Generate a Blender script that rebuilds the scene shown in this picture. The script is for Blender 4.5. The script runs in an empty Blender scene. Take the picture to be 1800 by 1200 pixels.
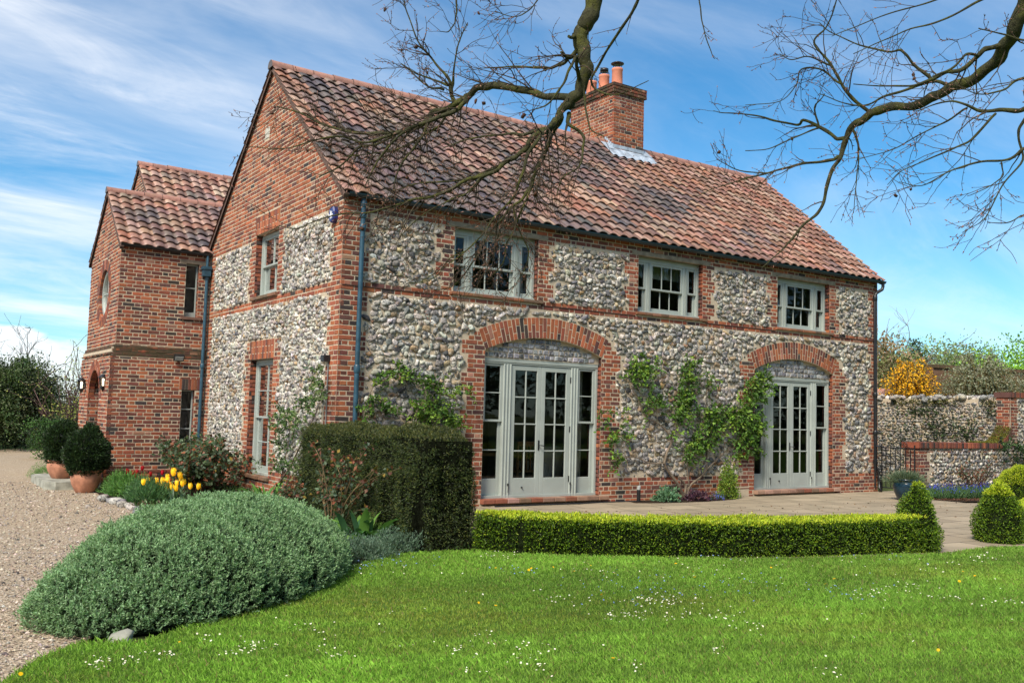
import bpy, math, random
import numpy as np
from mathutils import Vector, Matrix
from mathutils.geometry import tessellate_polygon, delaunay_2d_cdt

random.seed(7); rng = np.random.default_rng(7)
S = bpy.context.scene
COL = S.collection
PI = math.pi
R = math.radians

# ------------------------------------------------------------------ camera
CAM = np.array([-5.533, -12.874, 1.504])
YAW, PIT, ROL, FOC = R(56.19572), R(4.39534), R(1.59500), 1644.5116
_f = np.array([math.cos(PIT)*math.cos(YAW), math.cos(PIT)*math.sin(YAW), math.sin(PIT)])
_r = np.array([math.sin(YAW), -math.cos(YAW), 0.0]); _u = np.cross(_r, _f)
_c, _s = math.cos(ROL), math.sin(ROL)
RX, RY, RZ = _c*_r+_s*_u, -_s*_r+_c*_u, _f
cd = bpy.data.cameras.new('camera'); cam = bpy.data.objects.new('camera', cd); COL.objects.link(cam)
cam.matrix_world = Matrix(((RX[0], RY[0], -RZ[0], CAM[0]), (RX[1], RY[1], -RZ[1], CAM[1]), (RX[2], RY[2], -RZ[2], CAM[2]), (0, 0, 0, 1)))
cd.sensor_width = 36.0; cd.lens = 36*FOC/1800; cd.clip_start = 0.05; cd.clip_end = 3000
S.camera = cam

# ------------------------------------------------------------------ light
SUN = Vector((-0.62, -0.36, 0.72)).normalized()
SUN_EL = math.asin(SUN.z); SUN_ROT = math.atan2(SUN.x, SUN.y)
S.view_settings.view_transform = 'Standard'; S.view_settings.look = 'None'
S.view_settings.exposure = 1.05; S.view_settings.gamma = 1.0
sl = bpy.data.lights.new('sun', 'SUN'); sl.energy = 2.9; sl.angle = R(20); sl.color = (1.0, 0.90, 0.76)
so = bpy.data.objects.new('sun', sl); COL.objects.link(so)
so.rotation_euler = SUN.to_track_quat('Z', 'Y').to_euler()
so.location = (-20, -15, 25)

W = bpy.data.worlds.new('World'); S.world = W; W.use_nodes = True
nt = W.node_tree; nt.nodes.clear()
def wn(t, **k):
    n = nt.nodes.new(t)
    for a, b in k.items(): setattr(n, a, b)
    return n
def wl(a, b): nt.links.new(a, b)
def wmath(op, a, b=None, clamp=False):
    n = wn('ShaderNodeMath', operation=op); n.use_clamp = clamp
    for i, x in enumerate((a, b)):
        if x is None: continue
        if isinstance(x, (int, float)): n.inputs[i].default_value = x
        else: wl(x, n.inputs[i])
    return n.outputs[0]
out = wn('ShaderNodeOutputWorld'); bg = wn('ShaderNodeBackground'); bg.inputs[1].default_value = 0.076
sky = wn('ShaderNodeTexSky', sky_type='NISHITA'); sky.sun_disc = False
sky.sun_elevation = SUN_EL; sky.sun_rotation = SUN_ROT; sky.air_density = 1.0; sky.dust_density = 0.25; sky.ozone_density = 2.0
hs = wn('ShaderNodeHueSaturation'); hs.inputs['Saturation'].default_value = 1.12; hs.inputs['Value'].default_value = 1.0
gm = wn('ShaderNodeMixRGB', blend_type='MULTIPLY'); gm.inputs[0].default_value = 1; gm.inputs[2].default_value = (0.60, 0.90, 1.02, 1); wl(sky.outputs[0], gm.inputs[1]); wl(gm.outputs[0], hs.inputs['Color'])
tc = wn('ShaderNodeTexCoord'); sx = wn('ShaderNodeSeparateXYZ'); wl(tc.outputs['Generated'], sx.inputs[0])
zc = wmath('ADD', wmath('MAXIMUM', sx.outputs[2], 0.0), 0.22)
cx = wn('ShaderNodeCombineXYZ'); wl(wmath('DIVIDE', sx.outputs[0], zc), cx.inputs[0]); wl(wmath('DIVIDE', sx.outputs[1], zc), cx.inputs[1])
def cloud(scale, detail, rot, stretch, lo, hi, off, rough=0.6, dist=0.6):
    mp = wn('ShaderNodeMapping'); mp.inputs['Rotation'].default_value = (0, 0, R(rot)); mp.inputs['Scale'].default_value = (stretch, 1, 1); mp.inputs['Location'].default_value = off
    wl(cx.outputs[0], mp.inputs[0])
    no = wn('ShaderNodeTexNoise'); no.inputs['Scale'].default_value = scale; no.inputs['Detail'].default_value = detail; no.inputs['Roughness'].default_value = rough; no.inputs['Distortion'].default_value = dist
    wl(mp.outputs[0], no.inputs['Vector'])
    mr = wn('ShaderNodeMapRange', interpolation_type='SMOOTHSTEP'); mr.inputs[1].default_value = lo; mr.inputs[2].default_value = hi
    wl(no.outputs[0], mr.inputs[0]); return mr.outputs[0]
veil = cloud(1.5, 7, 28, 0.45, 0.34, 0.78, (3.1, 1.7, 0), 0.58, 0.6)
wisp = cloud(2.6, 9, -35, 0.30, 0.44, 0.80, (0.4, 5.2, 0), 0.66, 1.5)
cov = wmath('ADD', wmath('MULTIPLY', veil, 0.85), wmath('MULTIPLY', wisp, 0.42), True)
# more cloud to the west (photo left) and towards the horizon
left = wn('ShaderNodeMapRange', interpolation_type='SMOOTHSTEP'); left.inputs[1].default_value = 0.72; left.inputs[2].default_value = 0.05; left.inputs[3].default_value = 0.42; left.inputs[4].default_value = 1.0
wl(sx.outputs[0], left.inputs[0])
cov = wmath('MULTIPLY', cov, left.outputs[0], True)
# a bank of low cumulus on the horizon
mpc = wn('ShaderNodeMapping'); mpc.inputs['Scale'].default_value = (9, 9, 26); wl(tc.outputs['Generated'], mpc.inputs[0])
nc = wn('ShaderNodeTexNoise'); nc.inputs['Scale'].default_value = 1.0; nc.inputs['Detail'].default_value = 5; wl(mpc.outputs[0], nc.inputs['Vector'])
topz = wmath('ADD', wmath('MULTIPLY', nc.outputs[0], 0.13), -0.012)
cm = wn('ShaderNodeMapRange', interpolation_type='SMOOTHSTEP'); cm.inputs[1].default_value = -0.004; cm.inputs[2].default_value = 0.008
wl(wmath('SUBTRACT', topz, sx.outputs[2]), cm.inputs[0])
lm = wn('ShaderNodeMapRange', interpolation_type='SMOOTHSTEP'); lm.inputs[1].default_value = 0.22; lm.inputs[2].default_value = 0.12
wl(sx.outputs[0], lm.inputs[0])
cum = wmath('MULTIPLY', wmath('MULTIPLY', cm.outputs[0], lm.outputs[0]), 0.85)
cov = wmath('MAXIMUM', cov, cum)
mixw = wn('ShaderNodeMixRGB'); wl(cov, mixw.inputs[0]); wl(hs.outputs[0], mixw.inputs[1]); mixw.inputs[2].default_value = (7.4, 7.5, 7.7, 1)
wl(mixw.outputs[0], bg.inputs[0]); wl(bg.outputs[0], out.inputs[0])

# ------------------------------------------------------------------ helpers
def ray(px, py): return RX*((px-900)/FOC) - RY*((py-600)/FOC) + RZ
def at(px, py, depth): return CAM + ray(px, py)*depth
def on(px, py, axis, val):
    d = ray(px, py); return CAM + d*((val-CAM[axis])/d[axis])
def hgt(x, y):
    """the ground falls gently towards the porch and the drive"""
    def sm(t): t = np.clip(t, 0, 1); return t*t*(3-2*t)
    return -0.18*sm((-np.asarray(x, float)-0.1)/1.5)*sm((np.asarray(y, float)+4.5)/5.0)

OFF = {}
class MB:
    """collects geometry (numpy) and links it as ONE mesh object"""
    def __init__(s): s.V = []; s.F = []; s.C = []; s.n = 0
    def add(s, v, faces, col=(1, 1, 1), mat=0, smooth=False):
        v = np.asarray(v, float).reshape(-1, 3)
        c = np.asarray(col, float)
        if c.ndim == 1: c = np.broadcast_to(c, (len(v), 3))
        s.V.append(v); s.C.append(c)
        if isinstance(faces, np.ndarray): faces = [faces]
        else:
            g = {}
            for f in faces: g.setdefault(len(f), []).append(f)
            faces = [np.array(x) for x in g.values()]
        for f in faces:
            if len(f): s.F.append((f+s.n, mat, smooth))
        s.n += len(v)
    def build(s, name, mats, parent=None, origin=None):
        V = np.concatenate(s.V); C = np.concatenate(s.C)
        po = np.zeros(3) if parent is None else OFF[parent.name]
        o = np.array(origin, float) if origin is not None else po.copy()
        me = bpy.data.meshes.new(name)
        me.vertices.add(len(V)); me.vertices.foreach_set('co', (V-o).ravel())
        idx = np.concatenate([f.ravel() for f, m, sm in s.F])
        sizes = np.concatenate([np.full(len(f), f.shape[1]) for f, m, sm in s.F])
        mi = np.concatenate([np.full(len(f), m) for f, m, sm in s.F])
        smo = np.concatenate([np.full(len(f), sm) for f, m, sm in s.F])
        me.loops.add(len(idx)); me.loops.foreach_set('vertex_index', idx.astype(np.int32))
        me.polygons.add(len(sizes))
        me.polygons.foreach_set('loop_start', np.concatenate([[0], np.cumsum(sizes)[:-1]]).astype(np.int32))
        me.polygons.foreach_set('material_index', mi.astype(np.int32))
        me.polygons.foreach_set('use_smooth', smo.astype(bool))
        at_ = me.attributes.new('Col', 'FLOAT_COLOR', 'POINT')
        at_.data.foreach_set('color', np.concatenate([C, np.ones((len(C), 1))], 1).astype(np.float32).ravel())
        me.update(calc_edges=True)
        for m in (mats if isinstance(mats, (list, tuple)) else [mats]): me.materials.append(m)
        ob = bpy.data.objects.new(name, me); COL.objects.link(ob)
        ob.parent = parent; ob.location = tuple(o-po); OFF[ob.name] = o
        return ob
def empty(name, loc):
    o = bpy.data.objects.new(name, None); COL.objects.link(o); o.location = tuple(loc); o.empty_display_size = 0.2
    OFF[o.name] = np.array(loc, float); return o
def tag(o, label=None, cat=None, group=None, kind=None):
    if label: o['label'] = label
    if cat: o['category'] = cat
    if group: o['group'] = group
    if kind: o['kind'] = kind
    return o
def copy_tree(o, loc, rotz=0.0, scale=1.0, label=None):
    def cp(a, par):
        c = a.copy(); COL.objects.link(c); c.parent = par
        for ch in list(a.children): cp(ch, c)
        return c
    r = cp(o, None); r.location = tuple(loc); r.rotation_euler = (0, 0, rotz); r.scale = (scale,)*3
    if label: r['label'] = label
    return r
class Fr:
    """a wall frame: origin, along, up, outward"""
    def __init__(s, O, u, n, v=(0, 0, 1)): s.O, s.u, s.v, s.n = [np.array(a, float) for a in (O, u, v, n)]; s.flip = np.dot(np.cross(s.u, s.v), s.n) < 0
    def p(s, a):
        a = np.asarray(a, float).reshape(-1, 3); return s.O + a[:, :1]*s.u + a[:, 1:2]*s.v + a[:, 2:]*s.n
BRF = np.array([[8, 9, 10, 11], [4, 5, 9, 8], [5, 6, 10, 9], [6, 7, 11, 10], [7, 4, 8, 11], [0, 1, 5, 4], [1, 2, 6, 5], [2, 3, 7, 6], [3, 0, 4, 7]])
def blocks(mb, fr, quads, cols, front=0.0, depth=0.05, bev=0.005, jit=0.0, jn=0.0, mat=0):
    """bevelled blocks whose faces are 2D quads (N,4,2) in the frame; front/depth may be arrays"""
    q = np.asarray(quads, float).reshape(-1, 4, 2); N = len(q)
    if N == 0: return
    q = q + rng.normal(0, 1, q.shape)*jit
    fn = np.broadcast_to(np.asarray(front, float), (N,)) + np.clip(rng.normal(0, 1, N), -1.3, 2)*jn
    dp = np.broadcast_to(np.asarray(depth, float), (N,))
    c = q.mean(1, keepdims=True); d = q-c
    ins = q - np.sign(d)*bev if bev else q
    a = np.zeros((N, 12, 3))
    a[:, 0:4, :2] = q; a[:, 0:4, 2] = (fn-dp)[:, None]
    a[:, 4:8, :2] = q; a[:, 4:8, 2] = (fn-bev)[:, None]
    a[:, 8:12, :2] = ins; a[:, 8:12, 2] = fn[:, None]
    v = fr.p(a.reshape(-1, 3))
    f = BRF[:, ::-1] if fr.flip else BRF
    F = (f[None]+(np.arange(N)*12)[:, None, None]).reshape(-1, 4)
    cols = np.asarray(cols, float)
    cc = np.broadcast_to(cols, (N, 3)) if cols.ndim == 1 else cols
    mb.add(v, F, np.repeat(cc, 12, 0), mat)
def rect(u0, u1, v0, v1): return [[u0, v0], [u1, v0], [u1, v1], [u0, v1]]
def bx(mb, fr, u0, u1, v0, v1, n0, n1, col=(1, 1, 1), bev=0.004, mat=0): blocks(mb, fr, [rect(u0, u1, v0, v1)], col, n1, n1-n0, bev, mat=mat)
WORLD = Fr((0, 0, 0), (1, 0, 0), (0, -1, 0))
def box(mb, x0, x1, y0, y1, z0, z1, col=(1, 1, 1), mat=0):
    v = [(x, y, z) for z in (z0, z1) for y in (y0, y1) for x in (x0, x1)]
    mb.add(v, [[0, 2, 3, 1], [4, 5, 7, 6], [0, 1, 5, 4], [1, 3, 7, 5], [3, 2, 6, 7], [2, 0, 4, 6]], col, mat)
def tube(mb, pts, rad, sides=8, col=(1, 1, 1), mat=0, cap=True):
    P = np.asarray(pts, float); n = len(P); rad = np.broadcast_to(np.asarray(rad, float), (n,))
    T = np.gradient(P, axis=0); T /= np.maximum(np.linalg.norm(T, axis=1, keepdims=True), 1e-9)
    ref = np.array([0.31, 0.57, 0.76]) if abs(T[0] @ np.array([0.31, 0.57, 0.76])) < 0.9 else np.array([1.0, 0, 0])
    A = np.cross(T, ref); A /= np.maximum(np.linalg.norm(A, axis=1, keepdims=True), 1e-9); B = np.cross(T, A)
    th = np.arange(sides)*2*PI/sides
    v = P[:, None]+rad[:, None, None]*(np.cos(th)[None, :, None]*A[:, None]+np.sin(th)[None, :, None]*B[:, None])
    i = np.arange(n-1)[:, None]*sides; j = np.arange(sides)[None]; k = (np.arange(sides)+1) % sides
    F = np.stack([i+j, i+k, i+sides+k, i+sides+j], -1).reshape(-1, 4)
    mb.add(v.reshape(-1, 3), F, np.asarray(col, float) if np.asarray(col).ndim == 1 else np.repeat(col, sides, 0), mat, True)
    if cap:
        mb.add(v[0], [list(range(sides))[::-1]], np.asarray(col) if np.asarray(col).ndim == 1 else col[0], mat); mb.add(v[-1], [list(range(sides))], np.asarray(col) if np.asarray(col).ndim == 1 else col[-1], mat)
def lathe(mb, c, prof, seg=28, col=(1, 1, 1), mat=0, wob=0.0):
    c = np.array(c, float); th = np.arange(seg)*2*PI/seg
    v = np.array([[(r*(1+wob*math.sin(3*t+z*9)))*math.cos(t), r*math.sin(t), z] for r, z in prof for t in th])+c
    F = [[i*seg+j, i*seg+(j+1) % seg, (i+1)*seg+(j+1) % seg, (i+1)*seg+j] for i in range(len(prof)-1) for j in range(seg)]
    mb.add(v, np.array(F), col, mat, True)
def rand_dirs(n):
    d = rng.normal(size=(n, 3)); return d/np.linalg.norm(d, axis=1, keepdims=True)
def nrm(a): return a/np.maximum(np.linalg.norm(a, axis=-1, keepdims=True), 1e-9)
def leaves(mb, P, D, L, Wd, col, fold=0.25, mat=0):
    """one folded rhombic leaf per point"""
    n = len(P)
    if n == 0: return
    D = nrm(D); Sd = nrm(np.cross(D, rand_dirs(n))); N = np.cross(D, Sd)
    L = np.broadcast_to(L, (n,))[:, None]; Wd = np.broadcast_to(Wd, (n,))[:, None]
    m = P+D*L*0.45+N*Wd*fold
    v = np.stack([P, m+Sd*Wd*0.5, P+D*L-N*Wd*fold*0.4, m-Sd*Wd*0.5], 1)
    F = np.arange(n*4).reshape(n, 4)
    mb.add(v.reshape(-1, 3), F, np.repeat(np.broadcast_to(col, (n, 3)), 4, 0), mat)
def pick(pal, n, w=None, var=0.12):
    pal = np.array(pal, float); w = None if w is None else np.array(w)/sum(w)
    c = pal[rng.choice(len(pal), n, p=w)]
    return np.clip(c*(1+rng.normal(0, var, (n, 1)))*(1+rng.normal(0, 0.04, (n, 3))), 0.004, 0.95)
def vnoise(P, seed=0, k=5):
    """cheap smooth noise: sum of random sines, about -1..1"""
    g = np.random.default_rng(seed); o = 0
    for i in range(k):
        d = g.normal(size=P.shape[1])*(1+0.5*i); o = o+np.sin(P@d+g.uniform(0, 6.3))/(1+0.5*i)
    return o/1.8

# ------------------------------------------------------------------ materials
def mat(name): m = bpy.data.materials.new(name); m.use_nodes = True; t = m.node_tree; t.nodes.clear(); return m, t
class N_:
    def __init__(s, name):
        s.m, s.t = mat(name); s.o = s.n('ShaderNodeOutputMaterial'); s.b = s.n('ShaderNodeBsdfPrincipled'); s.l(s.b.outputs[0], s.o.inputs[0])
    def n(s, ty, **k):
        x = s.t.nodes.new(ty)
        for a, b in k.items(): setattr(x, a, b)
        return x
    def l(s, a, b): s.t.links.new(a, b)
    def co(s): return s.n('ShaderNodeTexCoord').outputs['Object']
    def noise(s, sc, det=4, rough=0.55, vec=None, dist=0.0):
        x = s.n('ShaderNodeTexNoise'); x.inputs['Scale'].default_value = sc; x.inputs['Detail'].default_value = det; x.inputs['Roughness'].default_value = rough; x.inputs['Distortion'].default_value = dist
        s.l(vec if vec is not None else s.co(), x.inputs['Vector']); return x.outputs[0]
    def mr(s, v, a, b, c=0.0, d=1.0):
        x = s.n('ShaderNodeMapRange', interpolation_type='SMOOTHSTEP')
        for i, k in enumerate((a, b, c, d)): x.inputs[i+1].default_value = k
        s.l(v, x.inputs[0]); return x.outputs[0]
    def mix(s, f, a, b, mode='MIX'):
        x = s.n('ShaderNodeMixRGB', blend_type=mode)
        for i, k in enumerate((f, a, b)):
            if isinstance(k, (int, float)): x.inputs[i].default_value = k
            elif isinstance(k, tuple): x.inputs[i].default_value = (*k, 1) if len(k) == 3 else k
            else: s.l(k, x.inputs[i])
        return x.outputs[0]
    def attr(s): return s.n('ShaderNodeAttribute', attribute_name='Col').outputs['Color']
    def bump(s, h, st=0.4, d=0.01):
        x = s.n('ShaderNodeBump'); x.inputs['Strength'].default_value = st; x.inputs['Distance'].default_value = d
        s.l(h, x.inputs['Height']); s.l(x.outputs[0], s.b.inputs['Normal'])
    def col(s, c):
        if isinstance(c, tuple): s.b.inputs['Base Color'].default_value = (*c, 1)
        else: s.l(c, s.b.inputs['Base Color'])
    def rough(s, r, spec=0.5):
        s.b.inputs['Roughness'].default_value = r; s.b.inputs['Specular IOR Level'].default_value = spec
def simple(name, c, r=0.5, spec=0.5, ns=8, var=0.25, bump=0.1, bd=0.004, metal=0.0, use_attr=False):
    k = N_(name); f = k.mr(k.noise(ns, 5), 0.3, 0.7, 1-var, 1+var)
    base = k.attr() if use_attr else c
    k.col(k.mix(1.0, base, f, 'MULTIPLY')); k.rough(r, spec); k.b.inputs['Metallic'].default_value = metal
    if bump: k.bump(k.noise(ns*6, 5), bump, bd)
    return k.m
# brick: per brick colour, scorch and lime bloom inside each brick
k = N_('brick'); c = k.attr()
c = k.mix(k.mr(k.noise(9, 5), 0.42, 0.75, 0, 0.55), c, k.mix(1.0, c, (0.5, 0.45, 0.5), 'MULTIPLY'))
c = k.mix(k.mr(k.noise(26, 6, 0.65), 0.62, 0.80, 0, 0.30), c, (0.38, 0.27, 0.21))
c = k.mix(k.mr(k.noise(1.1, 4), 0.50, 0.85, 0, 0.30), c, (0.09, 0.055, 0.04))
k.col(c); k.rough(0.85, 0.3); k.bump(k.noise(70, 6, 0.7), 0.55, 0.006); M_BRICK = k.m
k = N_('mossy_brick'); c = k.attr()
c = k.mix(k.mr(k.noise(9, 5), 0.42, 0.75, 0, 0.5), c, k.mix(1.0, c, (0.5, 0.45, 0.5), 'MULTIPLY'))
c = k.mix(k.mr(k.noise(7, 5), 0.36, 0.60, 0, 0.85), c, (0.062, 0.052, 0.028)); k.col(c); k.rough(0.9, 0.2); k.bump(k.noise(60, 6, 0.7), 0.6, 0.008); M_MOSSBRICK = k.m
k = N_('mortar'); k.col(k.mix(k.noise(14, 6), (0.58, 0.49, 0.37), (0.44, 0.36, 0.255))); k.rough(0.95, 0.1); k.bump(k.noise(90, 6, 0.7), 0.8, 0.012); M_MORTAR = k.m
k = N_('flint'); c = k.attr()
c = k.mix(k.mr(k.noise(15, 4, 0.6), 0.54, 0.66, 0, 0.75), c, (0.66, 0.64, 0.60))
c = k.mix(k.mr(k.noise(26, 4, 0.55, None, 1.0), 0.52, 0.60, 0, 0.85), c, (0.05, 0.052, 0.06))
c = k.mix(k.mr(k.noise(60, 3), 0.6, 0.7, 0, 0.5), c, (0.12, 0.12, 0.13))
c = k.mix(k.mr(k.noise(8, 3), 0.62, 0.74, 0, 0.5), c, (0.36, 0.22, 0.10))
k.col(k.mix(1.0, c, (0.98, 0.965, 0.94), 'MULTIPLY')); k.rough(0.55, 0.3); k.bump(k.noise(42, 6, 0.7), 0.9, 0.016); M_FLINT = k.m
k = N_('knapped_flint'); c = k.attr()
c = k.mix(k.mr(k.noise(24, 4, 0.6, None, 0.7), 0.48, 0.62, 0, 0.7), c, (0.42, 0.43, 0.45)); k.col(c); k.rough(0.3, 0.6); k.bump(k.noise(30, 4), 0.4, 0.01); M_KNAP = k.m
k = N_('pantile'); c = k.attr()
c = k.mix(k.mr(k.noise(11, 5), 0.42, 0.72, 0, 0.5), c, k.mix(1.0, c, (0.55, 0.48, 0.55), 'MULTIPLY'))
c = k.mix(k.mr(k.noise(5, 5), 0.56, 0.74, 0, 0.40), c, (0.20, 0.17, 0.09))
c = k.mix(k.mr(k.noise(38, 5), 0.62, 0.76, 0, 0.5), c, (0.40, 0.35, 0.30)); k.col(c); k.rough(0.50, 0.5); k.bump(k.noise(45, 5), 0.3, 0.006); M_TILE = k.m
M_PAINT = simple('sage_paint', (0.335, 0.375, 0.345), 0.42, 0.4, 3, 0.06, 0.05)
M_TIMBER = simple('weathered_timber', (0.26, 0.215, 0.16), 0.85, 0.2, 6, 0.35, 0.5, 0.006)
M_BLUEPIPE = simple('blue_black_iron', (0.024, 0.070, 0.105), 0.38, 0.5, 9, 0.25, 0.1)
M_BLACK = simple('black_iron', (0.012, 0.013, 0.015), 0.35, 0.5, 9, 0.2, 0.1)
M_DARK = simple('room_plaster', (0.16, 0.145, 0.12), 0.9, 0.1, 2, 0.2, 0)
M_CURTAIN = simple('curtain_cloth', (0.68, 0.64, 0.55), 0.9, 0.1, 5, 0.15, 0)
M_LEAD = simple('lead_sheet', (0.34, 0.40, 0.47), 0.5, 0.5, 7, 0.25, 0.3)
M_TERRA = simple('terracotta', (0.42, 0.19, 0.115), 0.75, 0.3, 6, 0.3, 0.25)
M_POTCLAY = simple('chimney_clay', (0.56, 0.21, 0.13), 0.7, 0.3, 6, 0.12, 0.15)
M_STONE = simple('step_stone', (0.30, 0.30, 0.25), 0.85, 0.3, 5, 0.35, 0.4)
M_WOOD = simple('stained_oak', (0.30, 0.16, 0.07), 0.5, 0.4, 7, 0.3, 0.2)
M_GLAZE = simple('blue_glaze', (0.008, 0.030, 0.050), 0.18, 0.5, 5, 0.35, 0.05)
M_ALARM = simple('blue_plastic', (0.012, 0.022, 0.14), 0.3, 0.5, 5, 0.08, 0)
M_WHITE = simple('white_lettering', (0.8, 0.8, 0.8), 0.5, 0.3, 5, 0.04, 0)
M_CONCRETE = simple('plaque_stone', (0.46, 0.44, 0.38), 0.9, 0.2, 9, 0.2, 0.3)
M_VERGE = simple('verge_fillet', (0.115, 0.075, 0.06), 0.9, 0.2, 8, 0.35, 0.5, 0.01)
def glassmat():
    m, t = mat('window_glass'); o = t.nodes.new('ShaderNodeOutputMaterial')
    tr = t.nodes.new('ShaderNodeBsdfTransparent'); tr.inputs[0].default_value = (0.80, 0.84, 0.83, 1)
    gl = t.nodes.new('ShaderNodeBsdfGlossy'); gl.inputs['Roughness'].default_value = 0.015
    fr = t.nodes.new('ShaderNodeFresnel'); fr.inputs[0].default_value = 1.55
    mx = t.nodes.new('ShaderNodeMixShader'); t.links.new(fr.outputs[0], mx.inputs[0]); t.links.new(tr.outputs[0], mx.inputs[1]); t.links.new(gl.outputs[0], mx.inputs[2]); t.links.new(mx.outputs[0], o.inputs[0])
    no = t.nodes.new('ShaderNodeTexNoise'); no.inputs['Scale'].default_value = 2.2
    bp = t.nodes.new('ShaderNodeBump'); bp.inputs['Strength'].default_value = 0.06; bp.inputs['Distance'].default_value = 0.02
    tcn = t.nodes.new('ShaderNodeTexCoord'); t.links.new(tcn.outputs['Object'], no.inputs['Vector']); t.links.new(no.outputs[0], bp.inputs['Height']); t.links.new(bp.outputs[0], gl.inputs['Normal'])
    return m
M_GLASS = glassmat()
def foliage(name, trans=0.28, r=0.5, spec=0.35):
    k = N_(name); c = k.mix(1.0, k.attr(), (1.35, 1.35, 1.35), 'MULTIPLY'); k.col(c); k.rough(r, spec)
    t = k.n('ShaderNodeBsdfTranslucent'); k.l(k.mix(1.0, c, (1.25, 1.3, 0.7), 'MULTIPLY'), t.inputs[0])
    m = k.n('ShaderNodeMixShader'); m.inputs[0].default_value = trans; k.l(k.b.outputs[0], m.inputs[1]); k.l(t.outputs[0], m.inputs[2]); k.l(m.outputs[0], k.o.inputs[0]); return k.m
M_LEAF = foliage('leaf'); M_GRASS = foliage('grass_blade', 0.35, 0.6, 0.2); M_PETAL = foliage('petal', 0.4, 0.5, 0.2)
k = N_('bark'); c = k.attr()
c = k.mix(k.mr(k.noise(13, 5), 0.48, 0.62, 0, 0.7), c, (0.10, 0.105, 0.022)); c = k.mix(k.mr(k.noise(34, 5), 0.50, 0.70, 0, 0.75), c, (0.022, 0.020, 0.014)); c = k.mix(k.mr(k.noise(75, 4), 0.62, 0.72, 0, 0.6), c, (0.20, 0.20, 0.13))
k.col(c); k.rough(0.9, 0.2); k.bump(k.noise(48, 6, 0.75), 1.0, 0.02); M_BARK = k.m
M_STEM = simple('stem_bark', None, 0.85, 0.2, 14, 0.35, 0.4, 0.006, use_attr=True)
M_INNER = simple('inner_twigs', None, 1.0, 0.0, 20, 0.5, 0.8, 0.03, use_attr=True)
k = N_('gravel')
vo = k.n('ShaderNodeTexVoronoi'); vo.inputs['Scale'].default_value = 55; k.l(k.co(), vo.inputs['Vector'])
c = k.mix(k.mr(vo.outputs['Color'], 0.1, 0.9), (0.22, 0.165, 0.11), (0.52, 0.43, 0.32))
c = k.mix(k.mr(k.noise(0.8, 5), 0.35, 0.7, 0, 0.55), c, (0.37, 0.285, 0.19)); c = k.mix(k.mr(k.noise(160, 3), 0.6, 0.75, 0, 0.6), c, (0.09, 0.07, 0.055))
k.col(c); k.rough(0.9, 0.2); k.bump(vo.outputs['Distance'], 0.9, 0.014); M_GRAVEL = k.m
M_PEBBLE = simple('gravel_stones', None, 0.8, 0.3, 40, 0.2, 0.2, use_attr=True)
k = N_('soil'); k.col(k.mix(k.noise(9, 6), (0.055, 0.036, 0.024), (0.02, 0.014, 0.01))); k.rough(1.0, 0.1); k.bump(k.noise(35, 6, 0.7), 1.0, 0.04); M_SOIL = k.m
k = N_('lawn_turf'); k.col(k.mix(k.noise(2.2, 6), (0.055, 0.12, 0.018), (0.085, 0.15, 0.028))); k.rough(1.0, 0.05); k.bump(k.noise(60, 5), 0.6, 0.02); M_TURF = k.m
k = N_('field'); k.col(k.mix(k.noise(0.3, 6), (0.06, 0.10, 0.03), (0.12, 0.13, 0.05))); k.rough(1.0, 0.05); M_FIELD = k.m
# york stone flags in random courses
k = N_('flagstone')
mp = k.n('ShaderNodeMapping'); mp.inputs['Rotation'].default_value = (0, 0, R(4)); k.l(k.co(), mp.inputs[0])
br = k.n('ShaderNodeTexBrick', offset=0.37, squash=0.7, squash_frequency=3); br.inputs['Scale'].default_value = 1.0; br.inputs['Mortar Size'].default_value = 0.013; br.inputs['Brick Width'].default_value = 0.82; br.inputs['Row Height'].default_value = 0.55; br.inputs['Mortar Smooth'].default_value = 0.2
br.inputs['Color1'].default_value = (0.38, 0.31, 0.215, 1); br.inputs['Color2'].default_value = (0.28, 0.225, 0.155, 1); br.inputs['Mortar'].default_value = (0.075, 0.06, 0.04, 1)
wv = k.mix(0.02, mp.outputs[0], k.n('ShaderNodeTexNoise').outputs['Color']); k.l(mp.outputs[0], br.inputs['Vector'])
c = k.mix(k.mr(k.noise(1.7, 6), 0.40, 0.72, 0, 0.55), br.outputs[0], (0.20, 0.175, 0.12)); c = k.mix(k.mr(k.noise(18, 6, 0.7), 0.58, 0.76, 0, 0.5), c, (0.10, 0.085, 0.06))
k.col(c); k.rough(0.8, 0.3); k.bump(k.mix(0.3, br.outputs['Fac'], k.noise(12, 6), 'SUBTRACT'), -0.35, 0.01); M_FLAG = k.m
k = N_('rubble_wall')
vo = k.n('ShaderNodeTexVoronoi', feature='DISTANCE_TO_EDGE'); vo.inputs['Scale'].default_value = 6; k.l(k.co(), vo.inputs['Vector']); M_RUB = k.m
k.col(k.mix(k.mr(vo.outputs[0], 0.02, 0.08), (0.3, 0.25, 0.2), (0.25, 0.24, 0.22)))

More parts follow.
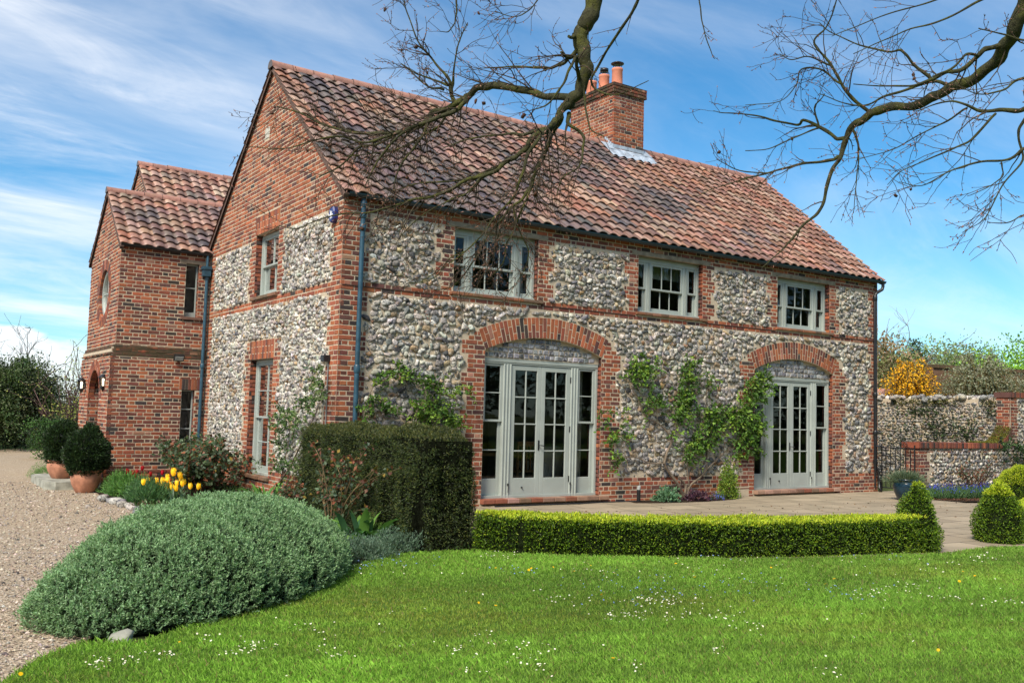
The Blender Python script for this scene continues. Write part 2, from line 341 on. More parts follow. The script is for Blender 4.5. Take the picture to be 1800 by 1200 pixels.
# ------------------------------------------------------------------ brick and flint layers
BP = [(0.33, 0.105, 0.048), (0.25, 0.076, 0.042), (0.165, 0.058, 0.041), (0.115, 0.053, 0.044), (0.05, 0.039, 0.036), (0.34, 0.165, 0.11)]
BW = [0.24, 0.30, 0.22, 0.13, 0.06, 0.05]
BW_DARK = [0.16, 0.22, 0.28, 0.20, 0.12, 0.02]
CH, ZC0 = 0.075, 0.045           # course height, course datum
def crs(z): return int(math.floor((z-ZC0)/CH+1e-6))
def bricks(mb, fr, iv, z0, z1, w=BW, front=0.0, holes=(), jit=0.0018, seed_shift=0.0, mat=0):
    """flemish bond; iv(zmid, k) gives the intervals to be filled in that course"""
    Q = []
    k0 = crs(z0+0.001); kk = k0
    while ZC0+kk*CH < z1-0.012:
        a, b = max(ZC0+kk*CH, z0)+0.0068, min(ZC0+(kk+1)*CH, z1)-0.0068
        zm = (a+b)/2
        for (ua, ub) in iv(zm, kk):
            u = ua - (0.0 if kk % 2 else 0.16875) ; hd = False
            g = math.floor(ua/0.3375)*0.3375 + (0 if kk % 2 else 0.16875) - 0.3375*2
            e = []
            while g < ub+0.4:
                e += [(g, g+0.2125), (g+0.2262, g+0.3255)]; g += 0.3375
            for (p, q) in e:
                p2, q2 = max(p, ua+0.003), min(q, ub-0.003)
                if q2-p2 > 0.028: Q.append(rect(p2, q2, a, b))
        kk += 1
    blocks(mb, fr, Q, pick(BP, len(Q), w, 0.13), front, 0.06, 0.0055, jit, 0.0018, mat)
def subtract(ivs, holes):
    for h0, h1 in holes:
        nx = []
        for a, b in ivs:
            if h1 <= a or h0 >= b: nx.append((a, b)); continue
            if h0 > a: nx.append((a, h0))
            if h1 < b: nx.append((h1, b))
        ivs = nx
    return [(a, b) for a, b in ivs if b-a > 0.02]
def union(ivs):
    ivs = sorted([i for i in ivs if i[1] > i[0]]); o = []
    for a, b in ivs:
        if o and a <= o[-1][1]+1e-6: o[-1] = (o[-1][0], max(b, o[-1][1]))
        else: o.append((a, b))
    return o
_bm = None
def ico(sub):
    import bmesh
    b = bmesh.new(); bmesh.ops.create_icosphere(b, subdivisions=sub, radius=1); v = np.array([x.co[:] for x in b.verts]); f = np.array([[y.index for y in x.verts] for x in b.faces]); b.free(); return v, f
ICO2 = ico(2); ICO1 = ico(1)
FP = [(0.50, 0.47, 0.41), (0.37, 0.35, 0.31), (0.26, 0.255, 0.245), (0.17, 0.175, 0.185), (0.08, 0.08, 0.085), (0.38, 0.29, 0.18), (0.25, 0.155, 0.08), (0.60, 0.58, 0.54)]
FW = [0.26, 0.24, 0.18, 0.09, 0.05, 0.09, 0.03, 0.06]
def stones(mb, C, ax, ay, az, A, B, Cn, cols, rough=0.16, I=ICO2, mat=0, squash=0.75):
    """lumpy stones: centres C, semi axes along the unit vectors A, B, Cn"""
    n = len(C)
    if n == 0: return
    v, f = I; m = len(v)
    vv = np.sign(v)*np.abs(v)**squash; vv /= np.linalg.norm(vv, axis=1).max()
    s = np.ones((n, m))
    for _ in range(5):
        d = rand_dirs(n)*rng.uniform(1.5, 4.2, (n, 1)); s += rough*0.55*np.sin(d@v.T+rng.uniform(0, 6.3, (n, 1)))
    p = vv[None]*s[..., None]
    th = rng.normal(0, 0.36, n); ca, sa = np.cos(th)[:, None], np.sin(th)[:, None]
    x, y, z = p[..., 0]*ax[:, None], p[..., 1]*ay[:, None], p[..., 2]*az[:, None]
    x, y = ca*x-sa*y, sa*x+ca*y
    V = C[:, None]+x[..., None]*A+y[..., None]*B+z[..., None]*Cn
    F = (f[None]+(np.arange(n)*m)[:, None, None]).reshape(-1, 3)
    mb.add(V.reshape(-1, 3), F, np.repeat(cols, m, 0), mat, True)
def flints(mb, fr, test, u0, u1, v0, v1, w=0.13, h=0.085, front=0.0, mat=1, pal=FW, proud=0.043, bright=1.0, I=ICO2):
    P = []; v = v0+h*0.5; r = 0
    while v < v1:
        hh = h*random.uniform(0.8, 1.2); u = u0+random.uniform(0, w)
        while u < u1:
            ww = w*random.choice((0.55, 0.75, 0.9, 1.0, 1.1, 1.35))
            P.append((u+ww/2, v+random.gauss(0, h*0.13), ww*0.5, hh*0.5*random.uniform(0.78, 1.22)))
            u += ww*0.97
        v += hh*0.93; r += 1
    P = np.array(P)
    ok = np.array([test(p[0], p[1], p[2]*0.75, p[3]*0.7) for p in P]); P = P[ok]; n = len(P)
    C = fr.p(np.stack([P[:, 0], P[:, 1], np.full(n, front-0.012)+rng.normal(0, 0.004, n)], 1))
    stones(mb, C, P[:, 2]*1.08, P[:, 3]*1.08, rng.uniform(0.7, 1.3, n)*proud, fr.u, fr.v, fr.n, pick(FP, n, pal, 0.20)*bright, 0.30, I, mat, 0.60)
    m = int((u1-u0)*(v1-v0)/(w*h)*1.5); Q = np.stack([rng.uniform(u0, u1, m), rng.uniform(v0, v1, m)], 1); a = w*rng.uniform(.18, .34, m); b = h*rng.uniform(.26, .42, m)      # smaller stones packed in the gaps
    ok = np.array([test(q[0], q[1], x*.8, y*.8) for q, x, y in zip(Q, a, b)]); Q, a, b = Q[ok], a[ok], b[ok]; m = len(Q)
    if m: stones(mb, fr.p(np.stack([Q[:, 0], Q[:, 1], np.full(m, front-0.014)], 1)), a, b, np.full(m, proud*.72), fr.u, fr.v, fr.n, pick(FP, m, pal, 0.2)*bright, 0.3, ICO1, mat, 0.6)
def wallsheet(mb, fr, outer, holes, n=-0.005, mat=0):
    loops = [[Vector((a, b, 0)) for a, b in l] for l in [outer]+list(holes)]
    flat = [p for l in loops for p in l]
    tri = tessellate_polygon(loops)
    mb.add(fr.p([(p.x, p.y, n) for p in flat]), np.array(tri), (1, 1, 1), mat)
exec_sections = []

# ================================================================== THE HOUSE
L_, WD, RIDGE_Y, EAVE, RIDGE_Z = 13.0, 6.78, 3.39, 4.70, 7.66
house = empty('country_house', (0, 0, 0))
tag(house, 'two-storey flint and red brick country house with a pantile roof and sage green windows', 'house')
FF = Fr((0, 0, 0), (1, 0, 0), (0, -1, 0)); FG = Fr((0, 0, 0), (0, 1, 0), (-1, 0, 0))
WINS = [(1.93, 3.58), (5.84, 7.49), (9.64, 11.31)]; WZ0, WZ1 = 3.405, 4.47
DOORS = [(2.57, 5.01), (8.98, 11.42)]; DZ0, DZ1 = 0.09, 2.41
SPR, CRN, HALF = 2.53, 2.79, 1.22
RIN = (HALF**2+(CRN-SPR)**2)/(2*(CRN-SPR)); ROUT = RIN+0.36; TH = math.asin(HALF/RIN)
def arc_c(d): return ((d[0]+d[1])/2, CRN-RIN)
def tooth(k, n=4): return 0 if (k//n) % 2 else 1
def front_iv(z, k):
    iv = [(0, 0.33+0.115*tooth(k+1)), (L_-0.23-0.11*tooth(k), L_)]
    if z < 0.42 or 3.27 < z < 3.42 or z > 4.47: return [(0, L_)]
    for a, b in WINS:
        if WZ0-0.02 < z: iv += [(a-0.225-0.11*tooth(k, 3), b+0.225+0.11*tooth(k+2, 3))]
    for i, (a, b) in enumerate(DOORS):
        if z < SPR: iv += [(a-0.335-0.11*tooth(k+i), b+0.335+0.11*tooth(k+2+i))]
        elif z < 2.80:
            ins = (z-SPR)*math.tan(TH)+0.0
            top = 0.0 if z < 2.70 else 0.11
            iv += [(a-0.335-0.11*tooth(k+i)+top, a-ins-0.0), (b+ins, b+0.335+0.11*tooth(k+2+i)-top)]
    return union(iv)
def front_holes(z):
    h = [(a, b) for a, b in WINS if WZ0-0.04 < z < WZ1+0.08]
    h = [(a-(0.16 if z > WZ1 else 0), b+(0.20 if z > WZ1 else 0)) for a, b in h]
    for d in DOORS:
        if z < SPR: h.append(d)
    if z < 0.12: h += [(a-0.03, b+0.05) for a, b in DOORS] + [(8.36, 8.83)]
    elif z < 0.17: h += [(8.36, 8.83)]
    return h
def in_arch(x, z, pad=0.0):
    for d in DOORS:
        c = arc_c(d); r = math.hypot(x-c[0], z-c[1])
        if z > SPR-0.02-pad and r < ROUT+pad and abs(math.atan2(x-c[0], z-c[1])) < TH+0.02+pad: return True
    return False
def front_flint(x, z, hw, hh):
    if in_arch(x, z, 0.03) or x < 0.3 or x > L_-0.2 or z > 4.47-hh*0.8 or z < 0.42+hh: return False
    k = crs(z)
    for zz in (z-hh*0.7, z, z+hh*0.7):
        for a, b in front_iv(zz, crs(zz)):
            if x+hw > a and x-hw < b: return False
    for d in DOORS:
        if d[0]-0.3 < x < d[1]+0.3 and z < SPR+0.0: return False
    return True
def arch_poly(d, r, n=24):
    c = arc_c(d); return [(c[0]+r*math.sin(t), c[1]+r*math.cos(t)) for t in np.linspace(-TH, TH, n)]
mb = MB()
holes = [[(a, WZ0), (b, WZ0), (b, WZ1), (a, WZ1)] for a, b in WINS]
for d in DOORS: holes.append([(d[0], DZ0), (d[1], DZ0)]+arch_poly(d, RIN)[::-1])
wallsheet(mb, FF, [(0, -0.3), (L_, -0.3), (L_, 4.78), (0, 4.78)], holes, -0.0045)
flints(mb, FF, lambda u, v, a, b: front_flint(u, v, a, b) and v > 3.3, 0.3, L_-0.2, 3.40, 4.5, 0.125, 0.083)
flints(mb, FF, lambda u, v, a, b: front_flint(u, v, a, b) and v < 3.3, 0.3, L_-0.2, 0.42, 3.30, 0.135, 0.092)
fw = mb.build('flint_wall', [M_MORTAR, M_FLINT], house)
mb = MB()
bricks(mb, FF, lambda z, k: subtract(front_iv(z, k), front_holes(z)), -0.18, 4.695, BW)
# thin drip ledge on the string course
bx(mb, FF, 0.02, 1.86, 3.338, 3.352, -0.02, 0.012, (0.09, 0.05, 0.04)); bx(mb, FF, 3.66, 5.78, 3.338, 3.352, -0.02, 0.012, (0.09, 0.05, 0.04)); bx(mb, FF, 7.57, 9.58, 3.338, 3.352, -0.02, 0.012, (0.09, 0.05, 0.04)); bx(mb, FF, 11.4, 12.98, 3.338, 3.352, -0.02, 0.012, (0.09, 0.05, 0.04))
# brick reveals of the openings
for (a, b, z0, z1, dp) in [(a, b, WZ0, WZ1, 0.13) for a, b in WINS]+[(a, b, 0.0, SPR+0.02, 0.14) for a, b in DOORS]:
    for xx, n in ((a, 1), (b, -1)):
        f = Fr((xx, 0.004, 0), (0, 1, 0), (n, 0, 0))
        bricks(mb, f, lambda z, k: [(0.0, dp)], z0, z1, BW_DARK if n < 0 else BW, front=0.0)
bd = mb.build('brick_dressing', [M_BRICK], fw)
def mortar_strip(mb, p0, p1, d, w): pass
for d in DOORS:                                   # arches: two rings of voussoirs on edge
    mb = MB(); c = arc_c(d); nb = 34; Q = []
    for i in range(nb):
        t0, t1 = -TH+2*TH*i/nb, -TH+2*TH*(i+1)/nb; g = 0.0062/RIN
        cuts = [RIN+0.004, RIN+0.236, ROUT] if i % 2 else [RIN+0.004, RIN+0.118, ROUT]
        for r0, r1 in zip(cuts[:-1], cuts[1:]):
            Q.append([[c[0]+r*math.sin(t), c[1]+r*math.cos(t)] for r, t in ((r0, t0+g), (r0, t1-g), (r1-0.012, t1-g), (r1-0.012, t0+g))])
    blocks(mb, FF, Q, pick(BP, len(Q), [0.36, 0.3, 0.16, 0.1, 0.06, 0.02], 0.12), 0.006, 0.13, 0.0045, 0.0014, 0.0015)
    ti, to = arch_poly(d, RIN, 30), arch_poly(d, ROUT, 30)
    v = [(x, z, 0.001) for x, z in ti+to]; mb.add(FF.p(v), [[i, i+1, 31+i, 30+i] for i in range(29)], (1, 1, 1), 1)
    vi = [(x, z, n) for n in (0.0, -0.10) for x, z in ti]; mb.add(FF.p(vi), [[i, i+1, 31+i, 30+i] for i in range(29)], (1, 1, 1), 1)
    mb.build('brick_arch', [M_BRICK, M_MORTAR], fw)
    # squared flint infill between arch and frame
    mb = MB(); ap = arch_poly(d, RIN+0.01, 20)
    mb.add(FF.p([(x, z, -0.084) for x, z in [(d[0], DZ1), (d[1], DZ1)]+ap[::-1]]), [list(range(22))], (1, 1, 1), 1)
    Q = []; z = DZ1+0.01; row = 0
    while z < CRN:
        x = d[0]-0.02*row
        while x < d[1]:
            w = random.uniform(0.085, 0.13); zt = z+0.088
            ok = all(math.hypot(px-c[0], pz-c[1]) < RIN-0.004 for px, pz in ((x+0.02, zt-0.02), (x+w-0.02, zt-0.02)))
            if ok and x > d[0]-0.02 and x+w < d[1]+0.03: Q.append(rect(x+0.007, x+w-0.007, z+0.007, zt-0.006))
            x += w
        z += 0.090; row += 1
    blocks(mb, FF, Q, pick([(0.10, 0.105, 0.12), (0.055, 0.055, 0.062), (0.2, 0.21, 0.225), (0.33, 0.335, 0.34)], len(Q), [3, 2, 3, 2], 0.15), -0.066, 0.03, 0.012, 0.005, 0.004)
    mb.build('knapped_flint_panel', [M_KNAP, M_MORTAR], fw)

# ---- gable wall (faces left)
SL = (RIDGE_Z-EAVE)/(RIDGE_Y+0.10); SLA = math.atan(SL)
GW_U, GW_L = (2.76, 3.95, 3.48, 4.63), (2.75, 3.95, 0.30, 2.34)
def gtop(y): return EAVE+SL*(min(y, WD-y)+0.10)
def gable_iv(z, k):
    if z > 4.66:
        y0 = max(0, (z+0.03-EAVE)/SL-0.10); return [(y0, WD-y0)] if WD-2*y0 > 0.06 else []
    if z < 0.42 or 3.27 < z < 3.42 or z > 4.545: return [(0, WD)]
    iv = [(0, 0.33+0.115*tooth(k)), (WD-0.33-0.0*tooth(k), WD)]
    if 3.42 < z: iv.append((GW_U[0]-0.225-0.11*tooth(k, 3), GW_U[1]+0.225+0.11*tooth(k+1, 3)))
    if z < 2.69: iv.append((GW_L[0]-0.225-0.11*tooth(k, 3), GW_L[1]+0.225+0.11*tooth(k+1, 3)))
    return union(iv)
def gable_holes(z):
    h = []
    if GW_U[2]-0.04 < z < GW_U[3]: h.append(GW_U[:2])
    if GW_L[2]-0.05 < z < GW_L[3]: h.append(GW_L[:2])
    if GW_U[3] < z < 5.0: h.append((GW_U[0]-0.02, GW_U[1]+0.04))
    if GW_L[3] < z < 2.68: h.append((GW_L[0]-0.05, GW_L[1]+0.06))
    if 6.38 < z < 6.60: h.append((3.50, 3.74))
    return h
def gable_flint(y, z, hw, hh):
    if z > 4.545-hh or z < 0.42+hh or y > WD-0.33: return False
    for zz in (z-hh*0.7, z, z+hh*0.7):
        for a, b in gable_iv(zz, crs(zz)):
            if y+hw > a and y-hw < b: return False
    return True
mb = MB()
hl = [[(g[0], g[2]), (g[1], g[2]), (g[1], g[3]), (g[0], g[3])] for g in (GW_U, GW_L)]
wallsheet(mb, FG, [(0, -0.4), (WD, -0.4), (WD, gtop(WD)), (RIDGE_Y, gtop(RIDGE_Y)), (0, gtop(0))], hl, -0.0045)
flints(mb, FG, gable_flint, 0.3, WD-0.3, 0.42, 4.55, 0.105, 0.075, pal=[0.34, 0.24, 0.12, 0.06, 0.02, 0.06, 0.02, 0.24], bright=1.05)
gw = mb.build('flint_wall', [M_MORTAR, M_FLINT], house)
mb = MB()
bricks(mb, FG, lambda z, k: subtract(gable_iv(z, k), gable_holes(z)), -0.35, RIDGE_Z, [0.45, 0.28, 0.13, 0.07, 0.03, 0.04])
for g in (GW_U, GW_L):
    for yy, n in ((g[0], 1), (g[1], -1)):
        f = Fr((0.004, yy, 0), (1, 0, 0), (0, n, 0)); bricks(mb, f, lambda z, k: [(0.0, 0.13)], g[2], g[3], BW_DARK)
    # soldier lintel: brick and a half high, slightly fanned
    Q = []; z0, z1 = g[3], g[3]+0.345; y0, y1 = g[0]-0.03, g[1]+0.045; n = 17
    for i in range(n):
        a0, a1 = y0+(y1-y0)*i/n, y0+(y1-y0)*(i+1)/n
        m = z0+(0.228 if i % 2 else 0.112)
        for c0, c1 in ((z0, m), (m, z1)): Q.append(rect(a0+0.006, a1-0.006, c0+0.004, c1-0.008))
    blocks(mb, FG, Q, pick(BP, len(Q), [0.5, 0.3, 0.1, 0.08, 0, 0.02], 0.14), 0.006, 0.13, 0.0045, 0.001, 0.001); bx(mb, FG, y0, y1, z0+0.003, z1, -0.10, 0.001, (1, 1, 1), 0, 1)
mb.build('brick_dressing', [M_BRICK, M_MORTAR], gw)
mb = MB(); bx(mb, FG, 3.51, 3.73, 6.385, 6.595, -0.05, 0.006, (1, 1, 1), 0.008); mb.build('stone_plaque', M_CONCRETE, gw)
# ---- far walls and the inside
mb = MB()
fR = Fr((L_, 0, 0), (0, 1, 0), (1, 0, 0)); wallsheet(mb, fR, [(0, -0.3), (WD, -0.3), (WD, gtop(WD)-0.05), (RIDGE_Y, gtop(RIDGE_Y)-0.05), (0, gtop(0)-0.05)], [], -0.0045)
fB = Fr((0, WD, 0), (1, 0, 0), (0, 1, 0)); wallsheet(mb, fB, [(0, -0.3), (L_, -0.3), (L_, 4.78), (0, 4.78)], [], -0.0045)
bricks(mb, fR, lambda z, k: [(0, 0.45), (WD-0.45, WD)] if z < 4.6 else ([(max(0, (z+0.03-EAVE)/SL-0.1), WD-max(0, (z+0.03-EAVE)/SL-0.1))] if z < RIDGE_Z-0.1 else []), -0.3, RIDGE_Z, BW, mat=1)
mb.build('rear_wall', [M_MORTAR, M_BRICK], house)
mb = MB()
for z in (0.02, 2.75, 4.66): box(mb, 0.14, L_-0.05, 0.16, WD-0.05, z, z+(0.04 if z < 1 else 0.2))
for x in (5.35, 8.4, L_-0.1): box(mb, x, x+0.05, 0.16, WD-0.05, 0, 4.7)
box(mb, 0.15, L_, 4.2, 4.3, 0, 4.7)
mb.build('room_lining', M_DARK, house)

# ---- windows
WHITE = (1, 1, 1)
def sash_frame(mb, gl, fr, u0, u1, v0, v1, rec, lights, rows_top, rows_bot, split=0.47, stile=0.045, bottom=0.075):
    """a box sash: upper sash outside, lower sash set back; lights = panes across"""
    vm = v0+(v1-v0)*split; bar = 0.018
    for (a, b, dn, rb, rt, rows) in ((vm-0.018, v1, rec, 0.036, 0.04, rows_top), (v0, vm+0.016, rec+0.045, bottom, 0.034, rows_bot)):
        n1, n0 = -dn, -dn-0.04
        bx(mb, fr, u0, u0+stile, a, b, n0, n1); bx(mb, fr, u1-stile, u1, a, b, n0, n1)
        bx(mb, fr, u0+stile, u1-stile, a, a+rb, n0, n1-0.002); bx(mb, fr, u0+stile, u1-stile, b-rt, b, n0, n1-0.002)
        gu0, gu1, gv0, gv1 = u0+stile, u1-stile, a+rb, b-rt
        for i in range(1, lights): x = gu0+(gu1-gu0)*i/lights; bx(mb, fr, x-bar/2, x+bar/2, gv0, gv1, n0+0.008, n1-0.006)
        for j in range(1, rows): z = gv0+(gv1-gv0)*j/rows; bx(mb, fr, gu0, gu1, z-bar/2, z+bar/2, n0+0.01, n1-0.008)
        gl.add(fr.p([(gu0-0.005, gv0-0.005, n1-0.022), (gu1+0.005, gv0-0.005, n1-0.022), (gu1+0.005, gv1+0.005, n1-0.022), (gu0-0.005, gv1+0.005, n1-0.022)]), [[0, 1, 2, 3]])
REC = 0.115
for wi, (a, b) in enumerate(WINS):
    mb, gl = MB(), MB(); W_ = b-a; f = Fr((a, 0, 0), (1, 0, 0), (0, -1, 0)); z0, z1 = WZ0+0.015, WZ1
    m1, m2 = 0.355, W_-0.355
    bx(mb, f, 0.0, 0.055, z0+0.045, z1, -0.24, -REC+0.0); bx(mb, f, W_-0.055, W_, z0+0.045, z1, -0.24, -REC)
    bx(mb, f, 0.055, W_-0.055, z1-0.10, z1, -0.24, -REC-0.002); bx(mb, f, 0.0, W_, z0, z0+0.045, -0.24, -REC+0.03)
    for m in (m1, m2): bx(mb, f, m-0.06, m+0.06, z0+0.045, z1-0.10, -0.24, -REC-0.001, bev=0.006); bx(mb, f, m-0.012, m+0.012, z0+0.045, z1-0.10, -0.10, -REC+0.007)
    sash_frame(mb, gl, f, 0.055, m1-0.06, z0+0.045, z1-0.10, REC+0.012, 1, 1, 1); sash_frame(mb, gl, f, m1+0.06, m2-0.06, z0+0.045, z1-0.10, REC+0.012, 3, 1, 1); sash_frame(mb, gl, f, m2+0.06, W_-0.055, z0+0.045, z1-0.10, REC+0.012, 1, 1, 1)
    w = mb.build('window', M_PAINT, house); gl.build('pane', M_GLASS, w)
    s = MB(); n = 9; x0, x1 = a-0.06, b+0.10
    blocks(s, FF, [rect(x0+(x1-x0)*i/n+0.003, x0+(x1-x0)*(i+1)/n-0.003, 3.372, WZ0+0.016) for i in range(n)], pick([(0.22, 0.12, 0.07), (0.17, 0.11, 0.075), (0.26, 0.11, 0.06)], n), 0.045, 0.17, 0.006, 0.001, 0.001)
    s.build('sill', M_BRICK, w)
    s = MB(); bx(s, FF, a-0.155, b+0.20, WZ1, WZ1+0.078, -0.10, 0.006, bev=0.006); s.build('lintel', M_TIMBER, w)
for g, rt, rb, bt in ((GW_U, 1, 1, 0.08), (GW_L, 2, 2, 0.10)):
    mb, gl = MB(), MB(); y0, y1, z0, z1 = g
    f = Fr((0, 0, 0), (0, 1, 0), (-1, 0, 0))
    bx(mb, f, y0, y0+0.06, z0, z1, -0.24, -REC); bx(mb, f, y1-0.06, y1, z0, z1, -0.24, -REC); bx(mb, f, y0+0.06, y1-0.06, z1-0.06, z1, -0.24, -REC-0.002); bx(mb, f, y0, y1, z0, z0+0.05, -0.24, -REC+0.03)
    sash_frame(mb, gl, f, y0+0.06, y1-0.06, z0+0.05, z1-0.06, REC+0.012, 2, rt, rb, 0.5, 0.05, bt)
    w = mb.build('window', M_PAINT, house); gl.build('pane', M_GLASS, w)
    s = MB(); n = 7
    blocks(s, FG, [rect(y0-0.08+(y1-y0+0.16)*i/n+0.003, y0-0.08+(y1-y0+0.16)*(i+1)/n-0.003, z0-0.06, z0-0.002) for i in range(n)], pick([(0.22, 0.12, 0.07), (0.17, 0.12, 0.075)], n), 0.05, 0.16, 0.006, 0.001, 0.001)
    s.build('sill', M_BRICK, w)
# ---- french doors
for di, (a, b) in enumerate(DOORS):
    mb, gl = MB(), MB(); W_ = b-a; f = Fr((a, 0, 0), (1, 0, 0), (0, -1, 0)); z0, z1 = DZ0+0.02, DZ1+0.01; R0 = 0.10
    bx(mb, f, 0, 0.05, z0, z1, -0.24, -R0); bx(mb, f, W_-0.05, W_, z0, z1, -0.24, -R0); bx(mb, f, -0.0, W_, z1-0.075, z1, -0.24, -R0+0.012, bev=0.008); bx(mb, f, 0.05, W_-0.05, z1-0.10, z1-0.075, -0.24, -R0+0.002)
    bx(mb, f, 0, W_, z0-0.02, z0+0.05, -0.24, -R0+0.006)
    M1, M2 = (0.435, 0.595), (W_-0.595, W_-0.435)
    for m0, m1 in (M1, M2):
        bx(mb, f, m0, m1, z0, z1-0.10, -0.24, -R0-0.004)
        for q in (0.0, 0.062, 0.124): bx(mb, f, m0+q+0.004, m0+q+0.032, z0, z1-0.10, -0.14, -R0+0.012, bev=0.008)
    sd = mb.build('french_window', M_PAINT, house)
    for u0, u1 in ((0.05, M1[0]), (M2[1], W_-0.05)):
        s = MB(); g2 = MB(); sash_frame(s, g2, f, u0, u1, z0+0.05, z1-0.10, R0+0.015, 1, 2, 2, 0.565, 0.05, 0.27)
        s.build('sash', M_PAINT, sd); g2.build('pane', M_GLASS, sd)
    mid = W_/2
    for u0, u1, hs_ in ((M1[1]+0.004, mid-0.002, 1), (mid+0.002, M2[0]-0.004, -1)):
        s = MB(); n1, n0 = -R0-0.012, -R0-0.058; st = 0.085; zb, zt = z0+0.05, z1-0.105
        bx(s, f, u0, u0+st, zb, zt, n0, n1); bx(s, f, u1-st, u1, zb, zt, n0, n1)
        bx(s, f, u0+st, u1-st, zb, zb+0.275, n0, n1-0.001); bx(s, f, u0+st, u1-st, zt-0.085, zt, n0, n1-0.001)
        gu0, gu1, gv0, gv1 = u0+st, u1-st, zb+0.275, zt-0.085; um = (gu0+gu1)/2
        bx(s, f, um-0.011, um+0.011, gv0, gv1, n0+0.01, n1-0.006)
        for j in (1, 2, 3): z = gv0+(gv1-gv0)*j/4; bx(s, f, gu0, gu1, z-0.011, z+0.011, n0+0.012, n1-0.008)
        lf = s.build('door', M_PAINT, sd)
        g2 = MB(); g2.add(f.p([(gu0-0.004, gv0-0.004, n1-0.025), (gu1+0.004, gv0-0.004, n1-0.025), (gu1+0.004, gv1+0.004, n1-0.025), (gu0-0.004, gv1+0.004, n1-0.025)]), [[0, 1, 2, 3]]); g2.build('pane', M_GLASS, sd)
    h = MB(); hx = mid-0.03; zc = 0.98
    bx(h, f, hx-0.014, hx+0.014, zc-0.085, zc+0.085, -R0-0.012, -R0-0.004, bev=0.002)
    tube(h, f.p([(hx, zc, -R0-0.01), (hx, zc, -R0+0.045), (hx+0.045, zc-0.004, -R0+0.05), (hx+0.085, zc-0.016, -R0+0.048)]), 0.008, 8)
    h.build('door_handle', M_BLACK, sd)
    for u in (M1[1]-0.02, M2[0]+0.02):                      # cabin hooks
        h = MB(); tube(h, f.p([(u, z0+0.09, -R0+0.01), (u, z0+0.22, -R0+0.02)]), 0.006, 6); bx(h, f, u-0.012, u+0.012, z0+0.20, z0+0.24, -R0, -R0+0.02, bev=0.002); h.build('door_hook', M_BLACK, sd)
    for zz in (z0+0.25, z0+1.1, z0+1.95): h = MB(); bx(h, f, M2[0]-0.012, M2[0]+0.006, zz, zz+0.1, -R0-0.01, -R0+0.004, bev=0.002); h.build('hinge', M_BLACK, sd)
    h = MB(); tube(h, f.p([(0.86, z0+0.17, -R0-0.016), (0.86, z0+0.17, -R0+0.012)]), 0.013, 10); h.build('door_bolt', M_BLACK, sd)
    s = MB(); n = 11; x0, x1 = a-0.02, b+0.16
    blocks(s, FF, [rect(x0+(x1-x0)*i/n+0.004, x0+(x1-x0)*(i+1)/n-0.004, 0.045, 0.115) for i in range(n)], pick([(0.30, 0.17, 0.12), (0.22, 0.13, 0.09), (0.33, 0.20, 0.15), (0.26, 0.10, 0.06)], n), 0.10, 0.26, 0.007, 0.001, 0.002)
    s.build('doorstep', M_BRICK, sd)
# curtains and furniture glimpsed inside
def curtain(x0, x1, y, z0, z1, n=40):
    mb = MB(); t = np.linspace(0, 1, n); x = x0+(x1-x0)*t; yy = y+0.035*np.sin(t*PI*n/5)
    v = np.concatenate([np.stack([x, yy, np.full(n, z0)], 1), np.stack([x, yy*0.5+y*0.5, np.full(n, z1)], 1)])
    mb.add(v, [[i, i+1, n+i+1, n+i] for i in range(n-1)], smooth=True); return mb.build('curtain', M_CURTAIN, house)
curtain(10.35, 10.55, 0.34, 0.3, 2.3, 14); curtain(4.55, 4.95, 0.45, 0.15, 2.35, 24); curtain(3.25, 3.55, 0.40, 3.45, 4.45, 20); curtain(9.9, 10.1, 0.4, 3.45, 4.45, 14); curtain(6.2, 7.4, 0.42, 4.15, 4.46, 30)
t = empty('dining_chair', (3.95, 0.95, 0.06)); tag(t, 'oak dining chair seen through the panes of the nearer french doors', 'chair')
mb = MB(); box(mb, 3.74, 4.16, 0.75, 1.15, 0.48, 0.52); mb.build('seat', M_WOOD, t)
mb = MB()
for x in (3.75, 4.12): box(mb, x, x+0.035, 0.72, 0.76, 0.06, 1.0)
for x in (3.85, 3.95, 4.03): box(mb, x, x+0.02, 0.73, 0.75, 0.52, 0.94)
box(mb, 3.75, 4.155, 0.715, 0.755, 0.94, 1.02); mb.build('backrest', M_WOOD, t)
for x in (3.75, 4.12):
    mb = MB(); box(mb, x, x+0.035, 1.11, 1.145, 0.06, 0.48); mb.build('leg', M_WOOD, t)
t = empty('dining_table', (3.9, 1.75, 0.06)); tag(t, 'long oak dining table dimly seen inside the nearer french doors', 'table')
mb = MB(); box(mb, 3.0, 4.9, 1.3, 2.2, 0.74, 0.79); mb.build('tabletop', M_WOOD, t)
for x in (3.05, 4.77):
    for y in (1.35, 2.07):
        mb = MB(); box(mb, x, x+0.08, y, y+0.08, 0.06, 0.74); mb.build('leg', M_WOOD, t)

t = empty('armchair', (4.55, 0.95, 0.06)); tag(t, 'pale upholstered armchair just inside the right leaf of the nearer french doors', 'chair')
U3 = (np.array([1.0, 0, 0]), np.array([0, 1.0, 0]), np.array([0, 0, 1.0]))
for nm, c, a in (('seat', (4.55, 0.95, 0.30), (.34, .36, .17)), ('backrest', (4.55, 0.62, 0.60), (.36, .12, .34)), ('armrest', (4.24, 0.95, 0.42), (.09, .36, .24)), ('armrest', (4.86, 0.95, 0.42), (.09, .36, .24))):
    mb = MB(); stones(mb, np.array([c]), *[np.array([q*1.5]) for q in a], *U3, np.array([[1, 1, 1]]), 0.0, ICO2, 0, .35); mb.build(nm, [M_CURTAIN], t)
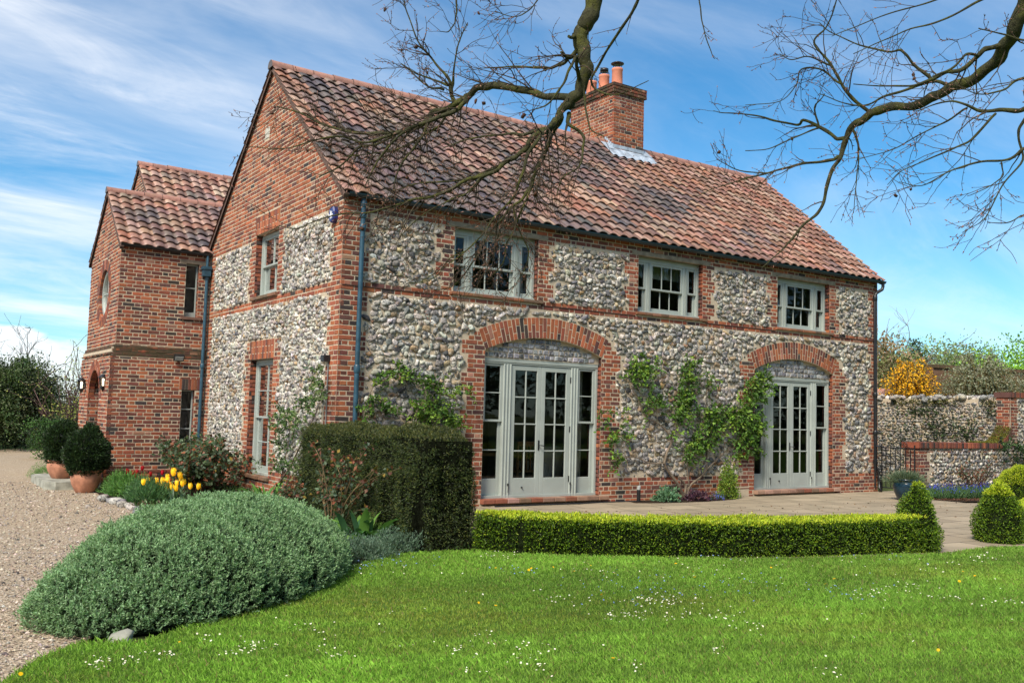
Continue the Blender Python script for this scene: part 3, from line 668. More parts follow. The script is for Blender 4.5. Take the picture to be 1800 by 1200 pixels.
# ---- pantile roofs
TPAL = {'dark': [(0.088, 0.076, 0.082), (0.125, 0.098, 0.096), (0.165, 0.118, 0.105)], 'red': [(0.295, 0.155, 0.108), (0.36, 0.207, 0.15), (0.23, 0.126, 0.092), (0.39, 0.262, 0.195), (0.31, 0.142, 0.09)]}
def tiles(mb, fr, u0, u1, length, gauge, width, colfn, rows=None, nu=9, lift=0.045):
    ncol = int(round((u1-u0)/width)); width = (u1-u0)/ncol; nrow = int(round(length/gauge)); gauge = length/nrow
    t = np.linspace(0, 1.10, nu); prof = 0.0195*np.sin(2*PI*t-0.55)+0.006*np.sin(4*PI*t)+0.012*(1-t)
    s = np.array([0.0, 0.5, 1.0])
    V = []; Cc = []
    for r in range(nrow):
        for c in range(ncol):
            du, dn, rot = random.gauss(0, 0.003), abs(random.gauss(0, 0.004)), random.gauss(0, 0.008)
            ln = gauge*1.18; v0 = r*gauge+random.gauss(0, 0.004)
            g = np.zeros((5, nu, 3))
            for i, q in enumerate(s):
                g[i+2, :, 0] = u0+(c+t)*width+du-rot*q*ln; g[i+2, :, 1] = v0+q*ln; g[i+2, :, 2] = prof+lift*(1-q)+dn+0.012
            g[1] = g[2]; g[1, :, 2] -= 0.006; g[1, :, 1] -= 0.004
            g[0] = g[1]; g[0, :, 2] -= 0.016; g[0, :, 1] += 0.006
            V.append(g.reshape(-1, 3)); Cc.append(colfn(u0+c*width, r/nrow, r, c))
    n = len(V); m = 5*nu
    F = np.array([[i*nu+j, i*nu+j+1, (i+1)*nu+j+1, (i+1)*nu+j] for i in range(4) for j in range(nu-1)])
    F = (F[None]+(np.arange(n)*m)[:, None, None]).reshape(-1, 4)
    mb.add(fr.p(np.concatenate(V)), F, np.repeat(np.array(Cc), m, 0), 0, True)
def tcol(darkfn):
    def f(u, q, r, c):
        d = darkfn(u, q)+0.50*float(vnoise(np.array([[u*0.9, q*5.0]]), 3)[0])+0.2*float(vnoise(np.array([[u*3.1, q*14.0]]), 8)[0])+random.gauss(0, 0.16)
        m = min(max((d-0.15)/0.75, 0.0), 1.0); b = np.array(random.choice(TPAL['dark']))*m+np.array(random.choice(TPAL['red']))*(1-m)
        return np.clip(b*(1+random.gauss(0, 0.12))*(1+rng.normal(0, 0.04, 3)), 0.01, 0.9)
    return f
def ridge(mb, p0, p1, r=0.115, seg=0.40, col=(0.40, 0.20, 0.145)):
    p0, p1 = np.array(p0, float), np.array(p1, float); Ln = np.linalg.norm(p1-p0); n = int(round(Ln/seg)); d = (p1-p0)/Ln
    side = np.cross(d, (0, 0, 1.0)); side /= np.linalg.norm(side)
    th = np.linspace(R(-15), R(195), 11)
    for i in range(n):
        a, b = p0+d*(Ln*i/n+0.002), p0+d*(Ln*(i+1)/n-0.006); rr = r*random.uniform(0.97, 1.04); dz = random.gauss(0, 0.004)
        V = []
        for q, k in ((a, rr*1.05), (a*0.86+b*0.14, rr*1.02), (b, rr*0.97)):
            for t in th: V.append(q+side*k*math.cos(t)+np.array([0, 0, k*math.sin(t)*0.92+dz]))
        V = np.array(V); F = [[j*11+i2, j*11+i2+1, (j+1)*11+i2+1, (j+1)*11+i2] for j in range(2) for i2 in range(10)]
        mb.add(V, np.array(F), np.clip(np.array(col)*random.uniform(0.75, 1.15), 0, 1), 0, True)
        mb.add(V[:11], [list(range(11))], (0.1, 0.08, 0.07), 0)
run = (RIDGE_Y+0.10); SLN = math.hypot(run, RIDGE_Z-EAVE); cs, sn = run/SLN, (RIDGE_Z-EAVE)/SLN
FRoof = Fr((0, -0.10, EAVE), (1, 0, 0), (0, -sn, cs), (0, cs, sn))
FRear = Fr((0, WD+0.10, EAVE), (1, 0, 0), (0, sn, cs), (0, -cs, sn))
mb = MB()
darkA = lambda u, q: 0.80-0.056*u+0.10*(0.5-abs(q-0.45))+(-0.35 if u > 8.6 else 0)+(0.25 if 1.2 < u < 4.6 and q < 0.7 else 0)-(0.5 if u < 0.25 else 0)
tiles(mb, FRoof, -0.07, L_+0.07, SLN-0.02, 0.258, 0.243, tcol(darkA))
tiles(mb, FRear, -0.07, L_+0.07, SLN-0.02, 0.258, 0.243, tcol(lambda u, q: 0.3), nu=7)
for f in (FRoof, FRear): mb.add(f.p([(-0.06, 0.02, -0.005), (L_+0.06, 0.02, -0.005), (L_+0.06, SLN, -0.005), (-0.06, SLN, -0.005)]), [[0, 1, 2, 3]], (0.05, 0.04, 0.04), 0)
roof = mb.build('roof', [M_TILE], house)
mb = MB(); ridge(mb, (-0.09, RIDGE_Y, RIDGE_Z-0.005), (L_+0.09, RIDGE_Y, RIDGE_Z-0.005)); mb.build('ridge_tiles', [M_TILE], roof)
for f in (FRoof, FRear):
    for u0, u1 in ((-0.055, 0.03), (L_-0.03, L_+0.055)): mb = MB(); blocks(mb, f, [rect(u0, u1, -0.03, SLN)], (1, 1, 1), 0.012, 0.075, 0.01); mb.build('verge', [M_VERGE], roof)
# gutters and downpipes
def gutter(mb, p0, p1, outn, r=0.058):
    p0, p1, outn = [np.array(a, float) for a in (p0, p1, outn)]; th = np.linspace(PI, 2*PI, 9)
    V = []
    for k in (r, r-0.006):
        for q in (p0, p1):
            for t in th: V.append(q+outn*k*math.cos(t)+np.array([0, 0, k*math.sin(t)]))
    F = [[i, i+1, 10+i, 9+i] for i in range(8)]+[[18+i, 27+i, 28+i, 19+i] for i in range(8)]
    F += [[8, 17, 35, 26], [0, 18, 27, 9]]+[[i, 18+i, 19+i, i+1] for i in range(8)]+[[9+i, 10+i, 28+i, 27+i] for i in range(8)]
    mb.add(np.array(V), np.array(F))
    n = int(np.linalg.norm(p1-p0)/0.9)
    for i in range(n+1):
        q = p0+(p1-p0)*(i+0.2)/(n+0.4); tube(mb, [q-outn*0.0-np.array([0, 0, r+0.004]), q-outn*0.10+np.array([0, 0, 0.02])], 0.009, 6)
mb = MB(); gutter(mb, (0.015, -0.115, 4.715), (L_+0.09, -0.115, 4.70), (0, -1, 0)); mb.build('gutter', [simple('gutter_iron', (0.012, 0.03, 0.042), 0.4, 0.5, 9, 0.2, 0.1)], house)
def pipe(pts, mt, r=0.036, collars=(), off=(0, 0.06, 0)):
    mb = MB(); tube(mb, pts, r, 14)
    for z, w in collars:
        x, y = pts[-1][0], pts[-1][1]
        P = np.array(pts); i = np.argmin(abs(P[:, 2]-z)); zz = P[:, 2]; o = np.argsort(zz)
        x, y = np.interp(z, zz[o], P[o, 0]), np.interp(z, zz[o], P[o, 1])
        tube(mb, [(x, y, z-w), (x, y, z-w+0.012), (x, y, z+w-0.012), (x, y, z+w)], [r+0.006, r+0.013, r+0.013, r+0.006], 14)
        tube(mb, [(x, y, z), (x+off[0], y+off[1], z)], 0.018, 8)
    return mb.build('downpipe', [mt], house)
pipe([(0.285, -0.075, 4.66), (0.285, -0.073, 3.0), (0.285, -0.073, 0.02)], M_BLUEPIPE, 0.037, [(4.58, 0.05), (4.40, 0.04), (4.22, 0.055), (2.10, 0.06)])
pipe([(L_+0.03, -0.12, 4.66), (L_+0.03, -0.12, 4.58), (L_+0.01, -0.115, 4.52), (12.83, -0.085, 4.42), (12.80, -0.08, 4.36), (12.795, -0.08, 3.0), (12.795, -0.08, 0.62), (12.80, -0.085, 0.52), (12.87, -0.10, 0.44), (12.90, -0.11, 0.36), (12.90, -0.12, 0.10), (12.84, -0.18, 0.02)], M_BLACK, 0.036, [(4.30, 0.06), (2.14, 0.05), (1.30, 0.05), (0.66, 0.06), (0.30, 0.05)])
# cable along the foot of the wall and an air brick
mb = MB(); bx(mb, FF, 8.37, 8.82, -0.04, 0.155, -0.06, -0.03, (0.05, 0.03, 0.025)); Q = [rect(8.385+0.054*i, 8.425+0.054*i, 0.0+0.05*j, 0.035+0.05*j) for i in range(8) for j in range(3)]
blocks(mb, FF, Q, (0.012, 0.01, 0.01), -0.028, 0.01, 0.002); bx(mb, FF, 8.36, 8.83, 0.155, 0.17, -0.06, 0.004, (0.16, 0.06, 0.04)); mb.build('air_brick', [M_BRICK], house)

# ---- chimney
CX0, CX1, CY0, CY1, CZT = 7.77, 8.68, 3.12, 4.74, 9.06
mb = MB(); box(mb, CX0+0.007, CX1-0.007, CY0+0.007, CY1-0.007, 6.6, CZT-0.03, mat=1)
for fr, ln in ((Fr((CX0, CY0, 0), (1, 0, 0), (0, -1, 0)), CX1-CX0), (Fr((CX0, CY1, 0), (1, 0, 0), (0, 1, 0)), CX1-CX0), (Fr((CX0, CY0, 0), (0, 1, 0), (-1, 0, 0)), CY1-CY0), (Fr((CX1, CY0, 0), (0, 1, 0), (1, 0, 0)), CY1-CY0)):
    bricks(mb, fr, lambda z, k: [(0.0, ln)], 7.02, 8.82, [0.34, 0.34, 0.18, 0.08, 0.04, 0.02])
    bricks(mb, fr, lambda z, k: [(-0.045, ln+0.045)], 8.82, 9.045, [0.02, 0.10, 0.3, 0.3, 0.2, 0.08], front=0.045, mat=2)
    bricks(mb, fr, lambda z, k: [(-0.02, ln+0.02)], 7.47, 7.545, [0.02, 0.1, 0.3, 0.3, 0.2, 0.08], front=0.022) if fr.n[1] < -0.5 else None
mb.add(np.array([(CX0-0.05, CY0-0.05, 9.04), (CX1+0.05, CY0-0.05, 9.04), (CX1+0.05, CY1+0.05, 9.04), (CX0-0.05, CY1+0.05, 9.04), ((CX0+CX1)/2, CY0+0.35, 9.09), ((CX0+CX1)/2, CY1-0.35, 9.09)]), [[0, 1, 4], [1, 2, 5, 4], [2, 3, 5], [3, 0, 4, 5]], (1, 1, 1), 1)
chim = mb.build('chimney', [M_BRICK, M_MORTAR, M_MOSSBRICK], house)
for (y, x, z1, cap) in ((3.50, 8.17, 9.56, 'disc'), (3.98, 8.17, 9.54, 'cage'), (4.45, 8.17, 9.52, 'cage2')):
    mb = MB(); lathe(mb, (x, y, 0), [(0.135, 9.04), (0.13, 9.12), (0.122, z1-0.06), (0.130, z1-0.05), (0.130, z1), (0.10, z1), (0.095, z1-0.2)], 28); mb.build('chimney_pot', [M_POTCLAY], chim)
    mb = MB()
    if cap == 'disc':
        for t in range(4): tube(mb, [(x+0.1*math.cos(t*PI/2+.4), y+0.1*math.sin(t*PI/2+.4), z1-0.04), (x+0.1*math.cos(t*PI/2+.4), y+0.1*math.sin(t*PI/2+.4), z1+0.12)], 0.007, 5)
        lathe(mb, (x, y, z1+0.11), [(0.0, -0.0), (0.15, 0.0), (0.155, 0.012), (0.10, 0.04), (0.0, 0.055)], 24)
    else:
        for t in range(12): tube(mb, [(x+0.11*math.cos(t*PI/6), y+0.11*math.sin(t*PI/6), z1), (x+0.12*math.cos(t*PI/6), y+0.12*math.sin(t*PI/6), z1+0.05), (x+0.06*math.cos(t*PI/6), y+0.06*math.sin(t*PI/6), z1+0.09)], 0.006, 5)
        if cap == 'cage': lathe(mb, (x, y, z1+0.09), [(0.0, 0.0), (0.10, 0.0), (0.10, 0.07), (0.0, 0.09)], 18)
    mb.build('chimney_cowl', [M_BLACK], chim)
mb = MB()      # lead apron and stepped flashing
zr = lambda y: EAVE+SL*(y+0.10)
sv = np.array([0, cs, sn]); nv = np.array([0, -sn, cs])
def strip(pts, th=0.006):
    P = np.array(pts); mb.add(np.concatenate([P, P-nv*th]), [[0, 1, 2, 3], [7, 6, 5, 4], [0, 4, 5, 1], [1, 5, 6, 2], [2, 6, 7, 3], [3, 7, 4, 0]])
def rp(x, y, h): return np.array([x, y, zr(y)])+nv*h
N_AP = 14                                                   # the apron dips and rises over the pantiles
xs = np.linspace(CX0-0.24, CX1+0.22, N_AP*2)
top = [rp(min(max(x, CX0-0.24), CX1+0.22), CY0+0.03, 0.085) for x in xs]; bot = [rp(x, CY0-0.26, 0.075+0.022*math.sin(x*2*PI/0.243)) for x in xs]
mb.add(np.array(top+bot), [[i, i+1, len(xs)+i+1, len(xs)+i] for i in range(len(xs)-1)], smooth=True)
strip([rp(CX0-0.24, CY0-0.03, 0.092), rp(CX0+0.01, CY0-0.03, 0.092), rp(CX0+0.01, RIDGE_Y, 0.092), rp(CX0-0.24, RIDGE_Y, 0.092)])
strip([rp(CX1-0.01, CY0-0.03, 0.092), rp(CX1+0.2, CY0-0.03, 0.092), rp(CX1+0.2, RIDGE_Y, 0.092), rp(CX1-0.01, RIDGE_Y, 0.092)])
box(mb, CX0-0.006, CX1+0.006, CY0-0.008, CY0+0.02, zr(CY0)+0.02, zr(CY0)+0.19)
for i in range(5):
    y0 = CY0+0.06*i
    box(mb, CX0-0.010, CX0+0.01, y0, y0+0.075, zr(y0)+0.0, zr(y0)+0.21+0.0)
mb.build('lead_flashing', [M_LEAD], chim)

# ================================================================== THE PORCH WING (part of the same house)
PX, PXL, PY, PYE = -1.78, -1.865, 6.78, 9.95; PR = (PY+PYE)/2; PEZ = 4.62; PRZ = 6.00
FP_ = Fr((0, PY, 0), (1, 0, 0), (0, -1, 0)); FPG = Fr((PX, 0, 0), (0, 1, 0), (-1, 0, 0)); FPL = Fr((PXL, 0, 0), (0, 1, 0), (-1, 0, 0))
PSL = (PRZ-PEZ)/(PR-PY+0.08)
def pg_top(y): return PEZ+PSL*(min(y-PY, PYE-y)+0.08)
OC, OR_, OZ = (PY+PYE)/2-0.05, 0.50, 3.80
W1, W2 = (-0.50, -0.24, 3.30, 4.40), (-0.46, -0.20, 0.48, 1.80)
mb = MB()
wallsheet(mb, FP_, [(PX, -0.4), (0.0, -0.4), (0.0, PEZ+0.1), (PX, PEZ+0.1)], [[(w[0], w[2]), (w[1], w[2]), (w[1], w[3]), (w[0], w[3])] for w in (W1, W2)], -0.0045)
cir = [(OC+OR_*math.cos(t), OZ+OR_*math.sin(t)) for t in np.linspace(0, 2*PI, 32, endpoint=False)]
wallsheet(mb, FPG, [(PY, 2.5), (PYE, 2.5), (PYE, pg_top(PYE)), (PR, pg_top(PR)), (PY, pg_top(PY))], [cir], -0.0045)
A0, A1, ASP = 7.71, 8.91, 1.57; AC = (A0+A1)/2; AR = 0.6
ap = [(AC+AR*math.cos(t), ASP+AR*math.sin(t)) for t in np.linspace(PI, 0, 20)]
wallsheet(mb, FPL, [(PY, -0.4), (A0, -0.4)]+ap+[(A1, -0.4), (PYE, -0.4), (PYE, 2.42), (PY, 2.42)], [], -0.0045)
box(mb, PXL+0.02, PX-0.012, PY+0.012, PY+0.03, -0.4, 2.6); box(mb, PX-0.002, PX+0.02, PY+0.02, PYE, 2.40, 2.60)
# inside of the porch: side walls, back wall with door recess, ceiling
box(mb, PXL+0.012, -0.12, A1+0.006, A1+0.06, -0.3, 2.5); box(mb, PXL+0.012, -0.12, A0-0.06, A0, -0.3, 2.5); box(mb, -0.16, -0.10, PY+0.02, PYE, -0.3, 2.5); box(mb, PXL+0.02, -0.1, PY+0.02, PYE-0.02, 2.5, 2.56)
box(mb, PX+0.012, 0.0, PYE-0.03, PYE-0.012, -0.4, 4.6)
wing = mb.build('wing_wall', [M_MORTAR], house)
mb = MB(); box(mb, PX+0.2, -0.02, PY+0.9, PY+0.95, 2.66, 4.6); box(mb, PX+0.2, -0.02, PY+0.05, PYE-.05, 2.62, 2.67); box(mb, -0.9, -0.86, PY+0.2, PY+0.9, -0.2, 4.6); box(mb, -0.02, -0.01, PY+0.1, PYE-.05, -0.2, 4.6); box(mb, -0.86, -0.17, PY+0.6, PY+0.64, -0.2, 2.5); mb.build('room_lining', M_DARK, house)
mb = MB()
def pw_h(z):
    h = [w[:2] for w in (W1, W2) if w[2] < z < w[3]]
    if 4.40 < z < 4.475: h.append((-0.62, -0.02))
    if 3.235 < z < 3.30: h.append((-0.58, -0.16))
    if 1.80 < z < 2.03: h.append((W2[0]-0.06, W2[1]+0.10))
    return h
PWW = [0.20, 0.28, 0.26, 0.14, 0.10, 0.02]
bricks(mb, FP_, lambda z, k: subtract([(PX, -0.005)], pw_h(z)), 2.645, PEZ+0.08, PWW)
bricks(mb, FP_, lambda z, k: subtract([(PXL, -0.005)], pw_h(z)), 0.195, 2.42, PWW, jit=0.002)
bricks(mb, FP_, lambda z, k: [(PXL-0.035, -0.005)], -0.36, 0.195, PWW, front=0.035)
bx(mb, FP_, PXL+0.06, -0.005, 2.42, 2.645, -0.02, -0.0028, (0.10, 0.07, 0.045), mat=1); bx(mb, FPL, PY, PYE, 2.42, 2.645, -0.10, -0.0588, (0.10, 0.07, 0.045), mat=1)
for i in range(3): bricks(mb, FP_, lambda z, k: [(PXL+0.028*i, -0.005)], 2.42+0.075*i, 2.495+0.075*i, [0.02, 0.15, 0.3, 0.3, 0.2, 0.03], front=0.0, mat=1, jit=0.004)
Q = [rect(W2[0]-0.055+0.06*i, W2[0]-0.002+0.06*i, 1.80, 2.022) for i in range(7)]; blocks(mb, FP_, Q, pick(BP, len(Q), [0.2, 0.2, 0.3, 0.1, 0.1, 0]), 0.003, 0.12, 0.004)
for w in (W1, W2):
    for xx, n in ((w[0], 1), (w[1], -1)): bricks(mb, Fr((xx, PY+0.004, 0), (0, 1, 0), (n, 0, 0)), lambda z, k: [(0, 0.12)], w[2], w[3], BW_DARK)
def pg_iv(z, k):
    if z > PEZ+0.05: y0 = (z+0.02-PEZ)/PSL-0.08; iv = [(PY+y0, PYE-y0)] if PYE-PY-2*y0 > 0.06 else []
    else: iv = [(PY, PYE)]
    d = 0.73**2-(z-OZ)**2
    return subtract(iv, [(OC-math.sqrt(d), OC+math.sqrt(d))]) if d > 0 else iv
bricks(mb, FPG, pg_iv, 2.645, PRZ, [0.30, 0.28, 0.20, 0.14, 0.04, 0.04])
def pl_iv(z, k):
    iv = [(PY, PYE)]
    if z < ASP: iv = subtract(iv, [(A0, A1)])
    else:
        d = (AR+0.23)**2-(z-ASP)**2
        if d > 0: iv = subtract(iv, [(AC-math.sqrt(d), AC+math.sqrt(d))])
    return iv
bricks(mb, FPL, pl_iv, 0.195, 2.42, [0.28, 0.32, 0.22, 0.12, 0.03, 0.03])
bricks(mb, Fr((PXL-0.035, 0, 0), (0, 1, 0), (-1, 0, 0)), lambda z, k: subtract([(PY-0.035, PYE)], [(A0, A1)]), -0.36, 0.195, BW)
for i in range(3): bricks(mb, Fr((PXL+0.028*i, 0, 0), (0, 1, 0), (-1, 0, 0)), lambda z, k: [(PY, PYE)], 2.42+0.075*i, 2.495+0.075*i, [0.05, 0.15, 0.3, 0.3, 0.1, 0.1], mat=1, jit=0.004)
# rings of the round window and of the porch arch
Q = []
for i in range(52):
    t0, t1 = 2*PI*i/52+0.006, 2*PI*(i+1)/52-0.006; cut = [OR_+0.004, OR_+0.112, OR_+0.228] if i % 2 else [OR_+0.004, OR_+0.228]
    for r0, r1 in zip(cut[:-1], cut[1:]): Q.append([[OC+r*math.cos(t), OZ+r*math.sin(t)] for r, t in ((r0, t0), (r0, t1), (r1-0.006, t1), (r1-0.006, t0))])
blocks(mb, FPG, Q, pick(BP, len(Q), [0.2, 0.4, 0.2, 0.1, 0, 0.1]), 0.003, 0.12, 0.003)
Q = []
for i in range(27):
    t0, t1 = PI*i/27+0.006, PI*(i+1)/27-0.006; cut = [AR+0.004, AR+0.112, AR+0.228] if i % 2 else [AR+0.004, AR+0.228]
    for r0, r1 in zip(cut[:-1], cut[1:]): Q.append([[AC+r*math.cos(t), ASP+r*math.sin(t)] for r, t in ((r0, t0), (r0, t1), (r1-0.006, t1), (r1-0.006, t0))])
blocks(mb, FPL, Q, pick(BP, len(Q), [0.2, 0.4, 0.2, 0.1, 0, 0.1]), 0.003, 0.12, 0.003)
bricks(mb, Fr((PXL, A1, 0), (1, 0, 0), (0, -1, 0)), lambda z, k: [(0.0, 1.7)], -0.3, ASP+0.6, BW)
mb.build('brick_dressing', [M_BRICK, M_MOSSBRICK], wing)
# small windows of the wing
for w, bars in ((W1, 1), (W2, 2)):
    mb, gl = MB(), MB(); x0, x1, z0, z1 = w; r = 0.10
    for a, b, c, d in ((x0, x0+0.03, z0, z1), (x1-0.03, x1, z0, z1), (x0+0.03, x1-0.03, z0, z0+0.10), (x0+0.03, x1-0.03, z1-0.03, z1)): bx(mb, FP_, a, b, c, d, -0.16, -r)
    for j in range(1, bars+1): z = z0+(z1-z0)*(0.1+0.9*j/(bars+1)) ; bx(mb, FP_, x0+0.03, x1-0.03, z-0.012, z+0.012, -0.15, -r-0.004)
    gl.add(FP_.p([(x0, z0, -r-0.03), (x1, z0, -r-0.03), (x1, z1, -r-0.03), (x0, z1, -r-0.03)]), [[0, 1, 2, 3]])
    q = mb.build('window', [M_PAINT], house); gl.build('pane', M_GLASS, q)
    s = MB(); bx(s, FP_, x0-0.07, x1+0.09, z0-0.062, z0-0.004, -0.14, 0.045, (0.16, 0.09, 0.065)); s.build('sill', M_BRICK, q)
    if bars == 1: s = MB(); bx(s, FP_, x0-0.115, x1+0.215, z1, z1+0.072, -0.12, 0.006); s.build('lintel', M_TIMBER, q)
mb, gl = MB(), MB()
def ringbars(mb, r0, r1, n0, n1, seg=36):
    for i in range(seg):
        t0, t1 = 2*PI*i/seg, 2*PI*(i+1)/seg
        blocks(mb, FPG, [[[OC+r*math.cos(t), OZ+r*math.sin(t)] for r, t in ((r0, t0), (r0, t1), (r1, t1), (r1, t0))]], (1, 1, 1), n1, n1-n0, 0)
ringbars(mb, OR_-0.07, OR_, -0.16, -0.06)
bx(mb, FPG, OC-0.014, OC+0.014, OZ-OR_+0.05, OZ+OR_-0.05, -0.12, -0.08); bx(mb, FPG, OC-OR_+0.05, OC+OR_-0.05, OZ-0.014, OZ+0.014, -0.118, -0.082)
gl.add(FPG.p([(y, z, -0.1) for y, z in cir]), [list(range(32))])
q = mb.build('window', [M_PAINT], house); gl.build('pane', M_GLASS, q)
# wing roofs
def gabled(name, y0, y1, ez, rz, x0, x1, dark, over=0.08, wid=0.24):
    yr = (y0+y1)/2; rn = yr-y0+over; ln = math.hypot(rn, rz-ez); c_, s_ = rn/ln, (rz-ez)/ln
    fa = Fr((0, y0-over, ez), (1, 0, 0), (0, -s_, c_), (0, c_, s_)); fb = Fr((0, y1+over, ez), (1, 0, 0), (0, s_, c_), (0, -c_, s_))
    mb = MB()
    tiles(mb, fa, x0-0.05, x1, ln-0.02, 0.252, wid, tcol(dark)); tiles(mb, fb, x0-0.05, x1, ln-0.02, 0.252, wid, tcol(dark), nu=7)
    for f in (fa, fb): mb.add(f.p([(x0-0.04, 0.02, -0.005), (x1, 0.02, -0.005), (x1, ln, -0.005), (x0-0.04, ln, -0.005)]), [[0, 1, 2, 3]], (0.05, 0.04, 0.04))
    o = mb.build(name, [M_TILE], house)
    mb = MB(); ridge(mb, (x0-0.07, yr, rz-0.005), (x1, yr, rz-0.005), 0.105, 0.36); mb.build('ridge_tiles', [M_TILE], o)
    for f in (fa, fb): mb = MB(); blocks(mb, f, [rect(x0-0.045, x0+0.03, -0.06, ln)], (1, 1, 1), 0.012, 0.075, 0.01); mb.build('verge', [M_VERGE], o)
gabled('roof', PY, PYE, PEZ, PRZ, PX, 1.2, lambda u, q: 0.15+0.75*(u+1.9)*0.45*(1-q)-(0.4 if u < -1.6 else 0))
mb = MB(); gutter(mb, (PX-0.03, PY-0.085, PEZ+0.03), (-0.02, PY-0.085, PEZ+0.015), (0, -1, 0), 0.055); mb.build('gutter', [M_BLACK], house)
mb = MB(); tube(mb, [(-0.10, PY-0.09, PEZ), (-0.10, PY-0.09, 4.34)], 0.03, 10); box(mb, -0.21, -0.02, PY-0.17, PY-0.01, 4.30, 4.36); box(mb, -0.19, -0.035, PY-0.155, PY-0.012, 4.16, 4.30); mb.build('rainwater_hopper', [M_BLUEPIPE], house)
pipe([(-0.09, PY-0.075, 4.2), (-0.09, PY-0.075, 2.4), (-0.09, PY-0.075, -0.1)], M_BLUEPIPE, 0.036, [(4.14, 0.05), (2.3, 0.05)])
# the taller roof behind it
mb = MB(); B0, B1, BX = 9.95, 13.05, -0.55; BR = (B0+B1)/2
fb2 = Fr((BX, 0, 0), (0, 1, 0), (-1, 0, 0)); wallsheet(mb, fb2, [(B0, -0.3), (B1, -0.3), (B1, 6.1), (BR, 7.40), (B0, 6.1)], [], -0.0045)
bricks(mb, fb2, lambda z, k: [(B0+max(0, (z-6.05)/0.86), B1-max(0, (z-6.05)/0.86))] if z < 7.32 else [], 4.4, 7.4, [0.30, 0.28, 0.20, 0.14, 0.04, 0.04], mat=1)
box(mb, BX+0.02, 4.0, B0+0.01, B0+0.03, -0.3, 6.1); box(mb, BX+0.02, 4.0, B1-0.03, B1-0.01, -0.3, 6.1)
mb.build('wing_wall', [M_MORTAR, M_BRICK], house)
gabled('roof', B0, B1, 6.05, 7.44, BX, 4.0, lambda u, q: 0.0)

# ================================================================== THE SETTING
def sheet(name, poly, zoff, m, step=0.6, flat=False):
    P = np.array(poly, float); pts = [Vector(p) for p in poly]; n = len(pts)
    lo, hi = P.min(0), P.max(0)
    def inside(x, y):
        c = False; j = n-1
        for i in range(n):
            if (P[i, 1] > y) != (P[j, 1] > y) and x < (P[j, 0]-P[i, 0])*(y-P[i, 1])/(P[j, 1]-P[i, 1])+P[i, 0]: c = not c
            j = i
        return c
    ed = [(i, (i+1) % n) for i in range(n)]
    if not flat:
        for x in np.arange(max(lo[0], -12)+step/2, min(hi[0], 4), step):
            for y in np.arange(max(lo[1], -12)+step/2, min(hi[1], 24), step):
                if inside(x, y): pts.append(Vector((x, y)))
    v, e, f, _, _, _ = delaunay_2d_cdt(pts, ed, [list(range(n))], 1, 1e-5)
    V = np.array([(p.x, p.y, 0) for p in v]); V[:, 2] = hgt(V[:, 0], V[:, 1])+zoff
    mb = MB(); g = {}
    F = []
    for t in f:
        a, b, c = V[t[0]], V[t[1]], V[t[2]]
        F.append(list(t) if np.cross(b-a, c-a)[2] > 0 else list(t)[::-1])
    mb.add(V, F, smooth=True); o = mb.build(name, m); tag(o, kind='structure'); return o
xs = np.unique(np.concatenate([np.linspace(-400, -14, 14), np.linspace(-12, 6, 37), np.linspace(8, 400, 16)])); ys = np.unique(np.concatenate([np.linspace(-400, -14, 14), np.linspace(-12, 24, 49), np.linspace(28, 500, 14)]))
X, Y = np.meshgrid(xs, ys); mb = MB(); nx = len(xs)
mb.add(np.stack([X, Y, hgt(X, Y)-0.02], -1).reshape(-1, 3), np.array([[j*nx+i, j*nx+i+1, (j+1)*nx+i+1, (j+1)*nx+i] for j in range(len(ys)-1) for i in range(nx-1)]), smooth=True)
tag(mb.build('ground', M_FIELD), kind='structure')
BED = [(-2.05, 6.74), (-2.16, 5.3), (-2.28, 4.22), (-2.18, 3.6), (-2.12, 2.7), (-2.3, 1.0), (-2.7, -1.2), (-3.3, -3.2), (-4.2, -5.1), (-4.3, -5.8), (-4.2, -6.25), (-4.0, -6.3), (-3.3, -6.0), (-2.4, -5.35), (-1.7, -4.5), (-1.1, -4.02), (-0.6, -3.98), (0.0, -4.1), (0.4, -4.6), (0.75, -4.45), (0.5, -3.4), (0.7, -0.02), (-0.02, -0.02), (-0.02, 6.74)]
GRAV = [(-0.3, 21.9), (-3.5, 21.5), (-30, 19), (-30, -40), (-7.0, -40), (-5.9, -12), (-5.35, -8.4), (-4.98, -7.3), (-4.66, -6.7), (-4.35, -6.35), (-3.0, -5.0), (-1.5, -3), (-0.5, 0), (-0.4, 6.7), (-0.3, 12)]
LAWN = [(-4.98, -7.3), (-4.66, -6.72), (-4.42, -6.47), (-4.1, -6.62), (-3.3, -6.05), (-2.4, -5.4), (-1.75, -4.58), (-1.2, -4.12), (-0.6, -4.04), (0.0, -4.15), (0.16, -4.55), (0.85, -5.05), (1.71, -5.52), (2.5, -5.85), (3.29, -6.12), (4.4, -6.38), (5.06, -6.5), (6.05, -6.42), (6.6, -6.62), (8, -6.75), (11, -6.3), (16, -5.0), (60, 8), (60, -40), (-7.0, -40), (-5.9, -12), (-5.35, -8.4)]
PAT = [(0.4, -3.6), (0.3, -0.01), (17.55, -0.01), (17.55, -1.0), (13.6, -1.05), (12.3, -1.75), (12.2, -2.5), (13.3, -2.9), (20, -3.3), (40, 0), (40, -1.5), (16, -5.2), (8, -6.9), (5.06, -6.55), (4.4, -6.45), (3.29, -6.2), (1.71, -5.55), (0.16, -4.5)]
sheet('gravel', GRAV, 0.0, M_GRAVEL); sheet('soil', BED, 0.010, M_SOIL, 0.35); sheet('lawn', LAWN, 0.014, M_TURF, 1.0); sheet('patio', PAT, 0.006, M_FLAG, flat=True)
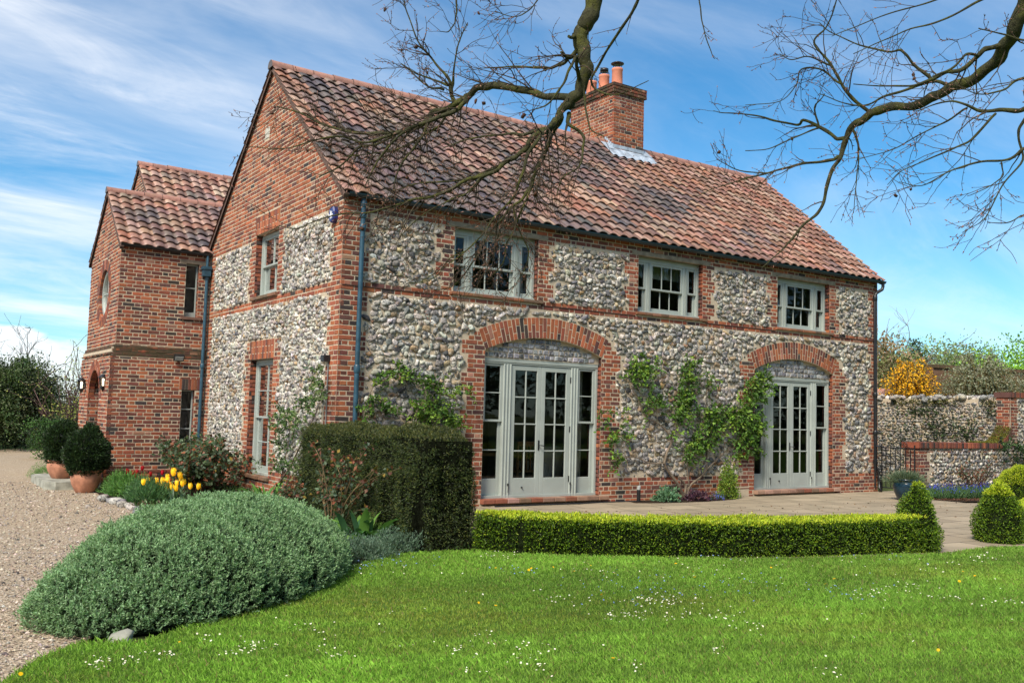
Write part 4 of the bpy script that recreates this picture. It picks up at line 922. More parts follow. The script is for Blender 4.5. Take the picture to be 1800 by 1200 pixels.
sheet('soil', [(12.15, -1.75), (13.3, -1.02), (17.3, -1.02), (17.5, -3.2), (14.5, -3.0), (13.2, -2.62), (12.2, -2.3)], 0.012, M_SOIL, flat=True); sheet('soil', [(5.5, -0.42), (5.6, -0.08), (8.2, -0.08), (8.0, -0.45), (7.0, -0.62), (6.0, -0.58)], 0.012, M_SOIL, flat=True)

def inpoly(P, x, y):
    P = np.array(P); c = np.zeros(len(x), bool); j = len(P)-1
    for i in range(len(P)):
        k = ((P[i, 1] > y) != (P[j, 1] > y)); xx = (P[j, 0]-P[i, 0])*(y-P[i, 1])/(P[j, 1]-P[i, 1]+1e-12)+P[i, 0]; c ^= (k & (x < xx)); j = i
    return c
# mown grass
n = 900000; r = 3.6+rng.uniform(0, 1, n)**0.9*13.5; th = rng.uniform(R(YAW*180/PI-52), R(YAW*180/PI+44), n)
x, y = CAM[0]+r*np.cos(th), CAM[1]+r*np.sin(th); k_ = inpoly(LAWN, x+rng.normal(0, .015, n), y+rng.normal(0, .015, n)); x, y, r = x[k_], y[k_], r[k_]; n = len(x)
P2 = np.stack([x, y], 1)
lush = vnoise(P2*1.3, 11)*0.5+vnoise(P2*4.5, 12)*0.35+vnoise(P2*14, 13)*0.25
hh = np.clip(0.024+0.011*lush+rng.normal(0, 0.007, n), 0.008, 0.06); wd = (0.0017+0.00050*r)*rng.uniform(0.7, 1.3, n)
az = rng.uniform(0, 2*PI, n); lean = rng.uniform(0.2, 1.1, n)*hh
B = np.stack([x, y, np.full(n, 0.012)], 1); sd = np.stack([-np.sin(az), np.cos(az), np.zeros(n)], 1); d = np.stack([np.cos(az), np.sin(az), np.zeros(n)], 1)
m_ = B+d*(lean*0.35)[:, None]+np.array([0, 0, 1])*(hh*0.6)[:, None]; t_ = B+d*lean[:, None]+np.array([0, 0, 1])*hh[:, None]
V = np.stack([B-sd*wd[:, None]*.5, B+sd*wd[:, None]*.5, m_+sd*wd[:, None]*.45, t_, m_-sd*wd[:, None]*.45], 1)
gc = np.array([0.160, 0.278, 0.042])*(1+0.46*lush[:, None])+np.array([0.085, 0.045, 0.010])*np.clip(-0.6*lush+0.55*vnoise(P2*0.8, 21)-.1, 0, 1)[:, None]
gc = gc*rng.uniform(0.65, 1.35, (n, 1)); dry = rng.uniform(size=n) < 0.05; gc[dry] = np.array([0.25, 0.22, 0.09])*rng.uniform(0.6, 1.1, (dry.sum(), 1))
mb = MB(); mb.add(V.reshape(-1, 3), np.arange(n*5).reshape(n, 5), np.repeat(np.clip(gc, .004, 1), 5, 0)); tag(mb.build('grass', M_GRASS), kind='stuff')
# loose stones on the gravel
n = 90000; r = 4.0+rng.uniform(0, 1, n)**1.5*18; th = rng.uniform(R(YAW*180/PI-2), R(YAW*180/PI+42), n)
x, y = CAM[0]+r*np.cos(th), CAM[1]+r*np.sin(th); k_ = inpoly(GRAV, x, y) & ~inpoly(BED, x, y) & ~inpoly(LAWN, x+rng.normal(0, .05, n), y+rng.normal(0, .05, n)); x, y = x[k_], y[k_]; r = r[k_]; n = len(x)
v0 = np.array([(1, 0, 0), (-1, 0, 0), (0, 1, 0), (0, -1, 0), (0, 0, .7), (0, 0, -.7)], float); f0 = np.array([[0, 2, 4], [2, 1, 4], [1, 3, 4], [3, 0, 4], [2, 0, 5], [1, 2, 5], [3, 1, 5], [0, 3, 5]])
s_ = rng.gamma(4, 0.0016, n)*(0.8+r*0.05); V = (v0[None]*(1+rng.normal(0, .25, (n, 6, 3))))*s_[:, None, None]; a = rng.uniform(0, 6.3, n); ca, sa = np.cos(a)[:, None], np.sin(a)[:, None]
V = np.stack([V[..., 0]*ca-V[..., 1]*sa, V[..., 0]*sa+V[..., 1]*ca, V[..., 2]], -1)+np.stack([x, y, hgt(x, y)+0.004], 1)[:, None]
mb = MB(); mb.add(V.reshape(-1, 3), (f0[None]+(np.arange(n)*6)[:, None, None]).reshape(-1, 3), np.repeat(pick([(0.36, 0.29, 0.22), (0.50, 0.44, 0.36), (0.22, 0.17, 0.125), (0.28, 0.25, 0.22), (0.08, 0.07, 0.065)], n, [4, 3, 2, 2, 1]), 6, 0)); tag(mb.build('gravel_stones', M_PEBBLE), kind='stuff')
# daisies, speedwell and dandelions in the lawn
def ground(px, py):
    d = ray(px, py); t = (0.02-CAM[2])/d[2]; return CAM+d*t
DA = [(1160, 1063, 60, 45, 6), (1117, 1083, 26, 25, 5), (1077, 1090, 12, 16, 4), (1183, 1090, 16, 30, 6), (1283, 1087, 20, 22, 8), (1317, 1107, 10, 18, 6), (820, 1150, 16, 26, 8), (843, 1123, 6, 12, 6), (933, 1143, 14, 20, 7), (950, 1170, 16, 30, 8), (1120, 1177, 7, 6, 8), (1263, 1150, 9, 8, 4), (843, 1190, 6, 20, 4), (444, 1143, 26, 22, 6), (363, 1127, 8, 12, 4), (410, 1155, 10, 12, 4), (284, 1157, 16, 26, 6), (213, 1168, 14, 26, 6), (167, 1172, 16, 12, 6), (583, 1153, 14, 16, 8), (544, 1115, 12, 24, 6), (1000, 1062, 16, 40, 8), (1240, 1000, 14, 50, 10), (1590, 1037, 24, 30, 6), (1530, 1048, 20, 22, 5), (1660, 1057, 14, 22, 5), (1760, 1066, 18, 26, 5), (1725, 983, 16, 14, 4), (880, 978, 18, 26, 4), (1030, 1010, 14, 40, 9), (1750, 968, 10, 40, 3), (1470, 1192, 8, 16, 5), (700, 1010, 12, 60, 8), (1200, 1100, 40, 420, 60), (700, 1100, 24, 220, 60), (1500, 1000, 40, 220, 22), (1640, 995, 14, 40, 8)]
def flowers(name, lst, pc, cc, rad, npet, lift=0.034):
    mb = MB(); P = []
    for px, py, n, sx_, sy_ in lst:
        for _ in range(n):
            a, b = random.gauss(px, sx_), random.gauss(py, sy_)
            if b > 972+0.0*a and b < 1240: P.append(ground(a, b))
    P = np.array(P); P = P[inpoly(LAWN, P[:, 0], P[:, 1])]; n = len(P); dist = np.linalg.norm(P-CAM, axis=1)
    s = rad*rng.uniform(0.7, 1.2, n)*(0.75+dist*0.035); C = P+np.array([0, 0, 1])*(lift+rng.uniform(-.01, .012, n))[:, None]
    up = nrm(np.array([0, 0, 1.0])+rng.normal(0, .3, (n, 3))-0.25*nrm(P-CAM)); A = nrm(np.cross(up, rand_dirs(n))); Bv = np.cross(up, A)
    for k in range(npet):
        t = 2*PI*k/npet; e = A*math.cos(t)+Bv*math.sin(t); q = A*-math.sin(t)+Bv*math.cos(t)
        V = np.stack([C, C+e*(s*.6)[:, None]+q*(s*.3)[:, None], C+e*s[:, None]+up*(s*.12)[:, None], C+e*(s*.6)[:, None]-q*(s*.3)[:, None]], 1)
        mb.add(V.reshape(-1, 3), np.arange(n*4).reshape(n, 4), np.repeat(pick([pc], n, None, .08), 4, 0))
    V = np.stack([C+up*(s*.1)[:, None]+(A*math.cos(t)+Bv*math.sin(t))*(s*.33)[:, None] for t in np.linspace(0, 2*PI, 6, endpoint=False)], 1)
    mb.add(V.reshape(-1, 3), np.arange(n*6).reshape(n, 6), cc); tag(mb.build(name, M_PETAL), kind='stuff')
flowers('daisies', DA, (0.80, 0.78, 0.78), (0.65, 0.42, 0.03), 0.0072, 9)
flowers('speedwell', [(1160, 1045, 40, 70, 14), (1110, 1020, 30, 60, 8), (910, 1008, 16, 22, 4), (1330, 1030, 30, 60, 10), (1500, 1050, 14, 40, 8), (1600, 985, 10, 80, 8), (1280, 980, 14, 60, 5), (690, 990, 30, 40, 6), (655, 1000, 14, 20, 6), (1480, 1040, 14, 40, 8)], (0.10, 0.20, 0.62), (0.7, 0.7, 0.75), 0.008, 5, 0.036)
flowers('dandelions', [(975, 1002, 3, 60, 6), (1030, 1006, 4, 40, 3), (864, 1068, 3, 8, 4), (1057, 1058, 1, 2, 2), (1078, 1168, 1, 2, 2), (1380, 1020, 4, 100, 10), (1650, 1020, 4, 70, 8), (314, 1140, 1, 2, 2), (1188, 998, 1, 1, 1), (1354, 1005, 1, 1, 1), (35, 1195, 1, 1, 1), (1650, 1152, 1, 1, 1)], (0.70, 0.45, 0.01), (0.7, 0.4, 0.01), 0.0125, 12, 0.040)

# ================================================================== GARDEN WALLS AND GATE
lw = empty('garden_wall', (14.9, -0.75, 0)); tag(lw, 'low flint garden wall with brick coping, sweeping up to a tall brick pier by the patio', 'wall')
FL = Fr((0, -0.9, 0), (1, 0, 0), (0, -1, 0)); FE = Fr((13.13, -0.9, 0), (0, 1, 0), (-1, 0, 0)); XT = 16.9
def ltop(x):
    if x < 16.25: return 1.12
    if x < XT: t = (x-16.25)/(XT-16.25); return 1.12+0.40*t**2.2
    return 2.34
mb = MB(); px_ = np.concatenate([np.linspace(13.13, 16.25, 4), np.linspace(16.3, XT, 12), [XT+0.001, 24]])
outl = [(13.13, -0.1)]+[(24, -0.1), (24, 2.33)]+[(a, ltop(a)-0.01) for a in px_[::-1][1:]]
wallsheet(mb, FL, outl, [], -0.0045)
box(mb, 13.14, 24, -0.885, -0.56, -0.1, 1.10); box(mb, XT+0.01, 24, -0.884, -0.561, 1.0, 2.32)
flints(mb, FL, lambda u, v, a, b: u-a > 13.55 and v+b < (1.0 if u < 16.25 else ltop(u)-0.14 if u < XT else 2.2) and not (XT-0.05 < u+a and u-a < XT+0.28 and v > 1.0), 13.5, 23.9, 0.0, 2.25, 0.105, 0.09, pal=[0.16, 0.2, 0.2, 0.14, 0.12, 0.08, 0.06, 0.06], I=ICO1)
mb.build('flint_wall', [M_MORTAR, M_FLINT], lw)
mb = MB(); PWD = [0.05, 0.26, 0.32, 0.25, 0.12, 0.0]
bricks(mb, FL, lambda z, k: [(13.13, 13.13+0.33+0.11*tooth(k, 3))], -0.05, 1.0, PWD); bricks(mb, FL, lambda z, k: [(13.13, 16.3)], 0.90, 0.975, PWD)
bricks(mb, FE, lambda z, k: [(0.0, 0.34)], -0.05, 1.0, PWD)
n = 40; Q = [rect(13.09+3.2*i/n+0.004, 13.09+3.2*(i+1)/n-0.004, 1.0, 1.125) for i in range(n)]; blocks(mb, FL, Q, pick(BP, len(Q), PWD), 0.035, 0.41, 0.006, 0.002, 0.003)
for i in range(8):                                                     # the swept coping
    a, b = 16.29+(XT-16.29)*i/8+.003, 16.29+(XT-16.29)*(i+1)/8-.003; blocks(mb, FL, [[[a, ltop(a)-0.13], [b, ltop(b)-0.13], [b, ltop(b)+0.0], [a, ltop(a)]]], pick(BP, 1, PWD), 0.035, 0.41, 0.005, 0.001, 0.002, mat=1)
bricks(mb, FL, lambda z, k: [(XT, XT+0.28+0.11*tooth(k, 3))], 1.0, 2.22, PWD); bricks(mb, Fr((XT, -0.9, 0), (0, 1, 0), (-1, 0, 0)), lambda z, k: [(0.0, 0.36)], 1.1, 2.22, PWD)
n = 90; Q = [rect(XT-0.03+7.1*i/n+0.004, XT-0.03+7.1*(i+1)/n-0.004, 2.22, 2.345) for i in range(n)]; blocks(mb, FL, Q, pick(BP, len(Q), PWD), 0.03, 0.42, 0.006, 0.002, 0.003)
mb.build('brick_dressing', [M_BRICK, M_MOSSBRICK], lw)
mb = MB(); n = 2600; x = rng.uniform(15.6, XT, n); P = np.stack([x, -.9+rng.uniform(-.02, .36, n), np.array([ltop(q) for q in x])+rng.uniform(0, .02, n)], 1); leaves(mb, P, rng.normal(0, .6, (n, 3))+np.array([-.2, -.1, .5]), .035, .022, pick([(0.12, 0.12, 0.015), (0.16, 0.15, 0.02), (0.06, 0.07, 0.015)], n)); mb.build('moss', [M_LEAF], lw)
bw = empty('rubble_wall', (17.7, 5, 0)); tag(bw, 'tall old rubble stone boundary wall with mossy cobbled coping behind the iron gate', 'wall')
FW_ = Fr((17.6, 0, 0), (0, 1, 0), (-1, 0, 0)); mb = MB(); box(mb, 17.61, 17.95, -0.54, 16, -0.1, 2.2)
flints(mb, FW_, lambda u, v, a, b: v+b < 2.12, -0.5, 9, 0.0, 2.12, 0.135, 0.078, pal=[0.28, 0.26, 0.18, 0.04, 0.03, 0.13, 0.05, 0.03], bright=0.74, I=ICO1)
mb.build('stonework', [M_MORTAR, M_FLINT], bw)
mb = MB(); n = 210; C = np.stack([17.75+rng.normal(0, .11, n), rng.uniform(-0.5, 9.2, n), 2.22+rng.normal(0, .03, n)], 1)
stones(mb, C, rng.uniform(.07, .13, n), rng.uniform(.05, .1, n), rng.uniform(.05, .09, n), np.array([0, 1.0, 0]), np.array([1.0, 0, 0]), np.array([0, 0, 1.0]), pick(FP, n, FW), 0.18, ICO1); mb.build('coping', [M_FLINT], bw)
mb = MB(); n = 5200; y = rng.uniform(-0.5, 9.2, n); on_ = vnoise(np.stack([y*2.2], 1), 5) > -0.15; y = y[on_]; n = len(y)
P = np.stack([17.62+rng.uniform(-.10, .12, n), y, 2.12+rng.normal(0, .05, n)], 1); leaves(mb, P, np.array([-.3, 0, -.4])+rng.normal(0, .7, (n, 3)), 0.05, 0.035, pick([(0.06, 0.065, 0.015), (0.10, 0.095, 0.02), (0.03, 0.035, 0.012)], n)); mb.build('moss', [M_LEAF], bw)
mb = MB()
for y, z, sy_, sz_, n in ((1.4, 1.45, .22, .3, 260), (0.6, 1.35, .2, .16, 160), (2.3, 1.2, .35, .25, 130), (0.0, 1.9, .15, .1, 60), (1.9, 1.85, .4, .08, 120)):
    P = np.stack([17.57+rng.uniform(-.06, .02, n), rng.normal(y, sy_, n), rng.normal(z, sz_, n)], 1); leaves(mb, P, np.array([-.6, 0, -.2])+rng.normal(0, .6, (n, 3)), .07, .05, pick([(0.03, 0.05, 0.02), (0.05, 0.085, 0.025), (0.02, 0.03, 0.014)], n))
mb.build('creeper', [M_LEAF], bw)
g = empty('iron_gate', (13.05, -0.5, 0)); tag(g, 'black wrought iron garden gate with scrolled top rail beside the house corner', 'gate')
mb = MB(); gx = 13.06
for z in (0.10, 0.98): tube(mb, [(gx, -0.06, z), (gx, -0.86, z)], 0.012, 6)
for y in (-0.06, -0.86): tube(mb, [(gx, y, 0.03), (gx, y, 1.06)], 0.016, 6)
mb.build('frame', [M_BLACK], g)
for y in np.linspace(-0.16, -0.76, 6):
    mb = MB(); tube(mb, [(gx, y, 0.10), (gx, y, 0.98)], 0.011, 6); mb.build('bar', [M_BLACK], g)
mb = MB()
for s_ in (-1, 1):
    t = np.linspace(0, 1, 24); a = t*2.3*PI; rr = 0.10*(1-t*0.8); tube(mb, np.stack([np.full(24, gx), -0.46+s_*(0.16-rr*np.cos(a)), 1.06+rr*np.sin(a)*0.8], 1), 0.006, 5)
    tube(mb, [(gx, -0.46+s_*0.32, 0.98), (gx, -0.46+s_*0.22, 1.03), (gx, -0.46+s_*0.06, 1.10), (gx, -0.46, 1.17)], 0.006, 5)
mb.build('scroll', [M_BLACK], g)
mb = MB()
for z in (0.25, 0.55, 0.95): tube(mb, [(12.80+0.04*0, -0.19, z), (13.06, -0.06, z)], 0.012, 5)
tube(mb, [(12.70, -0.14, 0.1), (12.70, -0.14, 1.05)], 0.02, 6); tube(mb, [(12.70, -0.14, 1.0), (13.06, -0.06, 1.0)], 0.012, 5); tube(mb, [(12.70, -0.14, 0.5), (13.06, -0.06, 0.5)], 0.012, 5); mb.build('bracket', [M_BLACK], g)

# ================================================================== SMALL THINGS ON AND BY THE HOUSE
def lantern(y, label, px, py):
    p = on(px, py, 1, y); t = empty('wall_lantern', p); tag(t, label, 'lamp', 'lanterns on the porch front')
    x, z = p[0], p[2]; k6 = 6
    mb = MB()
    lathe(mb, (x, y, z), [(0.0, 0.20), (0.012, 0.20), (0.018, 0.17), (0.008, 0.155), (0.05, 0.125), (0.085, 0.085), (0.092, 0.075), (0.075, 0.072)], k6)
    mb.build('lantern_cap', [M_BLACK], t); mb = MB()
    lathe(mb, (x, y, z), [(0.052, -0.095), (0.058, -0.10), (0.05, -0.13), (0.02, -0.165), (0.008, -0.20), (0.0, -0.205)], k6)
    mb.build('lantern_base', [M_BLACK], t)
    mb = MB()
    for i in range(k6):
        a = 2*PI*i/k6; tube(mb, [(x+.052*math.cos(a), y+.052*math.sin(a), z-.10), (x+.075*math.cos(a), y+.075*math.sin(a), z+.078)], 0.006, 4)
    mb.build('lantern_cage', [M_BLACK], t)
    mb = MB(); lathe(mb, (x, y, z), [(0.049, -0.098), (0.071, 0.074)], k6); mb.build('pane', [M_GLASS], t)
    mb = MB(); lathe(mb, (x, y, z), [(0.0, -0.09), (0.022, -0.085), (0.022, 0.0), (0.03, 0.02), (0.02, 0.05), (0.0, 0.06)], 14); mb.build('bulb', [M_BULB], t)
    mb = MB(); tube(mb, [(PXL-0.0, y, z-0.06), (PXL-0.05, y, z-0.11), (x+0.01, y, z-0.12)], 0.012, 6); tube(mb, [(PXL-0.0, y, z-0.02), (PXL-0.014, y, z-0.02)], 0.045, 12); mb.build('bracket', [M_BLACK], t)
m_, t_ = mat('lamp_bulb'); o_ = t_.nodes.new('ShaderNodeOutputMaterial'); e_ = t_.nodes.new('ShaderNodeEmission'); e_.inputs[0].default_value = (1, 0.82, 0.58, 1); e_.inputs[1].default_value = 2.2; t_.links.new(e_.outputs[0], o_.inputs[0]); M_BULB = m_
lantern(7.18, 'lit black lantern on the brick pier near side of the porch arch', 181, 670); lantern(9.25, 'lit black lantern beyond the porch arch, silhouetted against the garden trees', 143, 675)
t = empty('floodlight', on(313, 625, 1, PY)); tag(t, 'small black floodlight on the brick wing wall beside the downpipe', 'lamp'); p = OFF[t.name]
f = Fr((p[0], PY, p[2]), (1, 0, 0), (0, -math.cos(.5), -math.sin(.5)), (0, -math.sin(.5), math.cos(.5)))
mb = MB(); bx(mb, f, -.10, .10, -.065, .065, .06, .13, bev=0.008); mb.build('housing', [M_BLACK], t); mb = MB(); bx(mb, f, -.082, .082, -.045, .045, .125, .134, (1, 1, 1)); mb.build('lamp_glass', [simple('pale_lens', (0.32, 0.34, 0.33), 0.2, 0.6, 5, 0.1, 0)], t)
mb = MB(); tube(mb, [(p[0], PY, p[2]-.09), (p[0], PY-.07, p[2]-.10)], 0.028, 10); mb.build('bracket', [M_BLACK], t)
t = empty('alarm_box', (-0.03, 0.30, 4.43)); tag(t, 'dark blue alarm box with a white emblem high on the gable corner', 'alarm box')
hexp = [(0.30+0.125*1.0*a, 4.43+0.125*b) for a, b in ((-.72, -.55), (-.25, -1), (.25, -1), (.72, -.55), (.80, .35), (.5, 1), (-.5, 1), (-.80, .35))]
mb = MB(); N8 = 8; v = [(y, z, n) for n in (0.0, 0.055) for y, z in hexp]+[(0.30+(y-.30)*.82, 4.43+(z-4.43)*.82, 0.075) for y, z in hexp]
mb.add(FG.p(v), [[i, (i+1) % 8, 8+(i+1) % 8, 8+i] for i in range(8)]+[[8+i, 8+(i+1) % 8, 16+(i+1) % 8, 16+i] for i in range(8)]+[list(range(16, 24))]); mb.build('casing', [M_ALARM], t)
mb = MB()
bx(mb, FG, 0.301, 0.325, 4.365, 4.485, 0.074, 0.079, bev=0.001); bx(mb, FG, 0.225, 0.385, 4.417, 4.431, 0.0745, 0.0785, bev=0.001)
for a, b in (((0.300, 4.424), (0.262, 4.468)), ((0.300, 4.424), (0.258, 4.372))):
    q = np.array([a, b]); dd = q[1]-q[0]; nn = np.array([-dd[1], dd[0]])/np.linalg.norm(dd)*.010
    blocks(mb, FG, [[q[0]-nn, q[1]-nn, q[1]+nn, q[0]+nn]], (1, 1, 1), 0.0795, 0.005, 0)
mb.build('emblem', [M_WHITE], t)
t = empty('security_light', (-0.03, 0.33, 2.25)); tag(t, 'small black outdoor sensor light on the corner bricks with a cable below it', 'lamp')
mb = MB(); bx(mb, FG, 0.27, 0.39, 2.20, 2.30, 0.0, 0.11, bev=0.01); mb.build('casing', [M_BLACK], t)
mb = MB(); tube(mb, [(-0.016, 0.30, 2.2), (-0.016, 0.30, 0.6)], 0.009, 6); mb.build('cable', [simple('grey_cable', (0.2, 0.21, 0.22), 0.5, 0.4, 5, 0.1, 0)], t)
t = empty('bollard_light', (5.72, -0.24, 0)); tag(t, 'short black post light standing against the plinth between the french doors', 'lamp')
mb = MB(); tube(mb, [(5.72, -.24, 0), (5.72, -.24, .22)], 0.034, 14); mb.build('post', [M_BLACK], t); mb = MB(); tube(mb, [(5.72, -.24, .22), (5.72, -.25, .27), (5.72, -.262, .285)], [.030, .030, .02], 14, cap=True); mb.build('lamp_head', [simple('frosted_lens', (0.35, 0.37, 0.37), 0.3, 0.5, 5, 0.1, 0)], t)
mb = MB(); pts = [(2.7, -.22), (3.6, -.2), (4.4, -.24), (5.0, -.16), (5.6, -.2), (5.72, -.24)]; tube(mb, [(a, b, 0.016) for a, b in pts], 0.010, 6); tag(mb.build('garden_cable', [M_BLACK], None, (4, -.2, 0.0)), 'black cable lying on the flags along the foot of the wall', 'cable')

def pot_profile(mb, c, r, h, col=(1, 1, 1)):
    lathe(mb, c, [(0.0, 0.0), (r*.60, 0.0), (r*.66, h*.06), (r*.90, h*.38), (r*.99, h*.62), (r*.96, h*.80), (r*.88, h*.87), (r*.90, h*.90), (r*1.0, h*.93), (r*1.0, h), (r*.86, h), (r*.84, h*.9), (0, h*.88)], 36, col)
def foliage_shell(mb, C, Nn, n_leaf, L, Wd, pal, w=None, spread=0.5, depth=0.05, var=0.2):
    i = rng.integers(0, len(C), n_leaf); P = C[i]-Nn[i]*rng.uniform(0, depth, n_leaf)[:, None]+rng.normal(0, L*0.3, (n_leaf, 3))
    leaves(mb, P, Nn[i]+rng.normal(0, spread, (n_leaf, 3)), L*rng.uniform(.7, 1.25, n_leaf), Wd*rng.uniform(.75, 1.2, n_leaf), pick(pal, n_leaf, w, var))
def dome_pts(c, prof, n, lump=0.0, seed=1):
    """points and normals on a surface of revolution with lumps"""
    pr = np.array(prof, float); seg = np.linalg.norm(np.diff(pr, axis=0), axis=1); ar = seg*(pr[1:, 0]+pr[:-1, 0])/2+1e-6
    k = rng.choice(len(seg), n, p=ar/ar.sum()); t = rng.uniform(size=n); q = pr[k]+(pr[k+1]-pr[k])*t[:, None]; dq = pr[k+1]-pr[k]; th = rng.uniform(0, 2*PI, n)
    nr = nrm(np.stack([dq[:, 1], -dq[:, 0]], 1)); nr *= np.where(nr[:, :1]*1 < 0, -1, 1)
    N = np.stack([nr[:, 0]*np.cos(th), nr[:, 0]*np.sin(th), nr[:, 1]], 1); P = np.stack([q[:, 0]*np.cos(th), q[:, 0]*np.sin(th), q[:, 1]], 1)
    if lump: P = P+N*(lump*vnoise(P*7, seed))[:, None]
    return P+np.array(c), N
def potted(x, y, z, label, rr, hs, pr, ph, seed):
    t = empty('potted_conifer', (x, y, z)); tag(t, label, 'potted plant', 'potted conifers by the porch')
    mb = MB(); pot_profile(mb, (x, y, z), pr, ph); mb.build('pot', [M_TERRA], t)
    prof = [(rr*.55, 0), (rr*.9, hs*.18), (rr, hs*.38), (rr*.88, hs*.62), (rr*.6, hs*.82), (rr*.28, hs*.95), (0.01, hs*1.02)]
    mb = MB(); lathe(mb, (x, y, z+ph*.9), [(a*.86, b*.95) for a, b in prof], 20, (0.012, 0.02, 0.01)); C, N = dome_pts((x, y, z+ph*.88), prof, 9000, 0.05, seed)
    foliage_shell(mb, C, N+np.array([0, 0, .5]), 15000, 0.055, 0.022, [(0.018, 0.040, 0.014), (0.030, 0.058, 0.018), (0.012, 0.022, 0.010)], None, 0.45, 0.07)
    mb.build('conifer', [M_LEAF], t); mb = MB(); tube(mb, [(x, y, z+ph*.8), (x, y, z+ph+.2)], 0.03, 8, (0.08, 0.05, 0.03)); mb.build('stem', [M_STEM], t)
potted(-2.28, 6.15, -0.18, 'dark conifer in a round terracotta pot on the gravel at the porch corner', 0.40, 0.86, 0.27, 0.42, 3)
potted(-2.47, 7.75, -0.03, 'dark conifer in a terracotta pot standing on the stone step', 0.36, 0.84, 0.27, 0.36, 4)
mb = MB(); v = [(-2.86, 6.95), (-2.70, 6.72), (-1.91, 6.72), (-1.91, 9.1), (-2.70, 9.1), (-2.86, 8.9)]
mb.add([(a, b, z) for z in (-0.2, -0.03) for a, b in v], [[6+i for i in range(6)]]+[[i, (i+1) % 6, 6+(i+1) % 6, 6+i] for i in range(6)]); tag(mb.build('stone_step', [M_STONE], None, (-2.4, 7.9, -0.18)), 'low grey stone step in front of the porch arch, under a potted conifer', 'step')
t = empty('glazed_pot', (11.45, -1.72, 0)); tag(t, 'dark blue glazed pot of grey green lavender on the flags by the gate', 'potted plant')
mb = MB(); pot_profile(mb, (11.45, -1.72, 0.01), 0.26, 0.42); mb.build('pot', [M_GLAZE], t)
mb = MB(); n = 3200; C = np.array([11.45, -1.72, 0.40])+rng.normal(0, 1, (n, 3))*np.array([.13, .13, .05]); D = C-np.array([11.45, -1.72, 0.22])+rng.normal(0, .05, (n, 3)); leaves(mb, C, D, rng.uniform(.06, .15, n), 0.010, pick([(0.09, 0.13, 0.075), (0.05, 0.085, 0.045), (0.14, 0.17, 0.11)], n)); mb.build('plant', [M_LEAF], t)

# ================================================================== HEDGES, TOPIARY AND THE CLIPPED MOUND
def grid_box_pts(path, width, height, n, batter=0.0, lump=0.03, seed=0):
    """points + normals on the faces of a hedge that follows a polyline (x,y)"""
    P = np.array(path, float); d = np.diff(P, axis=0); ln = np.linalg.norm(d, axis=1); cum = np.concatenate([[0], np.cumsum(ln)]); T = cum[-1]
    per = 2*height+width; u = rng.uniform(0, T, n); w = rng.uniform(0, per, n)
    k = np.clip(np.searchsorted(cum, u)-1, 0, len(d)-1); tt = nrm(d)[k]; c = P[k]+tt*(u-cum[k])[:, None]; sd = np.stack([-tt[:, 1], tt[:, 0]], 1)
    off = np.where(w < height, -width/2, np.where(w < height+width, w-height-width/2, width/2)); z = np.where(w < height, w, np.where(w < height+width, height, per-w))
    nx_ = np.where(w < height, -1.0, np.where(w < height+width, 0.0, 1.0)); nz = np.where((w >= height) & (w < height+width), 1.0, 0.0)
    off = off+np.sign(off)*batter*(1-z/height)*(nx_ != 0)
    Q = np.concatenate([c+sd*off[:, None], z[:, None]], 1); N = np.concatenate([sd*nx_[:, None], nz[:, None]], 1)
    ne = int(n*width*height/(per*T))                         # the two ends
    for e, s in ((P[0], -1), (P[-1], 1)):
        tv = nrm(d)[0 if s < 0 else -1]*s; sv_ = np.array([-tv[1], tv[0]]); o = rng.uniform(-width/2, width/2, ne); zz = rng.uniform(0, height, ne)
        Q = np.concatenate([Q, np.concatenate([e+tv*batter*(1-zz/height)[:, None]+sv_*o[:, None], zz[:, None]], 1)]); N = np.concatenate([N, np.tile(np.array([tv[0], tv[1], 0.0]), (ne, 1))])
    Q = Q+N*(lump*vnoise(Q*5.5, seed)+lump*.5*vnoise(Q*15, seed+1))[:, None]; return Q, N
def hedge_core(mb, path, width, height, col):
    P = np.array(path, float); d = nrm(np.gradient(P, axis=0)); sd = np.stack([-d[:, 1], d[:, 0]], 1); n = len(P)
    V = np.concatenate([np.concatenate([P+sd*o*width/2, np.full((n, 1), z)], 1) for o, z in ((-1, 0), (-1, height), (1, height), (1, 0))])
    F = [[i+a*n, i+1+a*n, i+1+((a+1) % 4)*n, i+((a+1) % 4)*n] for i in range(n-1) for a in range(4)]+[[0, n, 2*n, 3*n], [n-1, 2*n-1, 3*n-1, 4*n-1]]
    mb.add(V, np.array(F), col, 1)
yew = empty('yew_hedge', (-0.2, -2.2, 0)); tag(yew, 'tall clipped dark yew hedge standing out from the house corner', 'hedge')
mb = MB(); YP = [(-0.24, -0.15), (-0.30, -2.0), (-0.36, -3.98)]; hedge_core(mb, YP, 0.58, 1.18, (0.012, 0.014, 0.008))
Q, N = grid_box_pts(YP, 0.66, 1.27, 60000, 0.15, 0.045, 2); Q = Q+N*(0.022*vnoise(Q[:, :2]*9, 44))[:, None]*(abs(N[:, 2:]) < .5); Q[:, 2] -= (N[:, 2] > .5)*(0.02+0.035*vnoise(Q[:, :2]*3, 45))+(Q[:, 2] > .9)*.13*np.clip((abs(Q[:, 0]+.25-.03*Q[:, 1])-.17)/.18, 0, 1)**2+(Q[:, 2] > .9)*.15*np.clip((-3.72-Q[:, 1])/.30, 0, 1)**2
foliage_shell(mb, Q, N+np.array([0, 0, -.15]), 110000, 0.030, 0.0085, [(0.030, 0.048, 0.015), (0.055, 0.076, 0.018), (0.016, 0.023, 0.010), (0.10, 0.112, 0.026)], [5, 3.5, 3, 1.6], 0.75, 0.05)
